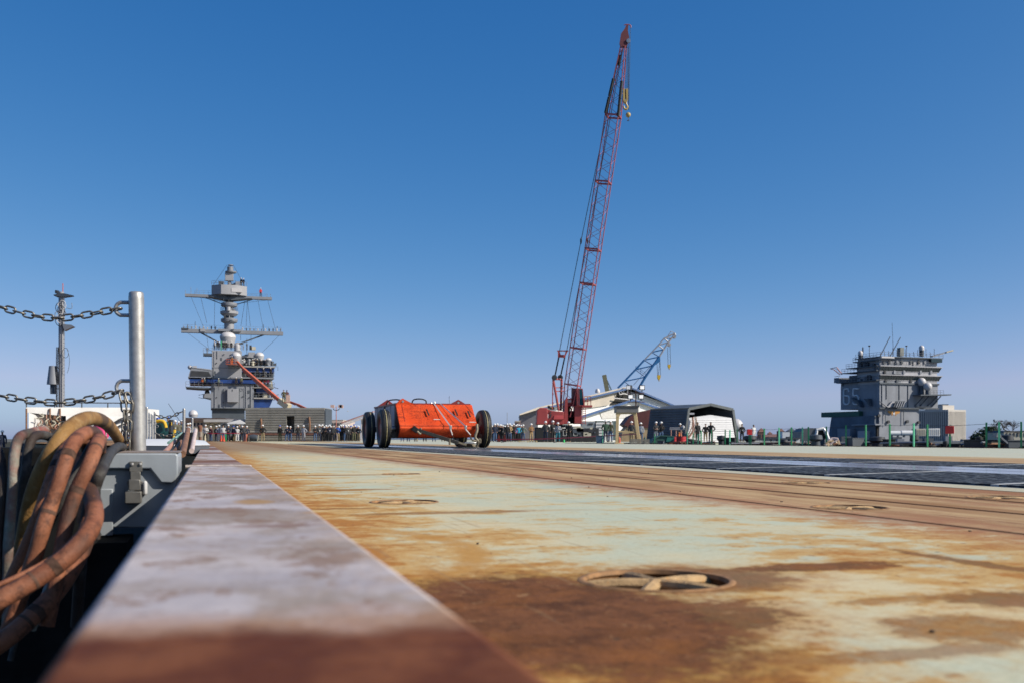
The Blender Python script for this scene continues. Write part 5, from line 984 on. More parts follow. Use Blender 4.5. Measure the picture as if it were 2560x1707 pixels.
for i in range(len(secs)-1):
    A, B = bc(*secs[i]), bc(*secs[i+1]); n = max(3, round((secs[i][0]-secs[i+1][0])/23))
    if n % 2: n += 1
    sec = lattice(M_crl, 'boom_lacing', cr, A, B, n, .018)
    for k in range(4): MB().cyl(A[k], B[k], .048, n=7).build('boom_chord', M_crl, cr)
    if 0 < i: MB().bar(A[0], A[1], .14).bar(A[2], A[3], .14).bar(A[1], A[2], .12).bar(A[3], A[0], .12).build('joint_frame', M_crl, cr)
for k, ya, yb in ((0, 243, 200), (0, 286, 246), (1, 248, 205), (1, 292, 250), (3, 160, 136)):
    wf = lambda y: 1.25+( .42-1.25)*(288-y)/170; A, B = bc(ya, wf(ya))[k], bc(yb, wf(yb))[k]; MB().cyl(A, B, .15, n=8).build('chord_sleeve', M_sleeve, cr)
# head
hd = MB().prism([c0_(1549, 108, -2.8), c0_(1553, 84, -2.8), c0_(1562, 72, -2.8), c0_(1566, 62, -2.8), c0_(1571, 63, -2.8), c0_(1570, 78, -2.8), c0_(1573, 95, -2.8), c0_(1568, 118, -2.8), c0_(1552, 118, -2.8)], (0, .25, 0)).prism([c0_(1549, 108, -2.0), c0_(1553, 84, -2.0), c0_(1562, 72, -2.0), c0_(1566, 62, -2.0), c0_(1571, 63, -2.0), c0_(1570, 78, -2.0), c0_(1573, 95, -2.0), c0_(1568, 118, -2.0), c0_(1552, 118, -2.0)], (0, .25, 0)).build('boom_head', mat('crane_head_dark', (.14, .03, .035), .6), cr)
MB().lathe([(.1, -.3), (.36, -.28), (.32, 0), (.36, .28), (.1, .3)], c0_(1563, 96, -2.4), 16, 'Y').build('sheave', M_dksteel, hd); MB().lathe([(.1, -.1), (.2, -.09), (.2, .09), (.1, .1)], c0_(1571, 103, -2.8), 12, 'Y').build('sheave', M_steel, hd)
MB().tube(catmull([c0_(1560, 64, -2.4), c0_(1566, 62, -2.4), c0_(1576, 64, -2.4), c0_(1577, 70, -2.4)], 4), .05, 5).build('head_rail', M_crl, hd)
for a, b in (((1570, 118), (1567, 222)), ((1566, 118), (1564, 222)), ((1572, 105), (1570, 222)), ((1576, 70), (1572, 275)), ((1572, 108), (1570.5, 275))): MB().cyl(c0_(*a, -2.6), c0_(*b, -2.6), .022, n=4).build('hoist_rope', M_wire, cr)
hk = MB().prism([c0_(1558, 225, -2.9), c0_(1562, 221, -2.9), c0_(1563, 250, -2.9), c0_(1558, 250, -2.9)], (0, .5, 0)).prism([c0_(1565, 222, -2.9), c0_(1570, 222, -2.9), c0_(1570, 250, -2.9), c0_(1566, 250, -2.9)], (0, .5, 0)).prism([c0_(1558, 250, -2.9), c0_(1570, 250, -2.9), c0_(1566, 256, -2.9), c0_(1561, 256, -2.9)], (0, .5, 0)).build('hook_block', M_hook, cr)
MB().box(c0_(1563, 223, -2.75), c0_(1566, 248, -2.6)).build('block_sheave', M_dksteel, hk)
MB().tube(catmull([c0_(1565, 255, -2.6), c0_(1566, 262, -2.6), c0_(1569, 268, -2.6), c0_(1566, 274, -2.6), c0_(1561, 272, -2.6), c0_(1559, 266, -2.6)], 5), .09, 7).build('hook', M_hook, hk)
c = c0_(1570.5, 288, -2.6); rr = .24
bl_ = MB().lathe([(0, rr)]+[(rr*math.cos(a), rr*math.sin(a)) for a in (1.2, .8, .4, 0, -.4, -.8, -1.2)]+[(0, -rr)], c, 16).build('headache_ball', M_hook, cr)
MB().tube(catmull([c-V((0, 0, .2)), c-V((-.02, 0, .38)), c-V((-.08, 0, .48)), c-V((.02, 0, .56)), c-V((.1, 0, .48))], 4), .035, 6).build('hook', M_dksteel, bl_)
# gantry, bridle, pendants
for x0, x1, dy in ((1397, 1383, -1.2), (1402, 1404, -.6)): MB().cyl(c0_(x0, 1026, dy), c0_(x1, 947, dy), .11, n=8).build('gantry_leg', M_cr, cr)
MB().cyl(c0_(1383, 947, -1.2), c0_(1404, 947, -.6), .09, n=8).build('gantry_top', M_cr, cr)
for y in (968, 977): MB().cyl(c0_(1388, y, -1.2), c0_(1411, y, -.6), .05, n=6).build('gantry_brace', M_cr, cr)
for px, dy in ((1386, -1.2), (1400.5, -.6)): MB().lathe([(.06, -.14), (.26, -.13), (.26, .13), (.06, .14)], c0_(px, 943, dy), 14, 'Y').build('gantry_sheave', M_dksteel, cr)
for px, dy in ((1382, -1.3), (1404, -.7)):
    MB().cyl(c0_(px-1, 1024, dy), c0_(px, 952, dy), .05, n=6).build('back_stay', M_cr, cr)
    for y in (984, 1007): MB().box(c0_(px-1.6, y-2.5, dy-.1), c0_(px+1.6, y+2.5, dy+.1)).build('stay_link', M_cr, cr)
br = MB().box(c0_(1393, 875, -1), c0_(1421, 878, -.7)).prism([c0_(1395, 878, -1), c0_(1399, 878, -1), c0_(1402, 886, -1), c0_(1412, 886, -1), c0_(1414, 878, -1), c0_(1419, 878, -1), c0_(1412, 893, -1), c0_(1395, 892, -1)], (0, .3, 0)).build('bridle', M_cr, cr)
for i in range(4):
    for a, b in (((1396+i*.9, 890), (1385+i*.9, 945)), ((1411+i*.9, 890), (1399+i*.9, 945))): MB().cyl(c0_(*a, -.9), c0_(*b, -.9), .018, n=4).build('bridle_rope', M_wire, cr)
for a, m_, b, dy in (((1399, 876), (1452.5, 603), (1556, 98), -1.2), ((1417, 876), (1469, 603), (1562, 98), -.6)):
    MB().cyl(c0_(*a, dy), c0_(*m_, dy-.4), .035, n=5).cyl(c0_(*m_, dy-.4), c0_(*b, -2.4), .035, n=5).build('pendant', M_wire, cr)
    q = c0_(*m_, dy-.4); MB().lathe([(.03, -.3), (.09, -.12), (.09, .12), (.03, .3)], q, 8).build('pendant_joint', M_dksteel, cr)
# house, cab, carrier
cw = MB().prism([c0_(1341, 1060, -1.8), c0_(1343, 1024, -1.8), c0_(1350, 1018, -1.8), c0_(1369, 1019, -1.8), c0_(1369, 1060, -1.8)], (0, 3.8, 0)).build('counterweight', M_cr, cr, bevel=.05)
hs = MB().prism([c0_(1369, 1060, -1.6), c0_(1369, 1022, -1.6), c0_(1380, 1026, -1.6), c0_(1409, 1028, -1.6), c0_(1409, 1060, -1.6)], (0, 3.4, 0)).build('engine_house', M_cr, cr, bevel=.04)
MB().prism([c0_(1384, 1047, -1.9), c0_(1386, 1037, -1.6), c0_(1407, 1037, -1.6), c0_(1409, 1047, -1.9)], (0, .25, -.05)).build('house_awning', M_cr, hs)
MB().box(c0_(1367.5, 1034, -1.7), c0_(1371, 1044, -1.6)).build('house_mark', M_dome, hs)
for px, py in ((1376, 1030), (1377, 1036), (1376, 1041)): MB().lathe([(.08, -.06), (.08, .06)], c0_(px, py, -1.66), 8, 'Y').build('vent', M_dksteel, hs)
MB().cyl(c0_(1372, 1020, -.5), c0_(1372, 1013, -.5), .12, n=8).build('exhaust', M_dksteel, hs); MB().lathe([(.25, 0), (.2, .25), (0, .3)], c0_(1380, 1023, -.4), 10).build('air_cleaner', M_hook, hs)
MB().prism([c0_(1409, 1058, -1.4), c0_(1413, 1000, -1.4), c0_(1419, 990, -1.4), c0_(1420, 1058, -1.4)], (0, 2.8, 0)).build('boom_foot_frame', M_cr, cr)
MB().box(c0_(1420, 1058, .5), c0_(1436, 1026, .9)).build('winch_bay', M_sleeve, cr); MB().prism([c0_(1413, 1014, -1.3), c0_(1436, 1014, -1.3), c0_(1436, 1008, -1.0), c0_(1413, 1008, -1.0)], (0, 1, 0)).build('winch_beam', M_cr, cr); MB().box(c0_(1416, 1008, -1.0), c0_(1434, 996, -.7)).build('winch_sign', M_cr, cr); MB().box(c0_(1418, 1005, -1.04), c0_(1428, 999, -1.0)).build('white_plate', M_dome, cr)
MB().prism([c0_(1436, 1058, -1.2), c0_(1437, 1012, -1.2), c0_(1455, 1014, -1.2), c0_(1455, 1058, -1.2)], (0, 2.4, 0)).build('operator_base', M_cr, cr, bevel=.03)
cb = MB().prism([c0_(1443, 1013, -1.5), c0_(1443, 971, -1.3), c0_(1456, 971, -1.3), c0_(1460, 1013, -1.5)], (0, 1.3, 0)).build('cab', NT('cab_glass').out((.012, .06, .085), .35, 0, .15), cr)
for a, b in (((1443, 1013), (1443, 971)), ((1443, 971), (1456, 971)), ((1456, 971), (1460, 1013)), ((1460, 1013), (1443, 1013)), ((1447, 971), (1447.5, 1013))): MB().bar(c0_(*a, -1.55), c0_(*b, -1.55), .07).build('cab_frame', M_cr, cb)
MB().box(c0_(1430, 1013, -1.0), c0_(1443.2, 971, .2)).build('cab_rear', mat('cab_maroon', (.10, .02, .03), .5), cb)
pf = MB().box(c0_(1455, 1017, -1.6), c0_(1477, 1013.5, .2)).build('cab_platform', M_cr, cr); railing('platform_rail', M_cr, pf, [c0_(1461, 1013.5, -1.5), c0_(1477, 1013.5, -1.5), c0_(1477, 1013.5, .1)], .9, .4, .03)
for px in (1457, 1464): MB().cyl(c0_(px, 1017, -1.6), c0_(px, 1060, -1.6), .03, n=5).build('ladder_rail', M_cr, pf)
b = MB(); [b.cyl(c0_(1457, y, -1.6), c0_(1464, y, -1.6), .025, n=4) for y in range(1022, 1060, 5)]; b.build('ladder_rungs', M_cr, pf, kind='stuff')
ca = MB().box(c0_(1338, 1104, -1.6), c0_(1402, 1068, 1.6)).build('crawler_body', M_sleeve, cr, bevel=.08); MB().box(c0_(1400, 1100, -1.2), c0_(1492, 1070, 1.4)).build('carrier_body', M_dksteel, cr, bevel=.05)
MB().lathe([(1.0, 0), (1.0, .25), (0, .25)], c0_(1405, 1068, 0), 24).build('slew_ring', M_dksteel, cr)
for px in (1412, 1430, 1448, 1466, 1482): MB().lathe([(.2, -.2), (.52, -.18), (.52, .18), (.2, .2)], c0_(px, 1092, -1.5), 18, 'Y').build('road_wheel', M_tyre, cr)
M_tube = mat('pale_tube', (.5, .5, .48), .5)
for x0, x1 in ((1408, 1416), (1434, 1443)): MB().tube([c0_(x0, 1088, -1.7), c0_(x0, 1075, -1.7), c0_(x1, 1075, -1.7), c0_(x1, 1088, -1.7), c0_(x0, 1088, -1.7)], .035, 5).build('step_frame', M_tube, cr)
for i in range(14): px = random.uniform(1415, 1490); q = c0_(px, random.uniform(1068, 1092), -1.5); s_ = random.uniform(.1, .4); MB().box(q-V((s_, .25, s_*.5)), q+V((s_, .1, s_*.6))).build('carrier_fitting', random.choice((M_dksteel, M_hazed, M_sleeve, M_cream)), cr)
for px in range(1432, 1456, 4): MB().box(c0_(px, 1068, -1.5), c0_(px+3, 1065, -1.2)).build('deck_block', M_cream, cr)

# ------------------------------------------------------------------ white sheds with blue trim
M_sheet = mat('shed_white', (.86, .85, .83), .6, var=.05, scale=.3, streak=.12); M_beige = mat('beige_tarp', (.56, .50, .42), .8, var=.12, scale=.5, bump=1, bscale=1.5); M_btrim = mat('blue_trim', (.04, .10, .25), .5, var=.1)
M_dkin = mat('dark_interior', (.02, .018, .016), .9); M_gshed = mat('grey_shed_wall', (.17, .17, .19), .7, var=.08, scale=.3, streak=.3)
s1 = thing('gable_shed', 'big white gabled shed with blue roof trim and torn gable behind the crane', 'shed', gnd(1500, 150)); a1 = lambda px, py, dy=0: at(px, py, 150+dy+max(0, px-1345)*.045)-s1.location
MB().prism([a1(1300, 1106), a1(1300, 1034), a1(1345, 1018), a1(1345, 1106)], (0, 22, 0)).build('end_wall', M_gshed, s1)  # grey here is the shade on the left end, put into the colour
MB().prism([a1(1345, 1106, .5), a1(1345, 1020, .5), a1(1560, 972, .5), a1(1700, 1019, .5), a1(1700, 1106, .5)], (0, 21, 0)).build('wall', M_sheet, s1)
MB().prism([a1(1299, 1034, -.6), a1(1345, 1017, -.6), a1(1575, 964, -.6), a1(1575, 969, -.6), a1(1345, 1023, -.6), a1(1299, 1037, -.6)], (0, 23, 0)).build('roof', M_beige, s1); MB().prism([a1(1575, 964, -.6), a1(1702, 1018, -.6), a1(1700, 1020, -.6), a1(1575, 968, -.6)], (0, 23, 0)).build('roof', M_sheet, s1)
for a, b in (((1345, 1023.5), (1575, 969.5)), ((1575, 967), (1700, 1019.5))): MB().bar(a1(*a, -.8), a1(*b, -.8), .2, .26).build('roof_trim', M_btrim, s1)
MB().prism([a1(1460, 1001, -.2), a1(1545, 977, -.2), a1(1535, 1000, -.2), a1(1520, 1012, -.2), a1(1480, 1018, -.2), a1(1460, 1020, -.2)], (0, .3, 0)).build('torn_tarpaulin', M_beige, s1)
MB().prism([a1(1525, 1012, -.1), a1(1548, 975, -.1), a1(1575, 969, -.1), a1(1580, 1000, -.1), a1(1550, 1008, -.1)], (0, .4, 0)).build('open_gable', M_dkin, s1)
MB().tube([a1(1546, 975, -.9), a1(1549, 985, -.9), a1(1560, 983, -.9), a1(1568, 985, -.9), a1(1570, 972, -.9), a1(1558, 967, -.9), a1(1546, 975, -.9), a1(1560, 983, -.9), a1(1557, 967, -.9)], .09, 5).build('truss_end', M_dome, s1); MB().bar(a1(1535, 994, -.9), a1(1575, 998, -.9), .14).build('purlin', M_dome, s1); MB().lathe([(.4, 0), (.4, .3), (.25, .6), (0, .7)], a1(1494, 981, 2), 12).build('roof_vent', M_dome, s1)
s2 = thing('gable_shed', 'smaller white gabled shed with blue trim in front of the big one', 'shed', gnd(1560, 128)); a2 = lambda px, py, dy=0: at(px, py, 122+dy+max(0, px-1400)*.040)-s2.location
MB().prism([a2(1400, 1106), a2(1400, 1056), a2(1584, 998), a2(1655, 1021), a2(1655, 1106)], (0, 12, 0)).build('wall', M_sheet, s2)
MB().prism([a2(1398, 1056, -.5), a2(1584, 996, -.5), a2(1660, 1020, -.5), a2(1660, 1024, -.5), a2(1584, 1000.5, -.5), a2(1398, 1061, -.5)], (0, 13, 0)).build('roof', M_sheet, s2)
for a, b in (((1400, 1058.5), (1584, 999)), ((1584, 999), (1658, 1023))): MB().bar(a2(*a, -.7), a2(*b, -.7), .18, .26).build('roof_trim', M_btrim, s2)
MB().prism([a2(1508, 1106, -.1), a2(1508, 1046, -.1), a2(1660, 1046, -.1), a2(1660, 1106, -.1)], (0, .3, 0)).build('doorway', M_dkin, s2)
MB().prism([a2(1500, 1030, -.3), a2(1600, 1012, -.3), a2(1596, 1048, -.3), a2(1560, 1044, -.3), a2(1505, 1046, -.3)], (0, .25, 0)).build('torn_tarpaulin', mat('white_tarp', (.62, .6, .57), .7, bump=1, bscale=1.2), s2)
ct = thing('shipping_container', 'pale grey shipping container with white ribbed doors before the white sheds', 'container', gnd(1500, 104)); a3 = lambda px, py, dy=0: at(px, py, 104+dy)-ct.location
MB().box(a3(1455, 1100), a3(1488, 1053, 2.4)).build('side_wall', mat('container_grey', (.30, .33, .35), .6), ct); MB().box(a3(1488, 1100), a3(1534, 1052, 2.4)).build('end_frame', mat('container_green_grey', (.12, .17, .17), .6), ct)
for x0, x1 in ((1490, 1510), (1511, 1532)):
    d_ = MB().box(a3(x0, 1099, -.08), a3(x1, 1055)).build('door', M_sheet, ct)
    for y in (1061, 1068, 1075, 1082): MB().box(a3(x0+2, y, -.12), a3(x1-2, y-1.2)).build('door_rib', M_hazed, d_)
MB().box(a3(1471, 1061, -.05), a3(1482, 1057)).build('vent_plate', M_dksteel, ct)
for k, (px0, px1, yt, lab) in enumerate(((1287, 1300, 1051, 'low pink shed left of the grey shed wall'),)):
    o_ = thing('low_shed', lab, 'shed', gnd(px0, 145)); MB().box(at(px0, 1106, 145)-o_.location, at(px1, yt+3, 155)-o_.location).build('wall', mat('pink_wall', (.35, .23, .22), .8), o_); MB().prism([at(px0-1, yt+3, 144.8)-o_.location, at(px0+8, yt, 144.8)-o_.location, at(px1, yt-1, 144.8)-o_.location, at(px1, yt+3, 144.8)-o_.location], (0, 8, 0)).build('roof', M_cream, o_)
db = thing('dark_shed', 'long low dark shed behind the crowd between sled and crane', 'shed', gnd(1255, 135)); a4 = lambda px, py, dy=0: at(px, py, 135+dy)-db.location
MB().box(a4(1222, 1106), a4(1288, 1064, 6)).build('wall', M_dksteel, db); MB().prism([a4(1222, 1064, -.3), a4(1235, 1061, -.3), a4(1270, 1059.5, -.3), a4(1287, 1062, -.3), a4(1288, 1064, -.3)], (0, 7, 0)).build('roof', mat('grey_roof', (.14, .15, .17), .6), db)
MB().cyl(at(1268, 1062, 200), at(1268, 1030, 200), .05, n=4).build('antenna_rod', M_haze); tag(bpy.data.objects['antenna_rod'], 'thin grey antenna rod rising left of the grey shed wall', 'antenna')

# ------------------------------------------------------------------ blue crane, olive crane, floodlights
M_bl = mat('crane_blue', (.015, .13, .34), .5, var=.12, scale=.4); M_gl = mat('crane_silver', (.40, .40, .43), .5, .2); M_yb = mat('block_yellow', (.72, .46, .03), .5)
bc_ = thing('blue_crane', 'blue and silver lattice jib crane behind the white sheds', 'crane', gnd(1560, 230, -17)); k7 = lambda cx, cy, dy=0: at(1500+cx/8.255, 820+cy/8.255, 230+dy)-bc_.location
up_ = [(370, 1230), (505, 1092), (735, 850), (915, 655), (1070, 495), (1205, 355), (1325, 215), (1545, 110)]; lo_ = [(760, 1300), (935, 1005), (1095, 770), (1225, 590), (1315, 440), (1415, 290), (1480, 210), (1560, 150)]
for dy in (-1.1, 1.1):
    for i in range(7):
        MB().cyl(k7(*up_[i], dy), k7(*up_[i+1], dy), .22 if i < 3 else .16, n=7).build('upper_chord', M_bl if i < 3 else M_gl, bc_); MB().cyl(k7(*lo_[i], dy), k7(*lo_[i+1], dy), .28 if i < 3 else .2, n=7).build('lower_chord', M_bl if i < 3 else M_gl, bc_)
        MB().cyl(k7(*up_[i+1], dy), k7(*lo_[i], dy), .15, n=6).cyl(k7(*up_[i+1], dy), k7(*lo_[i+1], dy), .15, n=6).build('brace', M_bl if i < 4 else M_gl, bc_)
for i in range(8): MB().cyl(k7(*up_[i], -1.1), k7(*up_[i], 1.1), .12, n=6).cyl(k7(*lo_[i], -1.1), k7(*lo_[i], 1.1), .12, n=6).build('cross_tie', M_bl if i < 4 else M_gl, bc_)
MB().prism([k7(1095, 770, -1), k7(1200, 600, -1), k7(1240, 590, -1), k7(1245, 680, -1), k7(1180, 730, -1), k7(1105, 785, -1)], (0, 2, 0)).build('sheave_frame', M_bl, bc_)
for q in ((1530, 185), (1425, 345)): MB().lathe([(.1, -.3), (.42, -.28), (.42, .28), (.1, .3)], k7(*q), 16, 'Y').build('sheave', M_gl, bc_)
for a, b in (((1175, 740), (1190, 975)), ((1240, 690), (1250, 975)), ((1230, 700), (1205, 975)), ((1395, 400), (1405, 760)), ((1445, 370), (1455, 760))): MB().cyl(k7(*a), k7(*b), .05, n=4).build('rope', M_wire, bc_)
for cx, cy, s_ in ((1218, 1010, 1.0), (1430, 785, .85)):
    o_ = MB().prism([k7(cx-34*s_, cy-45*s_, -.3), k7(cx+34*s_, cy-48*s_, -.3), k7(cx+34*s_, cy, -.3), k7(cx+12*s_, cy+52*s_, -.3), k7(cx-14*s_, cy+52*s_, -.3), k7(cx-34*s_, cy, -.3)], (0, .6, 0)).build('hook_block', M_yb, bc_); MB().cyl(k7(cx, cy+50*s_), k7(cx, cy+85*s_), .1, n=6).build('hook', M_hook, o_)
railing('walkway_rail', M_bl, bc_, [k7(740, 870), k7(935, 1000)], 1.0, 1.2, .05); MB().tube([k7(1400, 170), k7(1465, 70), k7(1545, 110)], .09, 5).build('top_stay', M_gl, bc_); MB().cyl(k7(690, 1170), k7(1060, 760), .06, n=4).build('back_rope', M_gl, bc_)
MB().box(k7(430, 1330, 2)-V((3, 0, 14)), k7(760, 1330, 6)).build('machinery_house', M_bl, bc_); MB().box((-2, 1, 0), (2, 5, 10)).build('pedestal', M_gl, bc_)
oc = thing('olive_crane', 'olive lattice boom tip poking over the white shed roof', 'crane', gnd(1515, 240, -17)); 
M_ol = mat('crane_olive', (.20, .19, .11), .6, var=.2); M_dg = mat('crane_dark_green', (.05, .10, .09), .6)
k8 = lambda cx, cy, dy=0: at(1500+cx/8.255, 820+cy/8.255, 240+dy)-oc.location
MB().bar(k8(85, 960), k8(190, 1500), 1.0, .5).build('boom', M_ol, oc); MB().bar(k8(120, 1010), k8(235, 1270), .2, .2).bar(k8(235, 1270), k8(300, 1500), .2, .2).build('rear_chord', M_dg, oc)
b = MB(); [b.bar(k8(95+i*17, 1030+i*60), k8(135+i*24, 1060+i*52), .12, .12) for i in range(5)]; b.build('lacing', M_dg, oc); MB().box((-3, -2, 0), (3, 2, 6)).build('machinery_house', M_ol, oc); MB().bar((0, 0, 5), k8(190, 1500), 1.0, .5).build('boom_butt', M_ol, oc)
fl = thing('floodlight_tower', 'lighting mast with four white floodlights before the shed gable', 'light tower', gnd(1589, 100)); k9 = lambda px, py, dy=0: at(px, py, 100+dy)-fl.location
M_lamp = NT('floodlight_lens'); M_lamp.b.inputs['Emission Color'].default_value = (1, .98, .95, 1); M_lamp.b.inputs['Emission Strength'].default_value = .35; M_lamp = M_lamp.out((.85, .85, .85), .25)
MB().cyl(k9(1589.5, 1106), k9(1589.5, 974), .06, n=8).build('pole', M_p1, fl)
for y in (981.5, 1004): MB().bar(k9(1569, y), k9(1611, y), .08).build('crossarm', mat('purple_arm', (.16, .10, .12), .6), fl)
for px, py, yw in ((1573, 968, -.6), (1605, 968, 0), (1576, 991, 0), (1602.5, 991, 0)):
    o_ = MB().box((-.27, -.16, -.24), (.27, .16, .24)).build('floodlight', M_dksteel, fl, bevel=.02); o_.location = k9(px, py, -.2); o_.rotation_euler = (0, 0, yw)
    MB().box((-.2, -.18, -.17), (.2, -.162, .17)).build('lens', M_lamp, o_); MB().box((-.04, -.05, -.42), (.04, .05, -.24)).build('bracket', M_dksteel, o_)

# ------------------------------------------------------------------ yellow frame, dark corrugated shelter, clutter
af = thing('yellow_gantry_frame', 'yellow A-shaped steel frame with a dark head beam', 'gantry', gnd(1569, 60)); kA = lambda px, py, dy=0: at(px, py, 60+dy)-af.location
M_ycr = mat('pale_yellow_steel', (.56, .42, .22), .6, var=.12, scale=2, streak=.2)
for x0, x1 in ((1544, 1542), (1587, 1598)):
    for dy in (0, 1.1): MB().bar(kA(x0, 1032, dy), kA(x1, 1108, dy*1.4), .17, .17).build('leg', M_ycr, af)
MB().prism([kA(1540, 1030, -.1), kA(1590, 1030, -.1), kA(1590, 1036, -.1), kA(1580, 1034, -.1), kA(1552, 1034, -.1), kA(1547, 1042, -.1), kA(1541, 1042, -.1)], (0, .25, 0)).build('knee_beam', M_ycr, af); MB().box(kA(1541, 1030, -.15), kA(1589, 1017, 1.2)).build('head_beam', mat('grey_head', (.16, .155, .15), .6, var=.2), af); MB().box(kA(1540, 1017.5, -.2), kA(1590, 1015, 1.25)).build('head_cap', M_dksteel, af)
MB().bar(kA(1543, 1077), kA(1595, 1080), .08).build('tie_bar', M_ycr, af); MB().box(kA(1536, 1109, -.2), kA(1551, 1105.5, 1.6)).build('foot', M_ycr, af, bevel=.03); MB().box(kA(1590, 1109, -.2), kA(1606, 1105.5, 1.6)).build('foot', M_ycr, af, bevel=.03)
rt = thing('tarped_load', 'dark red tarpaulin-covered load behind the yellow frame', 'covered load', gnd(1605, 110)); kB = lambda px, py, dy=0: at(px, py, 110+dy)-rt.location
M_rtp = mat('maroon_tarp', (.10, .025, .025), .7, var=.3, scale=.8, bump=1, bscale=2); M_btp = mat('sand_tarp', (.38, .28, .17), .8, var=.2, scale=.8, bump=1, bscale=2)
pts = [kB(x, y) for x, y in ((1560, 1060), (1575, 1040), (1600, 1028), (1625, 1023), (1645, 1022), (1645, 1072), (1600, 1066), (1575, 1070))]; MB().prism(pts, (0, 5, 0)).build('red_cover', M_rtp, rt)
MB().prism([kB(x, y, .1) for x, y in ((1552, 1105), (1556, 1080), (1568, 1066), (1590, 1064), (1625, 1066), (1640, 1072), (1640, 1105))], (0, 4, 0)).build('sand_cover', M_btp, rt)
ds = thing('portal_shelter', 'dark corrugated shelter with an open steel portal and a white shed inside', 'shelter', gnd(1780, 96)); kC = lambda cx, cy, dy=0: at(1500+cx/4.753, 800+cy/4.753, 96+dy)-ds.location
M_dcor = mat('dark_corrugated', (.10, .11, .12), .5, .1, var=.2, scale=.6, streak=.3); M_portal = mat('portal_frame', (.27, .28, .26), .6, var=.1); M_wsid = mat('white_siding', (.66, .66, .68), .55, var=.04, scale=1, streak=.15)
back = V((-3.1, 4.2, 0)); fA, fB, fC, fD, fE = [kC(*q) for q in ((1003, 1445), (1055, 1052), (1312, 1000), (1578, 1060), (1632, 1445))]
MB().prism([fB, fC, fC+V((0, 0, .08)), fB+V((-.05, 0, .1))], back).build('roof', M_dcor, ds); MB().prism([fC, fD, fD+V((.05, 0, .1)), fC+V((0, 0, .08))], back).build('roof', M_dcor, ds)
nb = 13
for i in range(nb):                                                # the corrugated side is lapped boards
    a, b = fA.lerp(fB, i/nb), fA.lerp(fB, (i+.96)/nb); out_ = V((-.05, -.04, 0)); MB().add([a+out_, b, b+back, a+out_+back, a-out_, b-out_, b-out_+back, a-out_+back], [(0, 3, 2, 1), (4, 5, 6, 7), (0, 1, 5, 4), (2, 3, 7, 6), (0, 4, 7, 3), (1, 2, 6, 5)]).build('siding_board', M_dcor, ds)
MB().prism([fD, fE, fE+back, fD+back], (.1, .05, 0)).build('side_wall', M_dcor, ds); MB().prism([q+back for q in (fA, fB, fC, fD, fE)], (0, .2, 0)).build('rear_wall', M_dkin, ds)
for a, b in ((fA, fB), (fB, fC), (fC, fD), (fD, fE)): MB().bar(a+V((0, -.1, 0)), b+V((0, -.1, 0)), .2, .26).build('portal_beam', M_portal, ds)
MB().box(kC(1060, 1118, -.2), kC(1118, 1098, -.05)).build('portal_lamp', M_dome, ds)
iw = [(1062, 1160), (1312, 1122), (1566, 1170)]
for i in range(11):
    y0, y1 = 1448-26.5*i, 1448-26.5*(i+.95); xl_ = lambda y: 1030+(1448-y)*.10; xr_ = lambda y: 1612-(1448-y)*.17
    MB().prism([kC(xl_(y0), y0, -2.3), kC(xr_(y0), y0, -.3), kC(xr_(y1), y1, -.27), kC(xl_(y1), y1, -2.27)], (0, .1, 0)).build('white_board', M_wsid, ds)
MB().prism([kC(1060, 1156, -2.25), kC(1566, 1160, -.25), kC(1312, 1122, -1.25)], (0, .1, 0)).build('white_gable', M_wsid, ds); MB().prism([kC(1062, 1440, -2.15), kC(1590, 1440, -.15), kC(1562, 1168, -.15), kC(1064, 1168, -2.15)], (0, .3, 0)).build('white_backing', M_wsid, ds)
for i in range(9): x_ = random.uniform(1075, 1145); MB().tube(catmull([kC(x_, 1150, -2.4), kC(x_+random.uniform(-15, 15), 1230, -2.5), kC(x_+random.uniform(-45, 10), 1310, -2.6), kC(x_+random.uniform(-70, 10), 1400, -2.7)], 4), .045, 5).build('hanging_hose', random.choice((M_p2, M_p3, M_cream, M_p1)), ds)
dm = thing('radome', 'white ball radome half hidden behind the portal shelter', 'radome', at(1841, 1062, 130)); MB().lathe([(0, -.9)]+[(.85*math.cos(a), .85*math.sin(a)) for a in (-1.2, -.8, -.4, 0, .4, .8, 1.2)]+[(0, .85)], n=18).build('ball', M_dome, dm); MB().cyl((0, 0, -3), (0, 0, -.7), .3, n=10).build('stand', M_haze, dm)
# ------------------------------------------------------------------ second ship's island (number 65) to the right
M_eg = mat('old_haze_grey', (.235, .25, .285), .6, var=.12, scale=.25, streak=.4); M_egl = mat('old_light_grey', (.40, .40, .425), .6, var=.1, scale=.25, streak=.3)
E0 = at(2199, HOR, 300); E0.z = 0
en = thing('carrier_island', 'blocky grey warship island numbered 65 at the right', 'ship island', E0, R(20))
EM = Matrix.Translation(E0) @ Matrix.Rotation(R(20), 4, 'Z'); EI = EM.inverted()
def hit(px, py, axis, d):
    """where the sight line meets the island's own plane axis = d"""
    o = EI @ V((0, 0, CAMZ)); r = EI.to_3x3() @ ray(px, py); k = (d-o[axis])/r[axis]; return o+r*k
def eR(cx, cy, y=0): return hit(2040+cx/4.6125, 780+cy/4.6125, 1, y)     # on the sunlit face
def eL(cx, cy, x=0): return hit(2040+cx/4.6125, 780+cy/4.6125, 0, x)     # on the shaded face
def eb(x0, x1, y0, y1, z0, z1, name, m, par=en): return MB().box((x0, y0, z0), (x1, y1, z1)).build(name, m, par)
zc = lambda cy: eR(735, cy).z
LX = eR(1405, 900).x; LY = eL(285, 900).y; XN = eR(1200, 1200).x
main = eb(0, LX, 0, LY, zc(1105), zc(820), 'main_block', M_eg)
eb(.02, LX-.3, .02, LY*.55, zc(824), zc(515), 'upper_block', M_egl); eb(.2, XN-.1, .4, eL(480, 1200).y, -1, zc(1104), 'neck', M_eg)
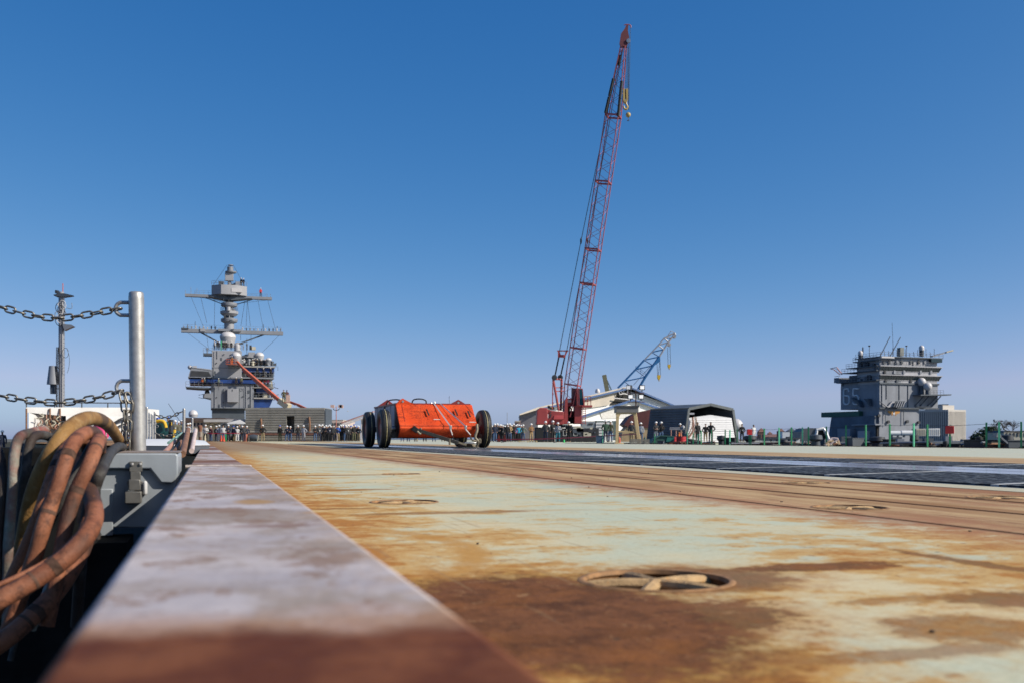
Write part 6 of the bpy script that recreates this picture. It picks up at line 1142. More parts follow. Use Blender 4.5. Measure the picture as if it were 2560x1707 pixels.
for k, (ya, yb, yd) in enumerate(((622, 672, 620), (724, 774, 722))):     # raked bridge windows
    x1 = eR(1412, ya).x; zt, zb = zc(ya), zc(yb)
    wdw = MB().prism([(0, -.15, zb), (0, -.6, zt), (0, .3, zt), (0, .3, zb)], (x1, 0, 0)).build('bridge_window', M_glass, en)
    MB().prism([(x1, -.15, zb), (x1+.8, -.6, zt), (x1+.8, 8, zt), (x1, 8, zb)], (-.4, 0, 0)).build('end_window', M_glass, wdw)
    b = MB(); [b.bar((x1*i/22, -.18, zb), (x1*i/22, -.64, zt), .07, .06) for i in range(23)]; b.build('mullions', M_hazed, wdw, kind='stuff')
    eb(-.4, x1+1.0, -.75, 9, zt, zt+.22, 'eave', M_egl, wdw); eb(-.1, x1+.1, -.12, 9, zb-.18, zb, 'sill', M_egl, wdw)
eb(-.5, eR(1440, 515).x, -1.0, LY*.6, zc(518), zc(508), 'roof', M_hazed)
eb(eR(725, 0).x, eR(870, 0).x, -1.3, .5, zc(530), zc(512), 'roof_box', M_dome); eb(eR(1300, 0).x, eR(1425, 0).x, -1.1, 6, zc(560), zc(520), 'wing_windows', M_glass); eb(0, eR(1420, 0).x, -.7, .05, zc(614), zc(608), 'gallery', M_eg)
railing('gallery_rail', M_rail, en, [(0, -.85, zc(608)), (eR(1300, 0).x, -.85, zc(608))], 1.3, 1.3, .05); railing('roof_rail', M_rail, en, [(-.4, -.9, zc(508)), (eR(1440, 0).x, -.9, zc(508))], 1.2, 1.6, .05); railing('roof_rail', M_rail, en, [(-.4, -.9, zc(508)), (-.4, LY*.58, zc(508))], 1.2, 1.6, .05)
for a, b, r_ in (((735, 515), (855, 285), .16), ((850, 515), (975, 292), .16), ((893, 500), (877, 128), .07), ((950, 445), (900, 430), .05)): MB().cyl(eR(*a, 1), eR(*b, 1), r_, r_*.7, 6).build('whip_antenna', M_hazed, en)
for cx, cy, w_, yy in ((1217, 512, 30, 2), (512, 540, 27, LY*.5)):
    q = eR(cx, cy, yy); rr = w_*.0262; zt = eR(cx, cy-(130 if cx > 600 else 98), yy).z
    o_ = MB().lathe([(rr, zt-q.z-rr-.8), (rr*1.02, zt-q.z-rr)]+[(rr*math.cos(a), zt-q.z-rr+rr*math.sin(a)) for a in (.3, .7, 1.1, 1.4)]+[(0, zt-q.z)], q, 16).build('radome', M_dome, en); MB().lathe([(rr*.9, 0), (rr*.9, zt-q.z-rr-.8)], q, 14).build('radome_post', M_hazed, o_)
q = eR(975, 508, 2); MB().box(q+V((-.7, -.7, 0)), q+V((.7, .7, 2.6))).build('vent_tower', mat('olive_grey', (.2, .21, .19), .7), en)
for cx in (615, 1043): q = eR(cx, 510, 3); MB().cyl(q, q+V((0, 0, 3.0)), .08, n=6).lathe([(.1, 2.9), (.38, 3.15), (.3, 3.35), (0, 3.35)], q, 10).build('mushroom_antenna', M_dksteel, en)
q = eR(540, 540, LY*.5); MB().cyl(q, q+V((0, 0, 3.8)), .12, n=6).lathe([(.1, 2), (.3, 2.1), (.1, 2.3), (.3, 2.7), (.1, 2.9), (.28, 3.3), (.1, 3.5)], q, 8).build('lamp_mast', M_dksteel, en)
q0, q1 = eR(1330, 512, 1), eR(1570, 443, 1); MB().bar(q0, q1, 1.2, .35).build('yard_arm', M_eg, en); MB().bar(eR(1500, 462, .3), eR(1575, 440, .3), .5, .3).build('yard_tip', M_cream, en)
for cx, y0, y1 in ((760, 830, 1100), (812, 835, 1000), (960, 830, 1010), (1060, 840, 1095), (800, 1115, 1300), (1010, 1115, 1290), (1120, 560, 615), (905, 570, 612)): MB().cyl(eR(cx, y0, -.1), eR(cx, y1, -.1), .11, n=5).build('pipe_run', M_hazed, en)
for cx, cy in ((780, 575), (840, 575), (930, 575), (985, 575), (1090, 575), (1180, 575), (1250, 575), (790, 690), (900, 690), (1010, 690), (1200, 690), (1320, 690), (800, 795), (930, 795), (1090, 795)): q = eR(cx, cy, 0); MB().box(q+V((-.35, -.35, -.5)), q+V((.35, .05, .5))).build('wall_fitting', random.choice((M_hazed, M_dksteel, M_eg)), en)
for cy in (812, 822, 1100, 1106): eb(-.25, LX+.2, -.4, .1, zc(cy)-.12, zc(cy)+.12, 'ledge', M_hazed)
for k in range(14): q = eR(740+k*48, 508, random.uniform(.5, 8)); MB().cyl(q, q+V((0, 0, random.uniform(.8, 2.6))), .07, n=5).build('roof_fitting', random.choice((M_hazed, M_dksteel, M_eg)), en)
for k in range(12): y_ = LY*random.uniform(.05, .5); z_ = zc(random.choice((612, 665, 775, 790))); MB().box((-.9, y_, z_), (-.1, y_+random.uniform(.4, 1.4), z_+random.uniform(.5, 1.8))).build('gallery_fitting', random.choice((M_hazed, M_dksteel, M_eg)), en)
# left galleries
for (ca, cb, ya, yb) in ((525, 735, 520, 625), (470, 735, 630, 700), (380, 735, 700, 790), (290, 735, 790, 822)):
    y_ = eL(ca, 0).y; eb(.05, 8, 0, y_, zc(yb), zc(ya), 'gallery_level', M_eg if ya != 700 else M_hazed)
for ca, ya in ((380, 612), (330, 665), (270, 775), (460, 545)): y_ = eL(ca, 0).y; o_ = eb(-1.2, 7, 0, y_, zc(ya)-.25, zc(ya), 'gallery_slab', M_hazed); railing('gallery_rail', M_rail, o_, [(-1.1, .2, zc(ya)), (-1.1, y_, zc(ya))], 1.2, 1.4, .06)
eb(-.9, 4, LY*.98, LY*1.12, zc(775), zc(715), 'gun_tub', M_eg); eb(-.05, 6, LY*.92, LY*.99, zc(820), zc(780), 'gallery_post', M_hazed)
M_rw = mat('red_white_jib', (.45, .25, .24), .6); a_, b_ = eL(300, 715, -1), eL(165, 650, -1); m_ = eL(240, 635, -1)
jb = MB().bar(a_, m_, .25).bar(m_, b_, .2).bar(eL(275, 720, -1), eL(205, 660, -1), .2).bar(eL(205, 660, -1), b_, .2).build('jib', M_rw, en); b = MB(); [b.bar(a_.lerp(m_, i/5), eL(275, 720, -1).lerp(eL(205, 660, -1), (i+.5)/5), .1) for i in range(5)]; b.build('jib_lacing', M_rw, jb)
for a, b in (((215, 740), (275, 735)), ((215, 765), (280, 780))): MB().cyl(eL(*a, -1), eL(*b, -1), .07, n=5).build('whip_antenna', M_hazed, en)
# the number on the shaded face, raised frames
M_num = mat('number_white', (.78, .80, .82), .5)
def digit(x0, strokes):
    b = MB()
    for (a, c) in strokes: b.bar(eL(x0+a[0]*72, 880+a[1]*180, -.12), eL(x0+c[0]*72, 880+c[1]*180, -.12), .34, .5, up=(1, 0, 0))
    b.build('numeral', M_num, en)
digit(318, [((.9, .12), (.72, 0)), ((.72, 0), (.28, 0)), ((.28, 0), (.05, .12)), ((.05, .12), (.05, .88)), ((.05, .88), (.28, 1)), ((.28, 1), (.72, 1)), ((.72, 1), (.95, .88)), ((.95, .88), (.95, .56)), ((.95, .56), (.75, .45)), ((.75, .45), (.05, .45)), ((.9, .12), (.9, .2))])
digit(424, [((.98, 0), (.12, 0)), ((.12, 0), (.08, .45)), ((.08, .45), (.7, .42)), ((.7, .42), (.95, .54)), ((.95, .54), (.95, .88)), ((.95, .88), (.72, 1)), ((.72, 1), (.25, 1)), ((.25, 1), (.05, .88))])
# hung platforms and gear
MB().prism([eL(445, 985, -.3), eL(560, 1095, -.3), eL(530, 1020, -.3)], (-1.6, 0, 0)).build('stowed_boom', M_hazed, en); MB().prism([eL(585, 995, -.2), eL(655, 1085, -.2), eL(640, 995, -.2)], (-1.2, 0, 0)).build('stowed_boom', M_hazed, en)
MB().prism([eR(735, 1022, -.8), eR(830, 1085, -.8), eR(880, 1025, -.8), eR(905, 1030, -.8), eR(905, 1090, -.8), eR(830, 1095, -.8)], (0, .5, 0)).build('folded_platform', M_egl, en); pfp = MB().prism([eR(895, 1085, -1.6), eR(925, 1022, -1.6), eR(1035, 1022, -1.6), eR(975, 1108, -1.6)], (0, .3, 0)).build('folded_platform', M_hazed, en)
for i in range(4): MB().bar(eR(925+i*25, 1090, -1.8), eR(950+i*25, 1028, -1.8), .18).build('platform_rib', M_egl, pfp)
pl2 = MB().prism([eR(1120, 965, -.2), eR(1120, 952, -.2), eR(1472, 948, -.2), eR(1470, 962, -.2)], (0, -3.2, 0)).build('radome_platform', M_hazed, en)
for a, b in (((1440, 965), (1330, 1088)), ((1300, 965), (1200, 1080)), ((1400, 965), (1280, 1085)), ((1240, 965), (1140, 1080)), ((1330, 1088), (1150, 1088))): MB().bar(eR(*a, -1.5), eR(*b, -.1), .28).build('platform_strut', M_hazed, pl2)
railing('platform_rail', M_rail, pl2, [eR(1320, 948, -3.2), eR(1472, 948, -3.2)], 1.3, 1.2, .05)
for cx, cy, yy in ((1217, 803, -.8), (1287, 855, -2.2)):
    c = eR(cx, cy, yy); rr = 1.32; o_ = MB().lathe([(0, rr)]+[(rr*math.cos(a), rr*math.sin(a)) for a in (1.35, 1.1, .8, .4, 0, -.4, -.8, -1.1)]+[(.5, -rr*.95)], c, 20).build('ball_radome', M_dome, en); MB().lathe([(.75, 0), (.6, c.z-rr*.8-zc(952))], (c.x, c.y, zc(952)), 12).build('radome_post', M_hazed, o_)
# emblem with orange wings on the neck
M_orw = mat('emblem_orange', (.50, .22, .03), .6)
em = MB(); 
for sgn in (-1, 1): em.prism([eR(900+sgn*q[0], q[1], .32) for q in ((12, 1138), (68, 1134), (70, 1150), (50, 1168), (14, 1170))], (0, .06, 0)).prism([eR(900+sgn*q[0], q[1], .32) for q in ((10, 1172), (30, 1176), (22, 1192))], (0, .06, 0))
em = em.build('emblem_wings', M_orw, en); MB().prism([eR(889, 1140, .28), eR(912, 1140, .28), eR(912, 1152, .28), eR(889, 1158, .28)], (0, .06, 0)).build('emblem_top', M_dksteel, em); MB().prism([eR(889, 1158, .28), eR(912, 1152, .28), eR(912, 1174, .28), eR(900, 1182, .28), eR(889, 1174, .28)], (0, .06, 0)).build('emblem_shield', M_dome, em)
# lower left base under the green slab
y0_ = eL(470, 0).y; y1_ = eL(95, 0).y
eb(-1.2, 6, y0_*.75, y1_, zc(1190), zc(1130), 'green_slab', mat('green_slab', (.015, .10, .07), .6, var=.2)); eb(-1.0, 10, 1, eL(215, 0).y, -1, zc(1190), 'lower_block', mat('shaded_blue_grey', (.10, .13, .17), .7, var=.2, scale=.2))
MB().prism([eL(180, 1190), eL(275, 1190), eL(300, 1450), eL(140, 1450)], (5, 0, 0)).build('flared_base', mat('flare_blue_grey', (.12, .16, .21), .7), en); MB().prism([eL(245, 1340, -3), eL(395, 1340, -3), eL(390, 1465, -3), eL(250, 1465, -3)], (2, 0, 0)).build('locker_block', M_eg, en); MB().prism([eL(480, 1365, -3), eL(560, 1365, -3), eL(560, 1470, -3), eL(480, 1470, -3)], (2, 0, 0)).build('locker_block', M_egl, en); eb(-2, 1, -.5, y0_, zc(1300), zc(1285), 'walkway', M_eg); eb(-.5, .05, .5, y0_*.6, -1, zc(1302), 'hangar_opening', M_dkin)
for cx, cy in ((1048, 1258), (830, 1262), (1180, 1268), (720, 1190)): q = eR(cx, cy, .2); MB().lathe([(.5, -.4), (.4, .2)], q, 10, 'Y').build('porthole', M_dksteel, en)
hull = thing('neighbour_ship_deck', 'long dark ship deck under the island numbered 65', 'ship', V((0, 0, 0)))
MB().prism([(40, 235, -14), (420, 330, -14), (420, 420, -14), (30, 330, -14)], (0, 0, 13.6)).build('hull', M_hazed, hull)
for i in range(40): x = random.uniform(60, 190); y = 248+.25*(x-40)+random.uniform(0, 6); s_ = random.uniform(.3, 1.6); MB().box((x-s_, y, -.4), (x+s_, y+1.5, random.uniform(.1, 1.1))).build('deck_gear', random.choice((M_hazed, M_dksteel, M_eg, M_hazed)), hull)
def tank(label, px0, px1, y0, y1, Y):
    o_ = thing('storage_tank', label, 'tank', at((px0+px1)/2, y1, Y), 0, 'white tanks beside the island'); L = (px1-px0)/F*Y; r_ = (y1-y0)/2/F*Y
    MB().lathe([(0, -L/2), (r_*.8, -L/2+.1), (r_, -L/2+r_*.3), (r_, L/2-r_*.3), (r_*.8, L/2-.1), (0, L/2)], (0, 0, r_), 18, 'X').build('shell', M_white, o_); MB().box((-L*.3, -r_*.6, -.3), (-L*.2, r_*.6, r_*.4)).box((L*.2, -r_*.6, -.3), (L*.3, r_*.6, r_*.4)).build('saddle', M_hazed, o_)
tank('white horizontal tank at the foot of the island, left one', 2222, 2252, 1076, 1088, 200); tank('white horizontal tank at the foot of the island, right one', 2251, 2286, 1075, 1088, 200)
for k, (a, b, t_, lab) in enumerate(((2290, 2314, 1071, 'cream box container right of the white tanks'), (2321, 2350, 1070, 'long white box container before the office tower'))):
    o_ = thing('container', lab, 'container', at((a+b)/2, 1089, 205)); W_ = (b-a)/2/F*205; H_ = (1089-t_)/F*205; MB().box((-W_, 0, 0), (W_, 2.4, H_)).build('shell', M_cream if k == 0 else M_white, o_, bevel=.05); [MB().box((-W_+W_*2*i/6+.1, -.05, .2), (-W_+W_*2*i/6+.2, 0, H_-.2)).build('rib', M_cream, o_) for i in range(6)]
bt = thing('office_tower', 'pale office tower with narrow vertical windows right of the island', 'office building', gnd(2370, 820, -2)); O_ = lambda px, py, dy=0: at(px, py, 820+dy)-bt.location
M_conc = mat('pale_concrete', (.56, .52, .47), .7, var=.04, scale=.1); w2 = V((-17, 16, 0)); w1 = V((19, 11, 0)); ht = O_(2370, 1025).z
MB().prism([V((0, 0, 0)), w1, w1+w2, w2], (0, 0, ht)).build('core', mat('tower_glass', (.13, .14, .16), .4), bt); MB().prism([V((0, 0, ht-.9))-w1*.02-w2*.02, w1*1.02-w2*.02+V((0, 0, ht-.9)), w1*1.02+w2*1.02+V((0, 0, ht-.9)), w2*1.02-w1*.02+V((0, 0, ht-.9))], (0, 0, 1.6)).build('parapet', M_conc, bt)
for i in range(15):
    for wv, n_ in ((w1, V((.5, -.87, 0))), (w2, V((-.58, -.81, 0)))): q = wv*(i/14); d_ = wv.normalized(); MB().prism([q-d_*.42, q+d_*.42, q+d_*.42+n_*.55, q-d_*.42+n_*.55], (0, 0, ht-.5)).build('fin', M_conc, bt)
MB().prism([w1*.0+w2*.18, w1*.62+w2*.15, w1*.62+w2*.75, w1*.0+w2*.8], (0, 0, O_(2370, 1011.5).z)).build('penthouse', M_conc, bt); MB().box(V((-3, 6, ht)), V((3, 12, O_(0, 1009).z))).build('roof_plant', M_dksteel, bt)
# brick houses and low roofs on the far shore
M_brick = mat('far_brick', (.24, .12, .09), .8, var=.15, scale=.3); M_roofb = mat('far_roof', (.20, .10, .08), .8)
def house(label, px0, px1, ye, yr, Y, hip=True, m=M_brick, rm=M_roofb):
    o_ = thing('brick_house', label, 'house', gnd((px0+px1)/2, Y, -2), 0, 'brick houses on the far shore'); w = (px1-px0)/2/F*Y; ze = at(0, ye, Y).z+2; zr = at(0, yr, Y).z+2
    MB().box((-w, 0, 0), (w, w*1.5, ze)).build('wall', m, o_); MB().add([(-w*1.05, -.3, ze), (w*1.05, -.3, ze), (w*1.05, w*1.6, ze), (-w*1.05, w*1.6, ze), (-w*.15, w*.6, zr), (w*.15, w*.6, zr)], [(0, 1, 5, 4), (1, 2, 5), (2, 3, 4, 5), (3, 0, 4)]).build('roof', rm, o_)
    for i in range(max(2, int(w/2))): x = -w+(i+.5)*2*w/max(2, int(w/2)); MB().box((x-.5, -.1, ze*.45), (x+.5, 0, ze*.8)).build('window', M_dksteel, o_)
house('steep-roofed brick house between the green posts', 1896, 1913, 1079, 1069, 520); house('small brick house with a flat top', 1920, 1931, 1083, 1078, 560); house('brick house with red roof beside the white block', 1945, 1962, 1078, 1070, 500); house('long brick terrace across the far shore', 1886, 2000, 1092, 1084, 540); house('grey house right of the white block', 1968, 1993, 1078, 1070, 520, m=M_gshed, rm=M_hazed); house('pale house left of the portal hut', 1990, 2012, 1076, 1069, 510, m=M_cream, rm=M_hazed)
wb = thing('white_block', 'small white block building among the brick houses', 'building', gnd(1966, 480, -2)); MB().box((-1.9, 0, 0), (1.6, 5, at(0, 1078, 480).z+2)).build('wall', M_white, wb); MB().box((-2.0, -.1, at(0, 1078, 480).z+2), (1.7, 5.1, at(0, 1077, 480).z+2)).build('roof', M_hazed, wb)
pn = thing('quay_shed', 'long white low shed wall seen through the green posts', 'shed', gnd(1955, 150, 0)); MB().prism([at(1905, 1106, 150)-pn.location, at(1905, 1098, 150)-pn.location, at(2000, 1096, 150)-pn.location, at(2000, 1106, 150)-pn.location], (0, 6, 0)).build('wall', M_white, pn); MB().prism([at(1903, 1098, 149.5)-pn.location, at(1903, 1095.5, 149.5)-pn.location, at(2002, 1093.5, 149.5)-pn.location, at(2002, 1096, 149.5)-pn.location], (0, 7, 0)).build('roof', M_dksteel, pn)
for i in range(6): MB().box(at(1912+i*15, 1106, 149.8)-pn.location, at(1913.2+i*15, 1097, 150)-pn.location).build('pillar', M_dksteel, pn)
ph = thing('portal_hut', 'dark hut with a white framed opening left of the island base', 'hut', gnd(2035, 170)); h0 = lambda px, py, dy=0: at(px, py, 170+dy)-ph.location
MB().prism([h0(2000, 1106), h0(2003, 1078), h0(2012, 1070), h0(2042, 1069), h0(2042, 1106)], (0, 5, 0)).build('wall', M_dcor, ph); MB().prism([h0(2042, 1106, .3), h0(2043, 1071, .3), h0(2060, 1070, .3), h0(2068, 1106, .3)], (0, 4, 0)).build('opening', M_dkin, ph)
MB().tube([h0(2039, 1092), h0(2042, 1073), h0(2058, 1070), h0(2064, 1078), h0(2075, 1106)], .3, 6).build('frame', M_white, ph)
# trees far right
M_bark = mat('far_bark', (.10, .075, .06), .9); M_leaf = mat('far_evergreen', (.045, .075, .035), .8, var=.5, scale=1)
def evergreen(label, px, Y, w, h):
    o_ = thing('evergreen_tree', label, 'tree', gnd(px, Y, -1.5), 0, 'trees behind the far fence'); MB().cyl((0, 0, 0), (0, 0, h*.6), .3, .12, 7).build('trunk', M_bark, o_)
    b = MB()
    for i in range(1400):
        a = random.uniform(0, 6.28); u = random.random()**.5; zz = random.uniform(.12, 1); r_ = w*u*math.sqrt(max(0, 1-(zz*1.0-.35)**2/.45))*(.8+.25*math.sin(a*3+zz*7)); c = V((r_*math.cos(a), r_*math.sin(a), h*zz)); s_ = random.uniform(.15, .4); d1 = V((random.uniform(-1, 1), random.uniform(-1, 1), random.uniform(-.5, .5))).normalized()*s_; d2 = V((random.uniform(-1, 1), random.uniform(-1, 1), random.uniform(-1, 1))).normalized()*s_
        b.poly([c-d1, c+d2, c+d1, c-d2*.6])
    b.build('crown', M_leaf, o_, smooth=False)
evergreen('rounded evergreen tree right of the office tower', 2474, 260, 4.6, 4.9); evergreen('lower evergreen tree left of the rounded one', 2448, 270, 3.2, 3.2); evergreen('evergreen tree behind the white terrace at the far right', 2535, 290, 4, 3.6)
def bare(label, px, Y, h):
    o_ = thing('bare_tree', label, 'tree', gnd(px, Y, -1.5), 0, 'trees behind the far fence'); b = MB()
    def br(p, d, L, r_, lv):
        q = p+d*L; b.cyl(p, q, r_, r_*.7, 5)
        if lv:
            for _ in range(4 if lv > 1 else 5): br(q, (d+V((random.uniform(-1, 1), random.uniform(-1, 1), random.uniform(-.25, .45)))).normalized(), L*random.uniform(.6, .9), max(.018, r_*.62), lv-1)
    MB().cyl((0, 0, 0), (0, 0, h*.22), .22, .16, 7).build('trunk', M_bark, o_); br(V((0, 0, h*.2)), V((0, 0, 1)), h*.19, .12, 4); b.build('crown', M_bark, o_)
bare('bare winter tree behind the rightmost posts', 2505, 250, 8.6); bare('bare winter tree at the far right photo edge', 2530, 255, 8.2); bare('thin bare tree above the rounded evergreen', 2485, 265, 7)
tr = thing('terrace_building', 'pale terrace with dark windows at the far right', 'building', gnd(2535, 230, -1.5)); t0_ = lambda px, py: at(px, py, 230)-tr.location
MB().prism([t0_(2510, 1106), t0_(2510, 1079), t0_(2600, 1078), t0_(2600, 1106)], (0, 8, 0)).build('wall', M_cream, tr); MB().prism([t0_(2508, 1080), t0_(2512, 1076), t0_(2600, 1075), t0_(2600, 1079)], (0, 8, 0)).build('roof', M_hazed, tr)
for i in range(7): MB().box(t0_(2515+i*9, 1090)+V((0, -.1, 0)), t0_(2519+i*9, 1081)+V((0, .1, 0))).build('window', M_dksteel, tr)
wt = MB().cyl(at(2485, 1090, 600), at(2485, 1047, 600), .35, .15, 6).lathe([(.2, 0), (.55, .3), (.55, 1.0), (.2, 1.3)], at(2485, 1053, 600), 8).build('radio_tower', M_hazed); tag(wt, 'thin grey radio tower above the bare trees', 'tower')

# ------------------------------------------------------------------ far deck edge: fence posts, gear, drums
M_gp = mat('green_post_paint', (.012, .24, .09), .5, var=.15, scale=4); M_gpl = mat('mint_and_sunlit_green', (.12, .56, .31), .5, var=.1, scale=4)  # on the fence posts the mint tone is sunlight put into the colour
def edgeY(px): return 24.35/(math.cos(AX)*(px-1280)/F+math.sin(AX))
gp = [(1637, 1083, 0), (1718, 1078, 1), (1733, 1080, 0), (1745, 1084, 1), (1753, 1075, 0), (1779, 1073, 0), (1813, 1073, 0), (1825, 1074, 1), (1843, 1072, 0), (1877, 1072, 0), (1911, 1070, 0), (1948, 1068, 1), (1979, 1067, 0), (2006, 1067, 1), (2021, 1066, 0), (2066, 1065, 0), (2115, 1062, 0), (2165, 1061, 0), (2225, 1059, 0), (2285, 1057, 1), (2319, 1060, 0), (2375, 1082, 0), (2466, 1055, 0), (2498, 1054, 1), (2553, 1053, 0)]
postm = {}
near_things = {1637: 'left of the green skip', 1718: 'right of the red drums', 1911: 'before the steep brick house', 1948: 'left of the white block building', 1979: 'right of the white block building', 2115: 'under the numerals 65', 2165: 'before the island neck', 2225: 'left of the white tanks', 2285: 'right of the white tanks', 2319: 'before the long white container', 2375: 'carrying the red box', 2466: 'before the rounded evergreen', 2498: 'with a hose looped over it', 2553: 'at the right photo edge'}
tops = []
for i, (px, ty, lt_) in enumerate(gp):
    Y = edgeY(px); b0 = gnd(px, Y, -.10); tz = at(px, ty, Y).z; h = tz-b0.z
    lab = ('sunlit-toned green' if lt_ else 'dark green')+' fence post '+near_things.get(px, f'{ORD[i]} from the left along the far edge')
    o_ = thing('fence_post', lab, 'fence post', b0, random.uniform(-.5, .5), 'green posts along the far deck edge')
    MB().box((-.027, -.012, 0), (.027, .012, h)).box((-.027, .012, 0), (-.012, .04, h)).build('angle_bar', M_gpl if lt_ else M_gp, o_); MB().box((-.08, -.08, 0), (.08, .08, .02)).build('foot_plate', M_dksteel, o_)
    if px != 2375: tops.append(b0+V((0, 0, h-.05)))
for i, (a, b) in enumerate(zip(tops[:-1], tops[1:])):
    m_ = (a+b)/2-V((0, 0, .02)); o_ = MB().tube(catmull([V((0, 0, 0)), m_-a, b-a], 4), .006, 4).build('fence_wire', M_wire); o_.location = a
    tag(o_, f'thin black wire from the {ORD[i]} green fence post to the next, counted from left', 'wire', 'wires between the green posts')
rbx = thing('red_box', 'bright red box mounted on a green post before the office tower', 'box', at(2375.5, 1083, edgeY(2375)-.1)); MB().box((-.15, -.12, 0), (.12, .12, .26)).build('case', mat('signal_red', (.55, .02, .02), .45, var=.1), rbx, bevel=.012); MB().tube(catmull([(-.05, 0, .26), (0, 0, .30), (.05, 0, .26)], 4), .008, 6).build('handle', M_dksteel, rbx)
rbx.rotation_euler = (0, 0, R(-25))
rb2 = thing('red_box', 'small red box on a post beside the white-clad worker', 'box', at(1873, 1086, edgeY(1873)-.1)); MB().box((-.1, -.1, 0), (.12, .1, .26)).build('case', MATS['signal_red'], rb2, bevel=.012); MB().box((-.02, -.02, -.5), (.02, .02, 0)).build('post', M_gp, rb2)
# dark gear along the catwalk beyond the edge
for i in range(46):
    px = 1660+i*20+random.uniform(-8, 8); Y = edgeY(px)+random.uniform(.6, 3.0); w = random.uniform(.15, .6); h = random.uniform(.08, .42); b0 = gnd(px, Y, -.4); kind = i % 4
    nm, lab = (('winch_box', 'dark steel box'), ('hose_coil', 'dark hose coil'), ('pipe_rack', 'dark pipe rack'), ('vent_cowl', 'dark vent cowl'))[kind]
    o_ = thing(nm, f'{lab} in the catwalk beyond the far edge, {ORD[i//4]} of its kind from left', nm.split('_')[-1] if kind else 'box', b0, random.uniform(0, 3), 'dark gear along the far catwalk'+(' '+nm))
    m_ = random.choice((M_dksteel, M_hazed, M_sleeve, M_dksteel, M_blackm))
    if kind == 0: MB().box((-w, -w*.6, 0), (w, w*.6, .35+h)).build('case', m_, o_, bevel=.02); MB().box((-w*1.05, -w*.65, .35+h), (w*1.05, w*.65, .38+h)).build('lid', m_, o_)
    elif kind == 1: [MB().tube([(w*.7*math.cos(a)+random.uniform(-.02, .02), w*.7*math.sin(a), .3+j*.07) for a in [k*.42 for k in range(16)]], .035, 6).build('turn', random.choice((H_bk, H_or, m_)), o_) for j in range(3)]
    elif kind == 2: [MB().cyl((-w*1.6, (j-1.5)*.1, .4+.05*(j % 2)+h*.5), (w*1.6, (j-1.5)*.1, .4+h*.5), .035, n=7).build('pipe', random.choice((m_, M_haze, M_p1)), o_) for j in range(4)]; MB().box((-.05, -.3, 0), (.05, .3, .36+h*.5)).build('stand', m_, o_)
    else: MB().lathe([(w*.35, 0), (w*.35, .35+h*.6), (w*.55, .4+h*.7), (w*.5, .45+h), (0, .48+h)], n=12).build('cowl', m_, o_)
struct(MB().box((24.3, -2, -.55), (27.5, 64, -.5)).build('far_catwalk', M_cat)).rotation_euler = (0, 0, AX)
struct(MB().box((24.2, -2, -.55), (24.26, 66, .022)).build('deck_edge_strip', M_p1)).rotation_euler = (0, 0, AX)
lp_ = thing('hose', 'black hose looped over the sunlit-toned post at the far right', 'hose', gnd(2498, edgeY(2498), 0)); Yh = edgeY(2498)
MB().tube(catmull([at(*q, Yh+.1)-lp_.location for q in ((2476, 1079), (2488, 1072), (2492, 1060), (2498, 1055), (2505, 1060), (2512, 1074), (2530, 1078), (2552, 1081))], 5), .02, 7).build('hose_run', H_bk, lp_)
cv = thing('chute', 'grey bent chute below the hose loop', 'chute', gnd(2500, Yh+.4, 0)); MB().prism([at(2491, 1092, Yh+.3)-cv.location, at(2493, 1081, Yh+.3)-cv.location, at(2502, 1084, Yh+.3)-cv.location, at(2505, 1093, Yh+.3)-cv.location], (0, .3, 0)).build('hopper', M_haze, cv); MB().bar(at(2503, 1093, Yh+.3)-cv.location, at(2519, 1107, Yh+.3)-cv.location, .06, .05).build('slide', M_haze, cv)
cl = thing('rope_heap', 'heap of pale dirty rags and rope at the far deck edge', 'rag heap', gnd(2079, edgeY(2079)-.3, 0))
for i in range(14): a = random.uniform(0, 6.28); MB().tube(catmull([(random.uniform(-.3, .2), random.uniform(-.1, .1), random.uniform(0, .1)), (random.uniform(-.1, .2), random.uniform(-.1, .1), random.uniform(.05, .32)), (random.uniform(-.05, .3), random.uniform(-.1, .1), random.uniform(0, .3))], 5), random.uniform(.03, .07), 7).build('rag', random.choice((M_cream, M_p2, M_btp, M_p1)), cl)
# stuff before the portal shelter
for k, (px, Y, lab) in enumerate(((1684, 62, 'left'), (1703, 60, 'right'))):
    o_ = thing('red_drum', f'red steel drum before the dark shelter, {lab} of the pair', 'drum', gnd(px, Y), 0, 'red drums'); MB().lathe([(.29, 0), (.29, .14), (.305, .15), (.29, .16), (.29, .28), (.305, .29), (.29, .30), (.29, .44), (0, .44)], n=20).build('shell', mat('drum_red', (.50, .03, .035), .45, var=.15, scale=2), o_); MB().lathe([(.3, .44), (.3, .46), (.26, .455)], n=20).build('rim', M_dred, o_)
sk = thing('waste_skip', 'dark green waste skip with sloping end before the dark shelter', 'skip', gnd(1665, 60)); s0 = lambda cx, cy, dy=0: at(1500+cx/4.753, 800+cy/4.753, 60+dy)-sk.location
M_skip = mat('skip_green', (.035, .11, .09), .6, var=.3, scale=2, rust=.2); MB().prism([s0(610, 1462), s0(640, 1412), s0(720, 1368), s0(880, 1380), s0(885, 1435), s0(780, 1462)], (0, 1.6, 0)).build('body', M_skip, sk, bevel=.02); MB().prism([s0(785, 1440, -.05), s0(800, 1382, -.05), s0(885, 1382, -.05), s0(880, 1436, -.05)], (0, .08, 0)).build('end_plate', mat('skip_teal', (.02, .17, .14), .5), sk); MB().bar(s0(640, 1412, -.04), s0(720, 1368, -.04), .06).bar(s0(720, 1368, -.04), s0(880, 1380, -.04), .06).build('rim', M_skip, sk)
pa = thing('pallet', 'blue wooden pallet on the deck before the red drums', 'pallet', gnd(1709, 57)); M_bp = mat('pallet_blue', (.03, .13, .36), .7, var=.2, scale=4)
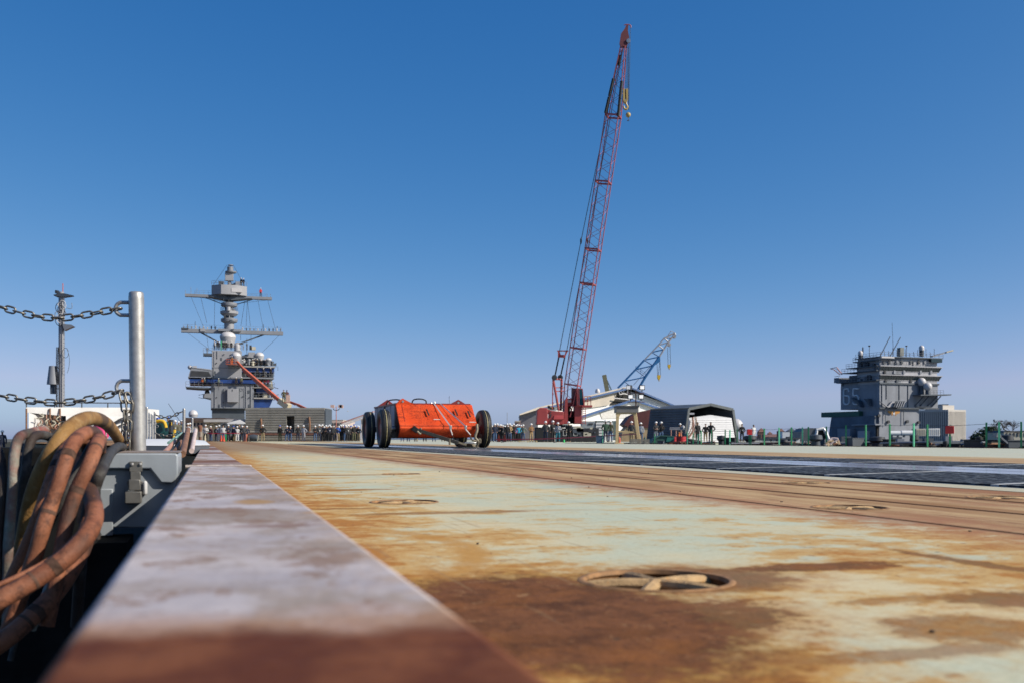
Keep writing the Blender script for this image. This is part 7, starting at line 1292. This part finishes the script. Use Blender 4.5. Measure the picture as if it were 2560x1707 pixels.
for i in range(5): MB().box((-.42, -.4+i*.17, .12), (.42, -.28+i*.17, .14)).build('slat', M_bp, pa)
for x in (-.42, -.05, .32): MB().box((x, -.4, 0), (x+.1, .4, .12)).build('block', M_bp, pa)
tbm = thing('timber_stack', 'stack of grey timber baulks beside the yellow frame', 'timber', gnd(1598, 57))
for i in range(3):
    for j in range(3): MB().box((-.55+.02*j, -.3+.22*j, i*.1), (.55, -.1+.22*j, i*.1+.09)).build('baulk', mat('grey_timber', (.16, .15, .13), .8, var=.3, scale=5), tbm)
bln = thing('spill_boom', 'black rolled bundle and drums between skip and shelter', 'bundle', gnd(1725, 63)); MB().tube(catmull([(-.6, 0, .12), (-.2, .1, .2), (.2, 0, .16), (.6, .1, .1)], 6), .13, 10).build('roll', H_bk, bln); MB().lathe([(.2, 0), (.24, .1), (.1, .16), (0, .16)], (.3, -.4, 0), 14).build('lid', M_dome, bln)
pg = thing('pipe_rack', 'grey pipe manifold on orange posts behind the red drums', 'pipe rack', gnd(1690, 70)); 
for z in (.95, 1.05): MB().cyl((-.45, 0, z), (.6, 0, z), .05, n=8).build('pipe', M_haze, pg)
for x in (-.35, .0, .35): MB().cyl((x, 0, 0), (x, 0, 1.0), .04, n=7).build('post', M_p3, pg)
MB().lathe([(.1, 0), (.12, .15), (0, .2)], (.5, 0, 1.05), 8).build('valve', M_dome, pg)
for k, (px, Y, lab) in enumerate(((1545, 62, 'orange gas bottle at the left foot of the yellow frame'), (1609, 74, 'blue-green gas bottle right of the yellow frame'))):
    o_ = thing('gas_bottle', lab, 'gas bottle', gnd(px+3, Y-1)); MB().lathe([(.09, 0), (.09, .32), (.06, .38), (.025, .41), (.025, .45), (0, .45)], n=14).build('shell', (MATS['lift_orange'], M_skip)[k], o_); MB().lathe([(.04, .45), (.04, .48), (0, .48)], n=8).build('valve', M_steel, o_)
for k, (px, Y, lab) in enumerate(((1247, 97, 'left'), (1262, 99, 'right'), (553, 108, 'left'), (559, 107, 'right'))):
    o_ = thing('traffic_cone', ('orange traffic cone in the crowd beside the sled, ' if k < 2 else 'red traffic cone before the canopy tents, ')+lab+' one', 'traffic cone', gnd(px, Y), 0, 'traffic cones'); MB().lathe([(.17, .03), (.04, .72), (0, .73)], n=14).build('cone', mat('cone_orange', (.75, .09, .02), .5), o_); MB().box((-.2, -.2, 0), (.2, .2, .03)).build('base', M_sleeve, o_)
def tape(label, pts):
    P = [V(p) for p in pts]; b = MB()
    for a, c in zip(P[:-1], P[1:]): b.bar(a, c, .012, .075)
    o_ = b.build('barrier_tape', mat('red_tape', (.42, .01, .04), .5)); tag(o_, label, 'barrier tape')
tape('red barrier tape running past the crane to the yellow frame', [at(1240, 1097.5, 84), at(1300, 1097, 83), at(1345, 1096.5, 82), at(1420, 1093.5, 78), at(1500, 1089, 72), at(1545, 1087, 66), at(1595, 1083.5, 62)]); tape('red barrier tape before the canopy tents', [at(517, 1082, 108), at(545, 1082.5, 108), at(570, 1082, 108), at(600, 1082, 108)])
for k, px in enumerate((1256, 1387, 1506)): o_ = thing('tape_post', ['left', 'middle', 'right'][k]+' post holding the red barrier tape', 'post', gnd(px, (84, 80, 72)[k])); MB().cyl((0, 0, 0), (0, 0, .5+.1*k), .025, n=7).build('rod', (M_dksteel, M_cream, M_gpl)[k], o_); MB().lathe([(.14, 0), (.12, .04), (0, .05)], n=12).build('base', M_dksteel, o_)
pt = thing('timber_pallet', 'bare wooden pallet on the deck between crowd and crane', 'pallet', gnd(1320, 86)); 
for i in range(4): MB().box((-.8, -.4+i*.25, .1), (.8, -.22+i*.25, .14)).build('slat', M_ycr, pt)
for x in (-.8, -.05, .7): MB().box((x, -.4, 0), (x+.1, .55, .1)).build('block', M_ycr, pt)
gs = thing('green_bottle', 'bright green bottle standing before the crane carrier', 'bottle', gnd(1410, 80)); MB().lathe([(.07, 0), (.07, .18), (.03, .25), (0, .26)], n=12).build('shell', mat('bright_green', (.02, .55, .12), .4), gs)
bb = thing('blue_bin', 'blue plastic bin with a thin teal pole beside the yellow frame', 'bin', gnd(1500, 70)); MB().prism([(-.24, -.2, 0), (.24, -.2, 0), (.28, -.24, .5), (-.28, -.24, .5)], (0, .45, 0)).build('tub', mat('bin_blue', (.06, .12, .20), .6), bb); MB().cyl((.16, -.22, 0), (.16, -.22, .9), .025, n=7).build('pole', M_gpl, bb); MB().box((-.3, -.26, .5), (.3, .28, .54)).build('lid', M_hazed, bb)
for k, (px, Y, h, m_) in enumerate(((560, 116, .9, M_gp), (580, 118, .8, M_btp))): o_ = thing('cable_reel', ['green cable reel', 'sand cable reel'][k]+' behind the people at the canopy tents', 'cable reel', gnd(px, Y)); MB().lathe([(h/2, -.3), (h/2, -.24), (h*.25, -.23), (h*.25, .23), (h/2, .24), (h/2, .3)], (0, 0, h/2), 18, 'X').build('drum', m_, o_); MB().lathe([(h*.34, -.2), (h*.34, .2)], (0, 0, h/2), 16, 'X').build('cable', M_sleeve, o_)
b = MB()                                                           # flakes of rust and grit lying on the plates
for i in range(26):
    s_, t_ = random.uniform(1.1, 9)**1.0, random.uniform(.3, 4.3); r_ = random.uniform(.0015, .004)*(1+s_*.1); q = S(s_, t_, 0); a = random.uniform(0, 3)
    if any((s_-a_)**2+(t_-b_)**2 < .04 for a_, b_ in PAD): continue
    b.prism([q+V((r_*math.cos(a+k)*random.uniform(.6, 1.3), r_*math.sin(a+k)*random.uniform(.6, 1.3), .0005)) for k in (0, 1.3, 2.5, 3.9, 5.1)], (0, 0, r_*random.uniform(.5, .9)))
o_ = b.build('debris', mat('dark_flake', (.04, .03, .025), .8), smooth=False); struct(o_, 'stuff'); o_['label'] = 'dark rust flakes and grit scattered on the near deck plates'
